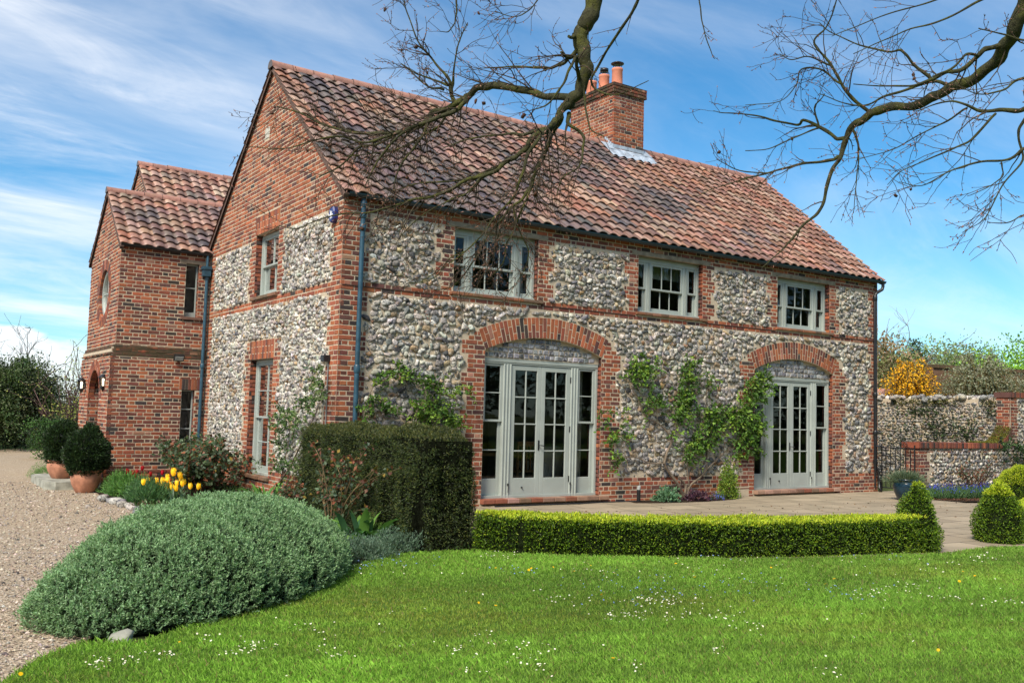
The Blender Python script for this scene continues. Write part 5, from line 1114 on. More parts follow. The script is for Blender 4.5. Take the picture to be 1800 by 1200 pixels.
top_ = rng.integers(0, len(Q), 60000); top_ = top_[(N[top_, 2] > .5)][:9000]; leaves(mb, Q[top_], N[top_]+rng.normal(0, .7, (len(top_), 3)), 0.035, 0.011, pick([(0.085, 0.09, 0.022), (0.05, 0.06, 0.02)], len(top_)))
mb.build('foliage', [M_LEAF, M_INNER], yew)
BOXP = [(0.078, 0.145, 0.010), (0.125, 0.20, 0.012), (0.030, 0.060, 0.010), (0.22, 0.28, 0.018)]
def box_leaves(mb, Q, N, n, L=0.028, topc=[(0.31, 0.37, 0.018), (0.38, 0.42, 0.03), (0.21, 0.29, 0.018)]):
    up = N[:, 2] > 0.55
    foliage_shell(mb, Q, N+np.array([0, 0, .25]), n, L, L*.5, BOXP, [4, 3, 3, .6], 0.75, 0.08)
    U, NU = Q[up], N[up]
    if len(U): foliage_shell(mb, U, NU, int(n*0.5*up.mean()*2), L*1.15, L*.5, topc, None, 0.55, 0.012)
bh = empty('box_hedge', (2.4, -5.5, 0)); tag(bh, 'long low box hedge with bright new growth between the lawn and the patio', 'hedge')
HP = [(0.06, -4.02), (0.36, -4.40), (0.95, -4.78), (1.75, -5.24), (2.5, -5.56), (3.3, -5.82), (4.0, -5.98), (4.85, -6.13)]
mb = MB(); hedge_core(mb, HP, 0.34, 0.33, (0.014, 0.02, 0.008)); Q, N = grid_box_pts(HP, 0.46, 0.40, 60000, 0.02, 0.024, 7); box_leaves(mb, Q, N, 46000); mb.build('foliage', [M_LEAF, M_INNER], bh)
def cone(x, y, r, h, label, seed, name='topiary_cone'):
    t = empty(name, (x, y, 0)); tag(t, label, 'topiary', 'clipped box topiary by the path')
    prof = [(r*.94, 0), (r, h*.15), (r*.97, h*.38), (r*.82, h*.62), (r*.55, h*.82), (r*.27, h*.96), (0.01, h*1.01)]
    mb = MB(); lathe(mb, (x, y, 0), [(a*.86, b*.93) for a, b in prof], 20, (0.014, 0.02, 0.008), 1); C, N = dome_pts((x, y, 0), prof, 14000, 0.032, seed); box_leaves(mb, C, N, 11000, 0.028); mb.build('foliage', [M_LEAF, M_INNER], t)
cone(4.87, -6.18, 0.255, 0.80, 'clipped box cone at the end of the long low hedge, left of the path', 21)
cone(6.78, -6.13, 0.32, 0.76, 'clipped box cone on the right of the path mouth', 22)
cone(11.7, -3.85, 0.52, 0.80, 'clipped box dome farther up the path in front of the flower bed', 23)
bh2 = empty('box_hedge', (9, -5.4, 0)); tag(bh2, 'short low box hedge running on behind the cone at the right edge', 'hedge')
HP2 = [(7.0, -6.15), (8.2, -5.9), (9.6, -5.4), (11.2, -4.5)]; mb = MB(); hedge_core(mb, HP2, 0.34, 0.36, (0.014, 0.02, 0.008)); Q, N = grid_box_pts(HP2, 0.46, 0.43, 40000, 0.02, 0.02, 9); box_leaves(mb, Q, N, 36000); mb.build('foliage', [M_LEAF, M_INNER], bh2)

MC, MA, MBx, MH, MANG = np.array([-3.14, -4.93]), 1.90, 0.89, 0.68, R(45)
def mound_pt(a, rr):
    lx, ly = MA*rr*np.cos(a), MBx*rr*np.sin(a); z = MH*np.maximum(1-rr**2.4, 0)**0.6
    return np.stack([MC[0]+lx*math.cos(MANG)-ly*math.sin(MANG), MC[1]+lx*math.sin(MANG)+ly*math.cos(MANG), z], -1)
mo = empty('evergreen_mound', (MC[0], MC[1], 0)); tag(mo, 'large low grey green evergreen mound between the gravel and the lawn', 'shrub')
mb = MB(); aa, rr = np.meshgrid(np.linspace(0, 2*PI, 65), np.concatenate([np.linspace(0.02, .9, 14), np.linspace(.92, 1, 8)])); Vc = mound_pt(aa, rr).reshape(-1, 3)*1.0
Vc[:, :2] = MC+(Vc[:, :2]-MC)*0.965; Vc[:, 2] *= 0.88
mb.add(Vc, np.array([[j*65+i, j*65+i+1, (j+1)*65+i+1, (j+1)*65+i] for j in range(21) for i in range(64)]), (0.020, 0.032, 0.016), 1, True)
n = 60000; a = rng.uniform(0, 2*PI, n); q = np.sqrt(rng.uniform(0, 1, n)); e = 1e-3
# resample by surface area
def area(a, q):
    p = mound_pt(a, q); pa = (mound_pt(a+e, q)-p)/e; pq = (mound_pt(a, np.clip(q-e, 0, 1))-p)/e; c = np.cross(pa, pq); return p, c
q = np.clip(rng.uniform(0, 1, n)**0.45, 0.02, 0.9985); p, c = area(a, q); w = np.linalg.norm(c, axis=1)/(q**(1/0.45-1)*1/0.45+1e-6); keep = rng.uniform(size=n) < np.clip(w/np.quantile(w, .93), 0, 1); p, c = p[keep], nrm(c[keep]); c *= np.where((c*(p-np.array([MC[0], MC[1], -0.3]))).sum(1, keepdims=True) < 0, -1, 1)
lump = 0.045*vnoise(p*4.2, 31, 6)+0.034*vnoise(p*11, 32, 6); p = p+c*lump[:, None]; p[:, 2] = np.maximum(p[:, 2], 0.015)
n = min(len(p), 16500); p, c, lump = p[:n], c[:n], lump[:n]
ax = nrm(c*0.8+np.array([0, 0, .55])+rng.normal(0, .30, (n, 3))); L = 0.074*rng.uniform(.6, 1.3, n)
for j in range(15):                                                      # a leafy sprig at every point
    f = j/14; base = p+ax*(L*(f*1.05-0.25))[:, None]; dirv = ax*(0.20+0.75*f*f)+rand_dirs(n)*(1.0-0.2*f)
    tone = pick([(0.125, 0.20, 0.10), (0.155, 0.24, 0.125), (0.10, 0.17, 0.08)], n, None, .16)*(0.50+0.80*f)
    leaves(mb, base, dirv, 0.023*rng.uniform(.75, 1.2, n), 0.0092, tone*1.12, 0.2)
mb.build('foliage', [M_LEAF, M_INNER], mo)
mb = MB(); stones(mb, np.array([[-4.18, -6.52, 0.03]]), np.array([.11]), np.array([.075]), np.array([.05]), np.array([.8, -.2, 0]), np.array([.2, .8, 0]), np.array([0, 0, 1.0]), np.array([[.30, .29, .25]]), .3); tag(mb.build('edging_stone', [M_STONE], None, (-4.18, -6.52, 0)), 'grey mossy stone half under the front edge of the evergreen mound', 'stone')
SP = [(-2.26, 4.55), (-2.30, 4.28), (-2.24, 4.02), (-2.22, 3.75), (-2.15, 3.55), (-2.20, 3.30), (-2.12, 3.05), (-2.16, 2.85), (-2.08, 2.65), (-2.13, 2.42), (-2.16, 2.2), (-2.22, 1.95), (-2.26, 1.7)]
for x, y in SP:
    mb = MB(); z = float(hgt(x, y)); s_ = random.uniform(.075, .12)
    stones(mb, np.array([[x, y, z+s_*.45]]), np.array([s_]), np.array([s_*.8]), np.array([s_*.6]), np.array([1.0, 0, 0]), np.array([0, 1.0, 0]), np.array([0, 0, 1.0]), pick(FP, 1, FW), .2); tag(mb.build('edging_stone', [M_FLINT], None, (x, y, z)), 'one of the rough flints edging the tulip bed along the gravel', 'stone', 'flints along the bed edge')

# ================================================================== PLANTS
def smooth_path(pts, k=6):
    P = np.array(pts, float); n = len(P)
    if n < 3: return P
    E_ = np.concatenate([[2*P[0]-P[1]], P, [2*P[-1]-P[-2]]]); o = []
    for i in range(n-1):
        a, b, c, d = E_[i:i+4]
        for t in np.linspace(0, 1, k, endpoint=False): o.append(0.5*((2*b)+(c-a)*t+(2*a-5*b+4*c-d)*t*t+(3*b-a-3*c+d)*t**3))
    o.append(P[-1]); return np.array(o)
LEAFG = [(0.085, 0.165, 0.024), (0.05, 0.11, 0.018), (0.14, 0.22, 0.03), (0.03, 0.06, 0.015)]
def climber(label, stems, blobs, root, axis=1, val=-0.07, out=(0, -1, 0), pal=LEAFG, L=0.075, col=(0.16, 0.125, 0.09), deep=0.10, name='climbing_plant'):
    t = empty(name, root); tag(t, label, 'climbing plant'); mb = MB(); outv = np.array(out, float)
    for s in stems:
        P = np.array([on(a, b, axis, val) for a, b, r in s]); rr = np.array([r for _, _, r in s])
        Q = smooth_path(P, 5); rq = np.interp(np.linspace(0, 1, len(Q)), np.linspace(0, 1, len(rr)), rr); Q = Q+np.cumsum(rng.normal(0, .004, Q.shape), 0)*0.6; tube(mb, Q, rq, 7, col)
    lf = MB()
    for px, py, sx_, sy_, n in blobs:
        m = max(3, n//9); cl = np.stack([rng.normal(px, sx_*.8, m), rng.normal(py, sy_*.8, m)], 1)
        for a, b in cl:                                                   # little leafy shoots
            base = on(a, b, axis, val)+outv*rng.uniform(-.02, deep); k = 9
            sh = nrm(np.array([rng.normal(0, 1), 0, rng.normal(.5, .7)]) if axis == 1 else np.array([0, rng.normal(0, 1), rng.normal(.5, .7)]))+outv*rng.uniform(0, .8)
            tt = np.linspace(0, 1, k); P = base+sh*(tt*L*2.0)[:, None]-np.array([0, 0, 1])*(tt**2*L*.6)[:, None]
            if random.random() < .5: tube(lf, P[::2], 0.0025, 4, col, 1, False)
            D = sh*0.4+rng.normal(0, .75, (k, 3))+outv*.35-np.array([0, 0, .25]); tone = pick(pal, 1, [3, 3, 2, 1.5] if len(pal) == 4 else None, .15)
            leaves(lf, P, D, L*rng.uniform(.6, 1.1, k), L*.52, np.clip(tone*(0.8+.45*tt[:, None]), 0, 1), .18)
    if len(mb.V): mb.build('stem', [M_STEM], t)
    lf.build('foliage', [M_LEAF, M_STEM], t); return t
def z2(x, y): return (1050+x/4.284, 620+y/4.284)
ST = [[(650, 1080, .035), (600, 985, .03), (510, 850, .028), (515, 760, .022), (550, 650, .018), (500, 570, .014), (420, 510, .012), (365, 490, .010), (310, 380, .010), (250, 270, .008)],
      [(660, 1080, .03), (660, 1000, .02), (615, 945, .016), (620, 930, .008)], [(670, 1085, .032), (700, 1000, .024), (780, 930, .02), (840, 860, .014), (960, 740, .010), (1080, 620, .008)],
      [(505, 830, .018), (400, 830, .012), (300, 790, .010), (200, 800, .009), (140, 850, .007)], [(550, 650, .014), (620, 520, .012), (650, 400, .010), (690, 200, .008), (690, 80, .006)], [(690, 1000, .014), (680, 850, .012), (720, 700, .009), (780, 600, .007)], [(820, 870, .010), (830, 600, .008), (820, 350, .006), (835, 200, .005)], [(1080, 620, .01), (1170, 450, .008), (1210, 250, .006), (1230, 130, .004)]]
BL = [(310, 170, 60, 60, 330), (290, 80, 30, 40, 60), (420, 80, 30, 22, 36), (370, 330, 40, 40, 60), (440, 380, 35, 35, 70), (430, 330, 60, 60, 40), (660, 200, 45, 60, 230), (640, 370, 42, 75, 330), (620, 500, 35, 40, 120), (690, 80, 25, 30, 60), (830, 240, 20, 35, 60), (740, 450, 50, 40, 50), (900, 480, 75, 40, 420), (860, 560, 70, 30, 170), (1080, 470, 75, 60, 560), (1150, 560, 60, 50, 420), (1160, 300, 50, 70, 360), (1220, 200, 30, 40, 150), (1270, 250, 26, 40, 70), (1120, 650, 50, 40, 200), (1150, 730, 40, 35, 120), (1050, 780, 30, 22, 50), (760, 690, 75, 45, 330), (690, 770, 45, 40, 150), (820, 640, 70, 30, 110), (560, 620, 30, 25, 36), (340, 460, 20, 15, 24), (1040, 690, 40, 30, 60)]
climber('large espaliered climber with several trunks on the flint between the two french doors', [[(*z2(a, b), r) for a, b, r in s] for s in ST], [(*z2(a, b), sx_/4.284, sy_/4.284, int(n*1.7)) for a, b, sx_, sy_, n in BL], (6.78, -0.2, 0))
climber('vine with drooping shoots on the brick jamb right of the nearer french doors', [[(*z2(140, 850), .006), (*z2(100, 880), .005), (*z2(110, 700), .005), (*z2(170, 560), .004)]], [(*z2(a, b), sx_/4.284, sy_/4.284, n) for a, b, sx_, sy_, n in [(110, 800, 30, 60, 130), (130, 640, 35, 40, 90), (170, 570, 25, 40, 60), (40, 560, 25, 40, 50), (35, 450, 15, 15, 14), (60, 690, 25, 30, 40), (200, 500, 20, 40, 30), (220, 640, 25, 20, 30)]], (5.4, -0.1, 0.6))
def z3(x, y): return (620+x/6.667, 600+y/6.667)
climber('spreading climber on the flints above the dark yew hedge', [[(*z3(100, 900), .010), (*z3(230, 560), .007), (*z3(430, 420), .006), (*z3(560, 380), .005), (*z3(720, 470), .005), (*z3(900, 520), .004), (*z3(1200, 560), .004), (*z3(1360, 590), .003)], [(*z3(1120, 1000), .01), (*z3(1000, 830), .007), (*z3(800, 760), .005), (*z3(650, 900), .004)], [(*z3(300, 880), .008), (*z3(400, 770), .006), (*z3(200, 700), .005)]],
        [(*z3(a, b), sx_/6.667, sy_/6.667, int(n*1.4)) for a, b, sx_, sy_, n in [(500, 340, 70, 40, 110), (600, 400, 80, 40, 120), (380, 420, 60, 40, 60), (290, 510, 50, 30, 50), (900, 490, 80, 40, 150), (940, 570, 40, 40, 60), (780, 480, 40, 30, 40), (1130, 590, 60, 40, 60), (1350, 590, 40, 25, 40), (1230, 540, 40, 30, 20), (820, 750, 110, 40, 180), (780, 860, 110, 50, 240), (960, 780, 90, 40, 150), (1100, 860, 60, 60, 150), (1130, 960, 50, 50, 130), (1280, 960, 60, 30, 60), (220, 700, 50, 50, 80), (120, 800, 50, 50, 60), (380, 790, 60, 50, 110), (480, 830, 30, 30, 30), (200, 860, 50, 40, 30), (870, 960, 60, 40, 70), (1000, 660, 30, 40, 30)]], (1.4, -0.08, 0.3), L=0.062)
def z4(x, y): return (380+x/4, 580+y/4)
climber('young pear tree trained on the flint gable beside the tall window', [[(*z4(405, 1160), .022), (*z4(450, 1070), .020), (*z4(520, 960), .016), (*z4(600, 800), .012), (*z4(690, 620), .009), (*z4(740, 480), .006), (*z4(750, 280), .004)], [(*z4(450, 1070), .012), (*z4(490, 880), .008), (*z4(510, 740), .006), (*z4(500, 620), .004)], [(*z4(690, 620), .006), (*z4(620, 600), .004)], [(*z4(600, 780), .005), (*z4(660, 740), .003)]],
        [(*z4(a, b), sx_/4, sy_/4, int(n*2.2)) for a, b, sx_, sy_, n in [(750, 280, 25, 30, 40), (740, 380, 35, 30, 70), (740, 470, 30, 35, 80), (660, 480, 30, 20, 40), (680, 550, 40, 25, 60), (510, 620, 50, 30, 110), (480, 690, 40, 30, 80), (560, 600, 30, 20, 40), (480, 800, 40, 35, 70), (600, 650, 30, 30, 36), (500, 960, 50, 40, 90), (560, 950, 40, 25, 50), (440, 980, 20, 25, 24), (620, 700, 25, 30, 24)]], (-0.25, 1.9, 0), axis=0, val=-0.14, out=(-1, 0, 0), L=0.06, name='espalier_pear', pal=[(0.075, 0.13, 0.035), (0.05, 0.095, 0.03), (0.13, 0.18, 0.07), (0.03, 0.055, 0.018)])

def bush(name, label, cat, c, n_stem, h, spread, pal, w=None, L=0.045, per=16, seedpal=(0.10, 0.05, 0.03), group=None, wid=0.55, lowbare=0.25, droop=0.2, branch=2):
    t = empty(name, c); tag(t, label, cat, group); c = np.array(c, float); mb, lf = MB(), MB()
    for s in range(n_stem):
        a = rng.uniform(0, 2*PI); tip = c+np.array([math.cos(a)*spread[0]*rng.uniform(.15, 1), math.sin(a)*spread[1]*rng.uniform(.15, 1), h*rng.uniform(.55, 1.05)])
        base = c+np.array([math.cos(a)*spread[0]*.12, math.sin(a)*spread[1]*.12, 0]); mid = base*.55+tip*.45+np.array([0, 0, h*.12])+rng.normal(0, .04, 3)
        P = smooth_path([base, mid, tip], 6); tube(mb, P, np.linspace(.012, .004, len(P)), 5, seedpal)
        segs = [P]
        for b in range(branch):
            i = rng.integers(len(P)//3, len(P)-1); e = P[i]+np.array([rng.normal(0, spread[0]*.35), rng.normal(0, spread[1]*.35), rng.uniform(.05, .3)*h]); q = smooth_path([P[i], (P[i]+e)/2+np.array([0, 0, .03]), e], 4); tube(mb, q, np.linspace(.006, .0025, len(q)), 4, seedpal); segs.append(q)
        for q in segs:
            tt = rng.uniform(lowbare, 1, per); pos = np.stack([np.interp(tt, np.linspace(0, 1, len(q)), q[:, j]) for j in range(3)], 1)+rng.normal(0, L*.6, (per, 3))
            leaves(lf, pos, rng.normal(0, 1, (per, 3))+np.array([0, 0, .35-droop]), L*rng.uniform(.6, 1.2, per), L*wid, pick(pal, per, w, .2), .15)
    mb.build('stem', [M_STEM], t); lf.build('foliage', [M_LEAF], t); return t
ROSE = [(0.055, 0.085, 0.035), (0.035, 0.06, 0.035), (0.075, 0.11, 0.06), (0.17, 0.06, 0.03), (0.10, 0.045, 0.03), (0.20, 0.14, 0.03)]
bush('rose_bush', 'rose bush with dark leaves and coppery shoots between the tulips and the tall gable window', 'shrub', (-0.75, 4.0, -0.06), 34, 0.80, (.74, 1.25), ROSE, [5, 4, 4, 2.0, 1.2, .5], 0.085, 34, wid=.68, lowbare=.15, branch=3)
bush('rose_bush', 'rose bush with glossy dark leaves against the wing wall behind the tulips', 'shrub', (-0.55, 5.6, -0.10), 20, 0.85, (.6, .8), ROSE, [5, 3, 4, .8, .5, .4], 0.09, 32, wid=.7, lowbare=.1, branch=3)
bush('rose_bush', 'rose bush with bronze leaves in front of the left face of the yew hedge', 'shrub', (-1.15, -2.75, 0), 12, 0.98, (.42, .75), ROSE, [2.5, 2, 2.5, 2.8, 2.4, .6], 0.062, 15, seedpal=(.14, .10, .05), wid=.68, lowbare=.4)
bush('rose_bush', 'small bronze leaved rose by the far end of the yew hedge', 'shrub', (-0.95, -0.6, 0), 8, 0.55, (.35, .4), ROSE, [3, 2, 2, 2, 2, .6], 0.06, 14, wid=.65)
def fan_plant(name, label, cat, c, n, L, W0, pal, tilt=(0.3, 1.0), r=0.12, seg=6, group=None):
    """broad arching leaves rising from one crown"""
    t = empty(name, c); tag(t, label, cat, group); mb = MB(); c = np.array(c, float)
    for i in range(n):
        a = rng.uniform(0, 2*PI); dr = np.array([math.cos(a), math.sin(a), 0]); sd = np.array([-math.sin(a), math.cos(a), 0]); l = L*rng.uniform(.65, 1.1); k = rng.uniform(*tilt); tt = np.linspace(0, 1, seg)
        sp = c+dr*r*rng.uniform(0, 1)+dr[None]*(tt*l*math.sin(k)*(.5+.7*tt))[:, None]+np.array([0, 0, 1.0])*(l*(math.cos(k)*tt*1.15-.75*math.sin(k)*tt**2.3))[:, None]
        w = W0*rng.uniform(.7, 1.15)*np.sin(np.clip(.12+tt*.88, 0, 1)*PI)**.8; lft = sp+sd*(w/2)[:, None]+np.array([0, 0, 1])*(w*.22)[:, None]; rgt = sp-sd*(w/2)[:, None]+np.array([0, 0, 1])*(w*.22)[:, None]
        V = np.concatenate([lft, sp, rgt]); F = [[j*seg+q, j*seg+q+1, (j+1)*seg+q+1, (j+1)*seg+q] for j in range(2) for q in range(seg-1)]; mb.add(V, np.array(F), pick(pal, 1, None, .15)[0], 0, True)
    mb.build('foliage', [M_LEAF], t); return t
fan_plant('hosta', 'leafy green perennial with broad pointed leaves at the foot of the yew hedge', 'plant', (-1.06, -3.3, 0), 70, 0.50, 0.12, [(0.06, 0.15, 0.045), (0.045, 0.115, 0.05), (0.11, 0.22, 0.04)], (.25, 1.2), .28)
fan_plant('perennial', 'bright green clump of strap leaves at the foot of the trained pear', 'plant', (-0.42, 1.6, 0), 40, 0.42, 0.06, [(0.06, 0.15, 0.03), (0.09, 0.2, 0.04)], (.2, 1.1), .3)
def tuft(name, label, cat, c, n, R_, H_, L, pal, wid=.18, up=.8):
    t = empty(name, c); tag(t, label, cat); mb = MB(); u = rng.normal(0, 1, (n, 3)); u = nrm(u); u[:, 2] = abs(u[:, 2]); rad = rng.uniform(.35, 1, n)**.6; P = np.array(c)+u*np.array([R_[0], R_[1], H_])*rad[:, None]*(1+.32*vnoise(u*4.5, 5))[:, None]
    leaves(mb, P, u*.7+np.array([0, 0, up])+rng.normal(0, .55, (n, 3)), L*rng.uniform(.6, 1.2, n), L*wid, pick(pal, n, None, .18)*(0.6+.5*rad[:, None])); mb.build('foliage', [M_LEAF], t); return t
GREY = [(0.085, 0.14, 0.095), (0.12, 0.18, 0.125), (0.055, 0.095, 0.06)]
tuft('catmint', 'grey green catmint clump at the lawn edge beside the mound', 'plant', (-1.50, -4.12, 0), 6500, (.44, .30), .22, .032, GREY, .30)
tuft('catmint', 'grey green catmint clump in front of the yew hedge corner', 'plant', (-0.92, -3.88, 0), 5000, (.36, .18), .22, .032, GREY, .30)
FERN = [(0.07, 0.17, 0.035), (0.05, 0.12, 0.03), (0.11, 0.22, 0.05)]
tuft('fennel', 'feathery green fennel clump at the corner of the porch plinth', 'plant', (-1.72, 5.5, -.18), 4200, (.36, .8), .34, .11, FERN, .12, .5)
tuft('fennel', 'feathery green fennel clump between the porch corner and the yellow tulips', 'plant', (-1.62, 4.0, -.18), 4200, (.38, .55), .34, .11, [(0.06, 0.14, 0.05), (0.045, 0.10, 0.04), (0.09, 0.17, 0.06)], .12)
tuft('groundcover_plant', 'small green plant at the wall foot beyond the potted conifers', 'plant', (-2.45, 9.9, -.18), 2500, (.35, .7), .3, .05, FERN, .14)
tuft('heuchera', 'rounded grey green heuchera at the wall foot beside the post light', 'plant', (6.32, -.33, 0), 700, (.24, .2), .22, .065, [(0.10, 0.19, 0.10), (0.07, 0.14, 0.075)], .7, .5)
tuft('heuchera', 'purple leaved heuchera at the foot of the espaliered climber', 'plant', (7.02, -.40, 0), 600, (.30, .2), .17, .055, [(0.055, 0.025, 0.045), (0.09, 0.04, 0.055), (0.035, 0.018, 0.03)], .6, .5)
tuft('grape_hyacinth', 'small blue flowered bulb clump on the soil by the purple heuchera', 'plant', (7.5, -.42, 0), 300, (.16, .12), .13, .05, [(0.05, 0.07, 0.03), (0.09, 0.12, 0.45), (0.04, 0.08, 0.03)], .2)
tuft('upright_shrub', 'narrow yellow green shrub at the wall foot right of the climber', 'shrub', (7.95, -.28, 0.0), 2600, (.22, .15), .66, .045, [(0.12, 0.19, 0.022), (0.07, 0.13, 0.02), (0.2, 0.26, 0.04)], .5, .3)
# bluebells in the bed below the low garden wall
mb = MB(); n = 6000; x = rng.uniform(12.3, 16.6, n); y = -1.05-rng.uniform(0, 1, n)*(0.75+0.22*(x-12.3)); P = np.stack([x, y, np.full(n, .01)], 1)
leaves(mb, P, rng.normal(0, .5, (n, 3))+np.array([0, 0, 1.0]), rng.uniform(.12, .26, n), .016, pick([(0.045, 0.10, 0.035), (0.07, 0.14, 0.05), (0.03, 0.06, 0.025)], n)); m = 700; k_ = rng.integers(0, n, m); leaves(mb, P[k_]+np.stack([rng.normal(0, .02, m), rng.normal(0, .02, m), rng.uniform(.12, .26, m)], 1), rng.normal(0, 1, (m, 3)), .032, .026, pick([(0.03, 0.045, 0.36), (0.05, 0.08, 0.5), (0.025, 0.03, 0.22)], m)); tag(mb.build('bluebells', [M_LEAF]), kind='stuff')
bush('rose_bush', 'reddish young shrub in the bluebell bed against the low flint wall', 'shrub', (14.6, -1.3, 0), 14, 0.72, (1.0, .25), ROSE, [2, 1, 2, 2, 2, .3], 0.05, 12)
climber('ivy hanging over the swept end of the low garden wall', [[(1770, 790, .006), (1790, 770, .004)]], [(1775, 790, 16, 12, 200), (1795, 800, 14, 26, 300), (1760, 785, 12, 8, 60), (1790, 830, 14, 18, 160)], (16.8, -1.0, 0.4), val=-0.96, L=0.09, pal=[(0.03, 0.065, 0.02), (0.02, 0.04, 0.015), (0.07, 0.12, 0.03), (0.015, 0.025, 0.01)], deep=.2)
bush('leafy_shrub', 'dark evergreen shrub half hidden behind the gate bars', 'shrub', (15.4, 0.5, 0), 16, 0.95, (.5, .5), [(0.02, 0.035, 0.014), (0.03, 0.055, 0.02)], None, 0.06, 30)
n = 16000; x = rng.uniform(-3.4, -0.1, n); y = rng.uniform(-4.4, 4.5, n); k_ = inpoly(BED, x, y) & (vnoise(np.stack([x, y], 1)*2.6, 51) > -.1); x, y = x[k_], y[k_]; n = len(x)
mb = MB(); P = np.stack([x, y, hgt(x, y)+.015+rng.uniform(0, .06, n)], 1); leaves(mb, P, rng.normal(0, .7, (n, 3))+np.array([0, 0, .6]), rng.uniform(.03, .09, n), .03, pick([(0.05, 0.11, 0.03), (0.035, 0.07, 0.025), (0.09, 0.15, 0.05), (0.08, 0.05, 0.03)], n)); tag(mb.build('bed_groundcover', [M_LEAF]), kind='stuff')
# fallen leaves on the flags
mb = MB(); n = 240; x = rng.uniform(3, 14, n); y = -rng.uniform(.3, 1, n)*3.2-.1*x*rng.uniform(0, 1, n); P = np.stack([x, y, np.full(n, .014)], 1); leaves(mb, P, np.stack([rng.normal(0, 1, n), rng.normal(0, 1, n), np.abs(rng.normal(0, .15, n))], 1), rng.uniform(.02, .055, n), .018, pick([(0.10, 0.05, 0.02), (0.05, 0.03, 0.018), (0.16, 0.09, 0.03)], n))
n = 900; x = rng.uniform(12.2, 15.5, n); P = np.stack([x, -1.9-.26*(x-12.2)+rng.normal(0, .10, n), np.full(n, .02)], 1); leaves(mb, P, rng.normal(0, 1, (n, 3))*np.array([1, 1, .3]), .045, .025, pick([(0.12, 0.055, 0.03), (0.07, 0.035, 0.02)], n)); tag(mb.build('fallen_leaves', [M_LEAF]), kind='stuff')

# ---- tulips: one of each kind with its parts, then copies
def tulip(name, label, group, pal, hs):
    t = empty(name, (0, 0, -5)); tag(t, label, 'tulip', group); c = np.array([0, 0, -5.0])
    mb = MB(); tube(mb, [c, c+np.array([.01, 0, .25]), c+np.array([.0, .0, .5])], .005, 6, (0.08, 0.15, 0.06)); mb.build('stem', [M_STEM], t)
    for a in (0.3, 2.6, 4.4):
        mb = MB(); tt = np.linspace(0, 1, 7); d = np.array([math.cos(a), math.sin(a), 0]); sd = np.array([-math.sin(a), math.cos(a), 0]); sp = c+d*(.02+.11*tt**1.6)[:, None]+np.array([0, 0, 1.0])*(.34*tt-.06*tt**3)[:, None]; w = .055*np.sin((.1+.9*tt)*PI)**.7
        V = np.concatenate([sp+sd*(w/2)[:, None]+d*(-w*.2)[:, None], sp, sp-sd*(w/2)[:, None]+d*(-w*.2)[:, None]]); mb.add(V, np.array([[j*7+q, j*7+q+1, (j+1)*7+q+1, (j+1)*7+q] for j in range(2) for q in range(6)]), (0.07, 0.13, 0.075), 0, True); mb.build('leaf', [M_LEAF], t)
    mb = MB()
    for i in range(6):
        a = i*PI/3+(.1 if i % 2 else 0); r0 = 1.0 if i % 2 else .9; tt = np.linspace(0, 1, 7); ww = np.linspace(-1, 1, 5); rad = hs*.31*r0*np.sin(.30+tt*2.25)**.7; zz = .495+hs*tt
        V = np.array([[math.cos(a+q*.62*math.sin((.12+.86*t)*PI)**.6)*r, math.sin(a+q*.62*math.sin((.12+.86*t)*PI)**.6)*r, z-abs(q)*.012*t] for t, r, z in zip(tt, rad, zz) for q in ww])+c
        mb.add(V, np.array([[p*5+q, p*5+q+1, p*5+q+6, p*5+q+5] for p in range(6) for q in range(4)]), pick(pal, 1, None, .1)[0], 0, True)
    mb.build('bloom', [M_PETAL], t); return t
def plant_tulips(first, lst, depth, jit):
    for i, (px, py) in enumerate(lst):
        p = at(px, py, depth+random.uniform(-jit, jit)); g = float(hgt(p[0], p[1])); s_ = max((p[2]-g)/0.55, .45)
        o = first if i == 0 else copy_tree(first, (0, 0, 0)); o.location = (p[0], p[1], g); o.scale = (1, 1, 1) if False else (max(s_, .72),)*3; o.rotation_euler = (random.gauss(0, .10), random.gauss(0, .10), random.uniform(0, 6))
        if s_ < .72: o.location.z = g-(.72-s_)*.55
ty = tulip('yellow_tulip', 'yellow tulip in the flower clump in front of the red brick wing', 'yellow tulips in the bed', [(0.78, 0.56, 0.03), (0.84, 0.64, 0.06)], .16)
plant_tulips(ty, [(253, 848), (264, 845), (284, 844), (285, 852), (283, 860), (298, 839), (305, 831), (306, 843), (296, 852), (319, 845), (325, 836), (318, 858), (307, 864), (293, 864), (296, 875), (342, 861), (312, 850), (322, 849), (273, 852), (290, 848), (331, 848), (300, 856), (258, 854), (276, 846), (311, 840), (288, 866), (336, 855)], 16.1, .35)
tr = tulip('red_tulip', 'dark red tulip behind the yellow ones against the wing plinth', 'red tulips in the bed', [(0.30, 0.010, 0.016), (0.38, 0.016, 0.022)], .14)
plant_tulips(tr, [(223, 828), (232, 831), (241, 829), (247, 823), (243, 838), (235, 837), (266, 833), (278, 829), (285, 831), (319, 834), (332, 841), (334, 874), (345, 873)], 17.6, .4)

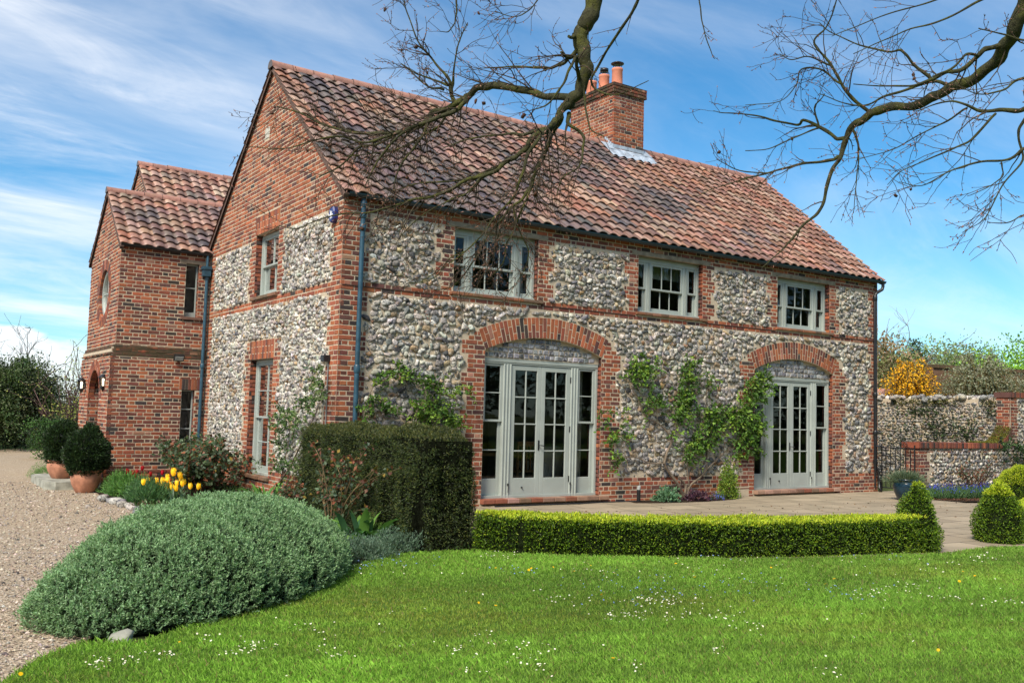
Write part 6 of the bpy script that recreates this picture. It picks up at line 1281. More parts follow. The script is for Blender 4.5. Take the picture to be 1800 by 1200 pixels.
# ================================================================== TREES
def clumps_crown(mb, c, rad, n_clump, per, L, pal, w=None, seed=0, shell=.55, cs=.30, flat=1.0, up=.2):
    c = np.array(c, float); rad = np.array(rad, float); u = rand_dirs(n_clump); rr = rng.uniform(shell, 1.0, n_clump)*(1+.22*vnoise(u*2.6, seed)); C = c+u*rad*rr[:, None]
    k = np.repeat(np.arange(n_clump), per); sz = rng.uniform(.55, 1.2, n_clump)*cs*rad.mean(); P = C[k]+rng.normal(0, 1, (len(k), 3))*(sz[k]*.55)[:, None]*np.array([1, 1, flat]); tone = pick(pal, n_clump, w, .22)
    leaves(mb, P, (P-c)/rad*.6+rng.normal(0, .8, (len(k), 3))+np.array([0, 0, up]), L*rng.uniform(.6, 1.2, len(k)), L*.55, np.clip(tone[k]*(1+rng.normal(0, .2, (len(k), 1))), .004, 1))
def leafy_tree(name, label, cat, base, top, width, pal, n_clump, per, L, trunk=True, col=(0.08, 0.06, 0.045), seed=0, low=.12, w=None, group=None, depthw=None, core=True, cs=.30):
    base = np.array(base, float); t = empty(name, base); tag(t, label, cat, group); h = top-base[2]; mb = MB()
    tube(mb, [base, base+np.array([.03*h, 0, h*.3]), base+np.array([0, .02*h, h*.7])], [h*.03+.02, h*.022+.015, .02], 8, col)
    for i in range(9):
        a = rng.uniform(0, 2*PI); z = rng.uniform(.15, .55)*h; e = base+np.array([math.cos(a)*width*.36, math.sin(a)*width*.36, z+h*.25]); tube(mb, smooth_path([base+np.array([0, 0, z]), (base+np.array([0, 0, z])+e)/2+np.array([0, 0, .05*h]), e], 4), np.linspace(h*.012+.008, .008, 9), 6, col)
    mb.build('trunk', [M_STEM], t); mb = MB(); cz = base[2]+h*(low+(1-low)*.5); rad = (width/2, (depthw or width)/2, h*(1-low)/2)
    clumps_crown(mb, (base[0], base[1], cz), rad, n_clump, per, L, pal, w, seed, cs=cs); mb.build('crown', [M_LEAF], t); return t
def bare_tree(name, label, base, top, spread, col, n_main=7, lev=3, leafpal=None, cat='tree', r0=None, lean=(0, 0), nleaf=0, L=.06, group=None, twig=.006):
    base = np.array(base, float); t = empty(name, base); tag(t, label, cat, group); mb, lf = MB(), MB(); h = top-base[2]; r0 = r0 or h*.02; tips = []
    def grow(p, d, ln, r, l):
        n = 5; P = [p]; dd = d.copy()
        for i in range(n): dd = nrm(dd+rng.normal(0, .16, 3)+np.array([0, 0, .05])); P.append(P[-1]+dd*ln/n)
        P = np.array(P); tube(mb, P, np.linspace(r, max(r*.45, twig*.6), n+1), 6 if l > 1 else 4, col, 0, False)
        if l == 0: tips.append(P); return
        for q in range(4 if l > 1 else 5):
            i = rng.integers(1, n+1); nd = nrm(dd+rng.normal(0, .55, 3)+np.array([0, 0, .1])); grow(P[i], nd, ln*rng.uniform(.45, .75), max(r*.5, twig), l-1)
    for k in range(n_main):
        a = rng.uniform(0, 2*PI); grow(base+rng.normal(0, .06, 3)*np.array([1, 1, 0]), nrm(np.array([math.cos(a)*spread+lean[0], math.sin(a)*spread+lean[1], 1.0])), h*rng.uniform(.45, .62), r0*rng.uniform(.6, 1), lev)
    mb.build('trunk', [M_STEM], t)
    if leafpal and tips:
        A = np.concatenate(tips); i = rng.integers(0, len(A), nleaf); leaves(lf, A[i]+rng.normal(0, .05, (nleaf, 3)), rng.normal(0, 1, (nleaf, 3))+np.array([0, 0, .3]), L*rng.uniform(.6, 1.2, nleaf), L*.5, pick(leafpal, nleaf)); tag(lf.build('leaf_cover', [M_LEAF], t), kind='stuff')
    return t
# left, beyond the drive
def gz(p): p = np.array(p, float); p[2] = float(hgt(p[0], p[1])); return p
p = gz(at(8, 790, 31)); leafy_tree('evergreen_bush', 'big dense evergreen bush at the far side of the gravel drive', 'bush', p, 2.95, 2.7, [(0.045, 0.078, 0.025), (0.075, 0.105, 0.04), (0.022, 0.034, 0.014), (0.18, 0.20, 0.11)], 620, 64, .10, w=[4, 3, 3, 1.2], low=.0, seed=4, cs=.24)
p = gz(at(-95, 795, 30)); leafy_tree('evergreen_bush', 'evergreen bush cut off by the left edge beyond the drive', 'bush', p, 2.6, 3.0, [(0.045, 0.06, 0.022), (0.075, 0.09, 0.035), (0.022, 0.03, 0.013)], 420, 60, .10, low=.0, seed=6)
p = gz(at(108, 785, 30)); bare_tree('young_tree', 'slender tree with sparse yellow green spring leaves left of the porch', p, 3.9, .55, (0.10, 0.06, 0.055), 5, 2, [(0.28, 0.33, 0.06), (0.36, 0.38, 0.10)], nleaf=480, L=.08, r0=.045, twig=.010)
p = gz(at(128, 785, 33)); bare_tree('young_tree', 'second spring tree with pale leaves just behind the porch lanterns', p, 4.0, .45, (0.10, 0.06, 0.055), 4, 2, [(0.28, 0.33, 0.06), (0.36, 0.38, 0.10)], nleaf=420, L=.08, r0=.04, twig=.010)
for i, (px, d, tp, w_) in enumerate([(20, 44, 4.6, 4.5), (-40, 46, 4.8, 5), (75, 45, 3.9, 4)]):
    p = gz(at(px, 785, d)); bare_tree('bare_tree', ['grey twiggy leafless tree showing above the big evergreen bush', 'grey twiggy leafless tree at the left edge above the bushes', 'low grey leafless tree between the bush and the young trees'][i], p, tp, .4, (0.20, 0.19, 0.20), 4, 3, r0=.06, twig=.010, group='leafless trees behind the drive')
for i, (px, d, w_, tp, s) in enumerate([(100, 37, 3.0, 1.45, 'dark tangled hedge bush behind the slender young tree'), (150, 36, 3.0, 2.2, 'dark tangled hedge bush behind the porch lanterns'), (60, 35.5, 2.0, 1.3, 'dark low hedge bush right of the big evergreen bush')]):
    p = gz(at(px, 780, d)); leafy_tree('hedge_bush', s, 'bush', p, tp, w_, [(0.05, 0.052, 0.028), (0.08, 0.078, 0.04), (0.09, 0.10, 0.04)], 120, 45, .10, low=0, seed=10+i)
p = gz(at(88, 790, 27)); leafy_tree('camellia', 'dark green shrub with a few pink blooms beside the potted conifers', 'shrub', p, 1.05, 1.5, [(0.03, 0.07, 0.018), (0.055, 0.12, 0.025), (0.018, 0.035, 0.012)], 110, 40, .07, low=0, seed=16)
mb = MB(); n = 1500; xx = rng.uniform(-6, -0.3, n); P = np.stack([xx, 22.0+.25*xx*.2+rng.normal(0, .25, n), hgt(xx, np.full(n, 22.0))], 1); leaves(mb, P, rng.normal(0, .5, (n, 3))+np.array([0, 0, 1]), rng.uniform(.1, .3, n), .03, pick([(0.05, 0.10, 0.04), (0.09, 0.14, 0.06)], n)); tag(mb.build('border_plants', [M_LEAF]), kind='stuff')
# right, beyond the rubble wall
def arching(name, label, c, R_, H_, n, col, lpal, L, group=None, drp=1.0, stemc=(0.12, 0.09, 0.03), per=26):
    t = empty(name, c); tag(t, label, 'shrub', group); mb, lf = MB(), MB(); c = np.array(c, float)
    for i in range(n):
        a = rng.uniform(0, 2*PI); k = rng.uniform(.25, 1.0); d = np.array([math.cos(a)*R_[0], math.sin(a)*R_[1], 0]); tt = np.linspace(0, 1, 8); hgt_ = H_*rng.uniform(.7, 1.12)*(1-.25*k*k)
        P = c+d*(k*tt**1.1)[:, None]+np.array([0, 0, 1])*(hgt_*np.sin(tt*PI*(.5+.26*k*drp))/1.0)[:, None]; tube(mb, P, np.linspace(.012, .004, 8), 4, stemc, 0, False)
        q = rng.uniform(.25, 1, per); pos = np.stack([np.interp(q, tt, P[:, j]) for j in range(3)], 1)+rng.normal(0, .03, (per, 3)); leaves(lf, pos, rng.normal(0, 1, (per, 3)), L*rng.uniform(.7, 1.2, per), L*.6, pick(lpal, per))
    mb.build('stem', [M_STEM], t); lf.build('foliage', [M_LEAF], t)
p = at(1600, 700, 27.5); arching('forsythia', 'orange yellow flowering shrub arching above the rubble wall', (p[0], p[1], 0.9), (1.0, 1.0), 2.35, 190, None, [(0.64, 0.36, 0.012), (0.74, 0.44, 0.02), (0.55, 0.28, 0.01), (0.10, 0.07, 0.02)], .075)
p = at(1722, 700, 27.0); arching('grey_shrub', 'large grey green arching shrub above the rubble wall beside the yellow one', (p[0], p[1], 0.9), (1.45, 1.45), 2.55, 300, None, [(0.20, 0.215, 0.14), (0.27, 0.28, 0.20), (0.13, 0.15, 0.085)], .075)
p = at(1812, 700, 29.0); arching('grey_shrub', 'second grey green arching shrub at the right edge above the tall wall', (p[0], p[1], 0.9), (1.2, 1.2), 2.1, 170, None, [(0.14, 0.15, 0.10), (0.19, 0.2, 0.14)], .075)
GB = [(0.075, 0.14, 0.022), (0.11, 0.19, 0.03), (0.05, 0.09, 0.02)]
for px, pt, d, w_, nm, lab, pal in [(1560, 612, 34, 2.6, 'leafy_tree', 'soft olive green tree right behind the far house corner', [(0.13, 0.13, 0.06), (0.09, 0.10, 0.04), (0.17, 0.12, 0.07)]), (1572, 628, 37, 2.6, 'leafy_tree', 'mid green rounded tree behind the orange shrub', GB), (1650, 606, 42, 4.2, 'leafy_tree', 'loose pale green tree in the middle above the grey shrub', [(0.13, 0.17, 0.06), (0.10, 0.13, 0.05), (0.06, 0.08, 0.035)]), (1696, 616, 45, 3.6, 'leafy_tree', 'greyish green distant tree right of the loose pale one', [(0.12, 0.135, 0.08), (0.09, 0.10, 0.06)]), (1790, 597, 38, 4.4, 'leafy_tree', 'bright fresh green tree at the right edge above the wall', [(0.13, 0.24, 0.025), (0.18, 0.30, 0.04), (0.08, 0.15, 0.02)]), (1735, 632, 44, 3.6, 'leafy_tree', 'low dull green tree between the pale tree and the bright green one', [(0.09, 0.12, 0.05), (0.06, 0.08, 0.03)])]:
    b = at(px, 740, d); tp = at(px, pt, d)[2]; leafy_tree(nm, lab, 'tree', (b[0], b[1], 0), tp, w_, np.array(pal)*1.5, 300, 46, .14, low=.12, seed=int(px))
b = at(1592, 740, 40); t = bare_tree('dead_tree', 'tall nearly leafless trunk rising left of the ivy clad one', (b[0], b[1], 0), at(1592, 540, 40)[2], .10, (0.26, 0.235, 0.21), 1, 3, r0=.09, lean=(-.06, 0), twig=.008)
b = at(1612, 740, 41); t = bare_tree('dead_tree', 'leafless trunk with dark ivy round its base behind the orange shrub', (b[0], b[1], 0), at(1620, 545, 41)[2], .12, (0.26, 0.235, 0.21), 1, 3, r0=.09, lean=(.08, -.05), twig=.008)
mb = MB(); clumps_crown(mb, (b[0], b[1], 3.6), (.45, .45, 1.5), 50, 40, .11, [(0.03, 0.045, 0.025), (0.05, 0.065, 0.03)]); mb.build('ivy', [M_LEAF], t)
b = at(1540, 740, 36); bare_tree('red_budded_tree', 'small tree with reddish buds at the far corner of the house', (b[0], b[1], 0), at(1552, 560, 36)[2], .35, (0.14, 0.10, 0.09), 4, 3, [(0.36, 0.12, 0.09), (0.30, 0.16, 0.10)], nleaf=500, L=.08, r0=.05, twig=.011)
t = empty('outbuilding', (20.4, 3.5, 0)); tag(t, 'low garden outbuilding with a red ridge tiled roof peeping over the rubble wall', 'shed')
mb = MB(); a = on(1540, 671, 0, 19.4); b = on(1578, 688, 0, 19.4); y0, y1 = 3.0, 9.0
e = on(1577, 689, 0, 19.5); yy = e[1]; zt = e[2]
box(mb, 18.7, 21.0, yy+.1, yy+6, 0, 1.9, (0.3, 0.12, 0.08)); mb.build('wall', [M_BRICK], t); mb = MB()
fo = Fr((18.6, yy, zt-.55), (0, 1, 0), (-.5, 0, .86), (.86, 0, .5)); tiles(mb, fo, 0, 6, 1.1, .3, .24, tcol(lambda u, q: .2)); fo2 = Fr((20.6, yy, zt-.55), (0, 1, 0), (.5, 0, .86), (-.86, 0, .5)); tiles(mb, fo2, 0, 6, 1.1, .3, .24, tcol(lambda u, q: .2)); ridge(mb, (19.6, yy-.05, zt), (19.6, yy+6, zt), .13, .45); mb.build('roof', [M_TILE], t)
t = empty('far_garden_wall', (40, 14, 0)); tag(t, 'long brown brick garden wall far behind the shrubs on the right', 'wall')
a, b = at(1640, 646, 33), at(1900, 640, 36); mb = MB(); d = nrm((b-a)*np.array([1, 1, 0])); fr = Fr((a[0], a[1], 0), d, (d[1], -d[0], 0)); Lw = float(np.linalg.norm((b-a)[:2])); bx(mb, fr, 0, Lw, 0, a[2], -.3, 0, (0.17, 0.095, 0.06)); mb.build('brickwork', [M_BRICK], t); mb = MB(); bx(mb, fr, 0, Lw, a[2], a[2]+.12, -.38, .06, (0.15, 0.09, 0.055)); mb.build('coping', [M_MOSSBRICK], t)
# woodland edge behind the photographer, seen only as dark reflections in the panes
for i, (x, y, h, w_) in enumerate([(-16, -38, 11, 13), (-4, -42, 13, 14), (8, -40, 11, 13), (20, -36, 12, 14), (33, -30, 11, 14), (46, -22, 12, 14), (-26, -30, 9, 12)]):
    leafy_tree('garden_tree', ['tall tree across the lawn, reflected in the french door glass'][0], 'tree', (x, y, 0), h, w_, [(0.035, 0.06, 0.018), (0.05, 0.085, 0.022)], 320, 60, .42, low=.03, seed=60+i, group='trees across the lawn')

# ---- the overhanging tree
tree = empty('overhanging_tree', (1.4, -13.2, 0)); tag(tree, 'bare mossy tree whose budding branches hang down in front of the house and the sky', 'tree')
BUDS = []; TW = MB(); BARK = (0.062, 0.062, 0.030); TWC = (0.055, 0.042, 0.028)
def world(pts): return np.array([at(a, b, d) for a, b, d in pts])
def px2r(r, d): return r*d/FOC
def twigs(P, rad, dens, ln, lev, droop, upv, spreadk=0.9):
    """side shoots along a branch; each carries pointed buds"""
    seg = np.linalg.norm(np.diff(P, axis=0), axis=1); cum = np.concatenate([[0], np.cumsum(seg)]); T = cum[-1]; n = max(1, int(rng.poisson(T*dens)))
    for s in np.sort(rng.uniform(.08, 1, n)):
        i = min(np.searchsorted(cum, s*T), len(P)-1); i = max(i, 1); d = nrm(P[i]-P[i-1]); r = float(np.interp(s, np.linspace(0, 1, len(rad)), rad))
        side = nrm(np.cross(d, rand_dirs(1)[0])); nd = nrm(d*rng.uniform(.5, 1.1)+side*spreadk*rng.uniform(.5, 1.1)); L = ln*rng.uniform(.35, 1.15)*(1.1-.4*s); k = 7; Q = [P[i]]; dd = nd
        for j in range(k): dd = nrm(dd+rng.normal(0, .13, 3)+np.array([0, 0, -droop if j < k*.5 else upv])*.5); Q.append(Q[-1]+dd*L/k)
        Q = np.array(Q); r1 = min(r*.5, .0045 if lev > 0 else .0024); r1 = max(r1, .0014); tube(TW, Q, np.linspace(r1, .0011, len(Q)), 5 if lev else 4, TWC, 0, False)
        for j in range(2, len(Q), 2):
            if random.random() < .5: BUDS.append((Q[j], nrm(Q[j]-Q[j-1]+rand_dirs(1)[0]*.6)))
        BUDS.append((Q[-1], dd))
        if lev: twigs(Q, np.linspace(r1, .001, len(Q)), dens*.95, ln*.48, lev-1, droop, upv)
def limb(pts, mbx, k=6, sides=10, **tw):
    P0 = world([(a, b, d) for a, b, r, d in pts]); rr = np.array([px2r(r, d) for a, b, r, d in pts]); P = smooth_path(P0, k); rq = np.interp(np.linspace(0, 1, len(P)), np.linspace(0, 1, len(rr)), rr)
    tq = np.linspace(0, len(pts)*1.0, len(P)); ph = rng.uniform(0, 6, 6); rj = np.clip(rq, 0, .02)*.35; P[1:-1] += (np.stack([np.sin(tq*2.1+ph[0])+.6*np.sin(tq*4.7+ph[1]), np.sin(tq*1.9+ph[2])+.6*np.sin(tq*5.1+ph[3]), np.sin(tq*2.3+ph[4])+.6*np.sin(tq*4.4+ph[5])], 1)*rj[:, None])[1:-1]; rq = rq*.82*(1+.06*np.sin(tq*3.3+ph[1])+.05*np.sin(tq*7.7+ph[2])); tube(mbx, P, rq, sides, np.clip(np.array(BARK)*(1+rng.normal(0, .1, (len(P), 1))), .01, 1))
    if tw: twigs(P, rq, **tw)
    return P
T1 = dict(dens=19, ln=.40, lev=1, droop=.05, upv=.12); T2 = dict(dens=19, ln=.30, lev=1, droop=.1, upv=.15)
# trunk outside the frame on the right; two limbs reach into the picture
tp = np.array([1.4, -13.2, 0.0]); mb = MB(); tube(mb, smooth_path([tp-np.array([0, 0, .1]), tp+np.array([.05, .02, 1.5]), tp+np.array([-.02, .06, 3.2]), tp+np.array([-.1, .1, 5.5]), tp+np.array([.1, .1, 8.5])], 6), np.linspace(.34, .12, 25), 16, BARK); mb.build('trunk', [M_BARK], tree)
LB = MB()
top1, top2 = at(1045, -60, 5.0), at(1815, -50, 4.3)
a = tp+np.array([-.06, .08, 4.6]); tube(LB, smooth_path([a, a*.6+top1*.4+np.array([0, 0, .55]), a*.25+top1*.75+np.array([0, 0, .35]), top1], 8), np.linspace(.12, .065, 25), 10, BARK)
a = tp+np.array([-.03, .06, 3.9]); tube(LB, smooth_path([a, a*.5+top2*.5+np.array([0, 0, .25]), top2], 8), np.linspace(.09, .052, 17), 10, BARK)
limb([(1045, -60, 21, 5.0), (1041, 10, 19, 5.0), (1032, 42, 17, 5.0), (1020, 62, 17, 5.0), (1026, 95, 15, 5.0), (1031, 125, 14, 5.0), (1016, 160, 13, 5.02), (1000, 185, 12, 5.05)], LB, dens=2, ln=.3, lev=1, droop=0, upv=.1)
LA = limb([(1006, 172, 8, 5.03), (960, 168, 7.5, 5.08), (925, 162, 7.5, 5.12), (880, 150, 8, 5.2), (850, 152, 8, 5.25), (822, 168, 7.5, 5.3), (795, 186, 6.5, 5.35), (762, 200, 6, 5.4), (735, 222, 5, 5.45), (700, 232, 4.5, 5.5), (650, 236, 3.6, 5.6), (600, 228, 2.8, 5.7), (560, 215, 2.2, 5.75), (520, 196, 1.6, 5.8), (485, 187, 1.1, 5.8)], LB, **T1)
for pts in [[(822, 168, 6, 5.3), (815, 180, 5, 5.28), (795, 198, 4.5, 5.25), (760, 210, 4, 5.2), (720, 226, 3.2, 5.2), (690, 250, 2.5, 5.2), (660, 290, 1.8, 5.2), (640, 330, 1.2, 5.2)],
            [(735, 222, 3.5, 5.45), (690, 236, 3, 5.4), (640, 250, 2.5, 5.4), (590, 240, 2, 5.4), (540, 250, 1.6, 5.4), (500, 262, 1.1, 5.4), (440, 258, .8, 5.4)],
            [(700, 232, 3.2, 5.5), (665, 252, 2.6, 5.55), (630, 262, 2.2, 5.6), (600, 290, 1.8, 5.6), (560, 312, 1.3, 5.6)],
            [(760, 200, 4, 5.4), (745, 235, 3, 5.4), (725, 262, 2.4, 5.35), (700, 300, 1.8, 5.3), (690, 340, 1.2, 5.3)],
            [(795, 186, 3.5, 5.35), (770, 222, 2.6, 5.4), (740, 240, 2, 5.45), (700, 262, 1.6, 5.5), (655, 270, 1.2, 5.5), (600, 275, .9, 5.5)],
            [(800, 182, 5, 5.35), (794, 160, 4.4, 5.35), (792, 150, 4, 5.35), (788, 138, 3.2, 5.35), (764, 109, 2.4, 5.4), (734, 71, 1.8, 5.4), (716, 22, 1.4, 5.4), (708, -6, 1, 5.4)], [(794, 156, 3, 5.35), (800, 110, 1.8, 5.3), (808, 70, 1.4, 5.3), (822, 40, 1, 5.3)], [(788, 150, 3, 5.35), (760, 140, 2, 5.4), (730, 128, 1.5, 5.4), (705, 112, 1, 5.4)], [(780, 158, 3, 5.4), (750, 150, 1.8, 5.45), (715, 120, 1.2, 5.5)]]:
    limb(pts, LB, **T2)
for pts, tw in [([(1000, 185, 10, 5.05), (985, 200, 8, 5.0), (967, 222, 7, 4.95), (940, 243, 6, 4.9), (922, 262, 5.5, 4.9), (903, 276, 5, 4.9), (880, 295, 4.6, 4.9), (858, 305, 4.4, 4.9), (830, 314, 4, 4.9), (790, 334, 3.6, 4.9), (758, 345, 3.2, 4.9), (726, 352, 2.8, 4.9), (690, 362, 2.4, 4.9), (645, 374, 1.9, 4.9), (600, 376, 1.5, 4.9), (560, 386, 1.2, 4.9), (520, 402, 1, 4.9), (490, 396, .8, 4.9)], T1),
                ([(985, 200, 7, 5.0), (978, 225, 6, 5.05), (965, 250, 5.4, 5.1), (951, 277, 5, 5.15), (938, 318, 4.2, 5.2), (925, 340, 3.6, 5.2), (902, 362, 3, 5.2), (880, 388, 2.5, 5.2), (858, 412, 2, 5.2), (838, 450, 1.5, 5.2), (800, 500, 1, 5.2), (760, 510, .8, 5.2)], T1),
                ([(975, 210, 5, 5.0), (950, 240, 4, 4.8), (929, 270, 3.6, 4.75), (915, 315, 3, 4.7), (900, 350, 2.6, 4.7), (872, 378, 2.2, 4.7), (850, 410, 1.8, 4.7), (820, 440, 1.4, 4.7), (780, 470, 1, 4.7), (740, 495, .8, 4.7)], T1),
                ([(1000, 200, 5, 5.05), (1003, 220, 4, 5.0), (1022, 235, 3.2, 5.0), (1026, 262, 2.6, 4.95), (1018, 292, 2, 4.9), (990, 312, 1.5, 4.9), (978, 345, 1, 4.9)], T2),
                ([(967, 222, 4.5, 4.95), (930, 236, 3.4, 5.0), (900, 234, 2.6, 5.05), (860, 240, 2, 5.1), (820, 245, 1.5, 5.1), (780, 260, 1.1, 5.1)], T2), ([(903, 276, 3.4, 4.9), (860, 300, 2.6, 5.0), (800, 318, 2, 5.05), (740, 322, 1.5, 5.1), (690, 335, 1.1, 5.1)], T2),
                ([(902, 362, 2.6, 5.2), (905, 380, 2.2, 5.2), (915, 410, 1.8, 5.2), (928, 440, 1.4, 5.2), (926, 465, 1, 5.2), (912, 490, .8, 5.2), (900, 508, .7, 5.2)], T2), ([(938, 318, 2.6, 5.2), (905, 400, 1.9, 5.2), (890, 430, 1.6, 5.2), (885, 460, 1.2, 5.2), (860, 490, .9, 5.2)], T2), ([(850, 305, 2.6, 4.9), (820, 340, 2, 4.9), (790, 352, 1.6, 4.9), (740, 380, 1.2, 4.9), (700, 420, .9, 4.9)], T2), ([(820, 440, 1.2, 4.7), (790, 455, 1, 4.7), (760, 490, .8, 4.7), (700, 500, .6, 4.7)], T2),
                ([(1020, 88, 6, 5.0), (1000, 101, 4.5, 5.0), (989, 112, 3.6, 5.05), (970, 118, 3, 5.1), (951, 120, 2.6, 5.1), (902, 117, 1.8, 5.15), (850, 120, 1, 5.2)], T2), ([(1000, 102, 3.5, 5.0), (992, 96, 3, 4.95), (986, 92, 2.6, 4.9)], None), ([(1012, 62, 5, 5.0), (1006, 66, 4, 4.95), (1000, 64, 3, 4.9)], None), ([(1020, 140, 4.5, 5.0), (1012, 118, 4, 4.9), (1013, 100, 3.5, 4.85), (1000, 125, 3, 4.8), (985, 155, 2.4, 4.8), (960, 185, 1.6, 4.8), (930, 195, 1, 4.8)], T2),
                ([(1126, -10, 3.6, 4.6), (1117, 14, 3.4, 4.65), (1101, 34, 3.2, 4.7), (1079, 72, 3, 4.8), (1058, 105, 2.8, 4.9), (1040, 135, 2.6, 4.95), (1042, 150, 2.2, 5), (1060, 163, 1.8, 4.9), (1085, 167, 1.4, 4.8), (1110, 156, 1, 4.7), (1140, 142, .8, 4.6)], dict(dens=6, ln=.2, lev=0, droop=0, upv=.1)),
                ([(801, -10, 2.2, 5.2), (802, 20, 1.9, 5.2), (800, 40, 1.6, 5.2), (788, 55, 1.2, 5.2), (775, 56, .8, 5.2)], dict(dens=10, ln=.12, lev=0, droop=0, upv=.1)), ([(1228, -10, 1.6, 5), (1232, 22, 1.4, 5), (1238, 55, 1.2, 5), (1250, 92, .9, 5), (1256, 104, .7, 5)], dict(dens=12, ln=.1, lev=0, droop=.1, upv=.1)), ([(950, -8, 1.6, 5.3), (930, 18, 1.4, 5.3), (905, 30, 1, 5.3), (870, 20, .8, 5.3)], T2), ([(1027, 150, 3, 5), (1030, 190, 2.2, 4.95), (1037, 225, 1.6, 4.9), (1062, 240, 1.0, 4.9)], dict(dens=8, ln=.14, lev=0, droop=.1, upv=.1))]:
    limb(pts, LB, **(tw or {}))
LB.build('limb', [M_BARK], tree)
LB = MB(); T3 = dict(dens=12, ln=.38, lev=1, droop=.02, upv=.10); T4 = dict(dens=14, ln=.28, lev=1, droop=.04, upv=.12)
limb([(1815, -50, 18, 4.3), (1800, 5, 16, 4.35), (1786, 45, 15, 4.4), (1770, 82, 14, 4.5), (1741, 116, 12.5, 4.6), (1702, 140, 11.5, 4.7), (1665, 161, 11, 4.85), (1631, 174, 10, 4.95), (1590, 187, 9, 5.05), (1549, 194, 9, 5.15), (1519, 205, 8.5, 5.2), (1501, 222, 7.5, 5.25), (1489, 246, 6, 5.3), (1474, 277, 4.6, 5.3), (1460, 306, 4, 5.3), (1452, 343, 3.6, 5.3), (1437, 374, 3.2, 5.3), (1411, 397, 2.8, 5.3), (1389, 424, 2.2, 5.3), (1366, 447, 1.4, 5.3), (1340, 470, .9, 5.3)], LB, dens=3.5, ln=.30, lev=1, droop=.02, upv=.1)
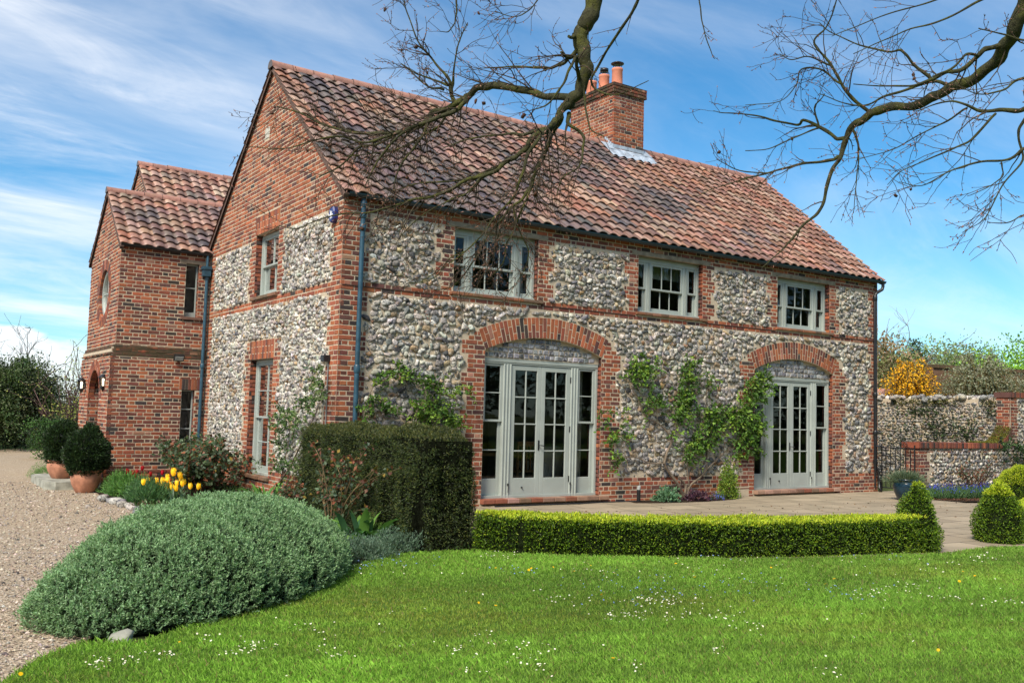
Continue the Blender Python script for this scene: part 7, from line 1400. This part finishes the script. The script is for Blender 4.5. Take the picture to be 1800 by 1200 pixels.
for pts, tw in [([(1490, 244, 4.6, 5.3), (1470, 241, 4, 5.35), (1440, 225, 3.6, 5.4), (1414, 211, 3.2, 5.45), (1400, 220, 2.4, 5.5), (1361, 212, 2.2, 5.5), (1324, 202, 1.6, 5.55), (1275, 199, 1.1, 5.6), (1254, 195, .7, 5.6)], T3), ([(1528, 197, 4.2, 5.2), (1500, 173, 3.6, 5.2), (1478, 147, 3.2, 5.2), (1462, 116, 2.8, 5.2), (1432, 75, 2.2, 5.2), (1452, 48, 1.6, 5.2), (1468, 10, 1.4, 5.2), (1472, -8, 1.1, 5.2)], T3), ([(1674, 155, 5, 4.85), (1657, 145, 3.8, 4.85), (1624, 147, 3.4, 4.9), (1594, 157, 3, 4.95), (1556, 170, 2.4, 5), (1520, 185, 1.8, 5.1), (1480, 180, 1.2, 5.1), (1440, 165, .9, 5.1)], T3), ([(1637, 140, 3.8, 4.9), (1605, 110, 3, 4.9), (1586, 91, 2.6, 4.9), (1560, 90, 2.2, 4.95), (1511, 79, 1.6, 5), (1462, 58, 1.1, 5), (1440, 40, .8, 5)], T3), ([(1772, 82, 6.5, 4.5), (1741, 82, 5.4, 4.5), (1721, 97, 5, 4.5), (1699, 117, 4.6, 4.55), (1665, 128, 4, 4.6), (1636, 141, 3.4, 4.7), (1600, 150, 2.2, 4.75), (1550, 152, 1.5, 4.8), (1500, 148, 1, 4.8)], T3), ([(1721, 97, 3.4, 4.5), (1700, 96, 2.8, 4.4), (1680, 115, 2.4, 4.4), (1640, 135, 2, 4.4)], T4), ([(1475, 276, 3.8, 5.3), (1460, 281, 3.4, 5.3), (1430, 286, 2.8, 5.3), (1388, 293, 2.4, 5.35), (1350, 304, 1.9, 5.4), (1305, 316, 1.4, 5.4), (1256, 331, .9, 5.4), (1225, 345, .6, 5.4)], dict(dens=13, ln=.28, lev=1, droop=.05, upv=.12)), ([(1350, 304, 1.6, 5.4), (1300, 300, 1.2, 5.4), (1260, 280, .8, 5.4)], T4), ([(1440, 225, 2.2, 5.4), (1432, 190, 1.7, 5.4), (1440, 178, 1.3, 5.4), (1450, 165, 1, 5.4)], T4), ([(1440, 225, 2, 5.4), (1400, 240, 1.5, 5.4), (1350, 262, 1.1, 5.4), (1310, 265, .8, 5.4)], T4), ([(1478, 147, 2.4, 5.2), (1440, 122, 1.9, 5.25), (1408, 122, 1.6, 5.3), (1400, 150, 1.2, 5.3), (1370, 178, .9, 5.3), (1310, 185, .7, 5.3)], T4), ([(1462, 116, 2, 5.2), (1420, 100, 1.5, 5.2), (1390, 105, 1.1, 5.2), (1370, 95, .8, 5.2)], T4),
                ([(1830, 190, 6, 4.3), (1800, 191, 5.4, 4.3), (1762, 195, 4.4, 4.35), (1725, 195, 3.6, 4.4), (1692, 181, 2.6, 4.4), (1654, 181, 1.6, 4.5), (1610, 196, 1, 4.5)], T3), ([(1750, 200, 3, 4.35), (1714, 240, 2.6, 4.3), (1680, 259, 2, 4.3), (1631, 281, 1.5, 4.3), (1585, 300, 1, 4.3), (1560, 325, .7, 4.3)], T3), ([(1700, 190, 2.4, 4.4), (1660, 215, 1.8, 4.5), (1620, 235, 1.4, 4.5), (1570, 262, 1, 4.6), (1510, 280, .7, 4.6)], T4), ([(1830, 250, 4, 4.2), (1800, 262, 3.4, 4.2), (1777, 278, 2.8, 4.2), (1725, 285, 2.2, 4.2), (1672, 300, 1.6, 4.2), (1620, 326, 1, 4.2), (1580, 320, .7, 4.2)], T3), ([(1815, 190, 4, 4.3), (1800, 212, 3.2, 4.3), (1789, 240, 2.8, 4.3), (1797, 281, 2.2, 4.3), (1762, 326, 1.6, 4.3), (1732, 382, 1.1, 4.3), (1691, 409, .7, 4.3)], T4), ([(1760, 285, 1.8, 4.2), (1762, 310, 1.4, 4.2), (1735, 330, 1, 4.2), (1700, 345, .7, 4.2)], T4), ([(1740, -8, 3, 4.6), (1700, 14, 2.4, 4.6), (1650, 38, 2, 4.65), (1600, 52, 1.6, 4.7), (1555, 70, 1.2, 4.7), (1500, 95, .9, 4.7)], T3), ([(1660, -6, 2, 4.8), (1610, 12, 1.6, 4.8), (1556, 26, 1.3, 4.85), (1500, 49, 1, 4.9), (1462, 64, .8, 4.9)], T3), ([(1840, 130, 4, 4.2), (1790, 140, 2.8, 4.2), (1760, 160, 2, 4.2), (1720, 165, 1.3, 4.2), (1680, 150, .8, 4.2)], T4), ([(1840, 60, 3, 4.2), (1800, 70, 2.4, 4.2), (1760, 60, 1.8, 4.2), (1720, 50, 1.2, 4.2)], T4), ([(1499, 224, 3, 5.25), (1505, 240, 2.8, 5.25), (1508, 262, 2.2, 5.25), (1509, 290, 1.5, 5.25), (1504, 330, 1, 5.25), (1500, 375, .7, 5.25)], T4), ([(1840, 380, 2, 4.1), (1800, 378, 1.6, 4.1), (1770, 392, 1.2, 4.1), (1735, 390, .8, 4.1)], T4)]:
    limb(pts, LB, **tw)
LB.build('limb', [M_BARK], tree); TW.build('twigs', [M_STEM], tree)
# pointed beech buds and a few empty husks
B = np.array([b for b, d in BUDS]); D = nrm(np.array([d for b, d in BUDS])); n = len(B); A = nrm(np.cross(D, rand_dirs(n))); E2 = np.cross(D, A); Lb = rng.uniform(.010, .020, n)[:, None]; wb = Lb*.16
V = np.stack([B, B+D*Lb*.35+A*wb, B+D*Lb*.35+E2*wb, B+D*Lb*.35-A*wb, B+D*Lb*.35-E2*wb, B+D*Lb], 1); f = np.array([[0, 2, 1], [0, 3, 2], [0, 4, 3], [0, 1, 4], [5, 1, 2], [5, 2, 3], [5, 3, 4], [5, 4, 1]])
mb = MB(); mb.add(V.reshape(-1, 3), (f[None]+(np.arange(n)*6)[:, None, None]).reshape(-1, 3), np.repeat(pick([(0.24, 0.12, 0.085), (0.17, 0.085, 0.06), (0.30, 0.17, 0.13)], n), 6, 0)); o = mb.build('buds', [M_STEM], tree); tag(o, kind='stuff')
mb = MB(); hs_ = rng.choice(n, 40, replace=False); stones(mb, B[hs_]-np.array([0, 0, .012]), rng.uniform(.007, .013, 40), rng.uniform(.009, .015, 40), rng.uniform(.007, .012, 40), np.array([1.0, 0, 0]), np.array([0, 0, 1.0]), np.array([0, 1.0, 0]), pick([(0.06, 0.03, 0.02), (0.10, 0.05, 0.03)], 40), .3, ICO1); o = mb.build('husks', [M_STEM], tree); tag(o, kind='stuff')
print('faces', sum(len(o.data.polygons) for o in COL.objects if o.type == 'MESH'))
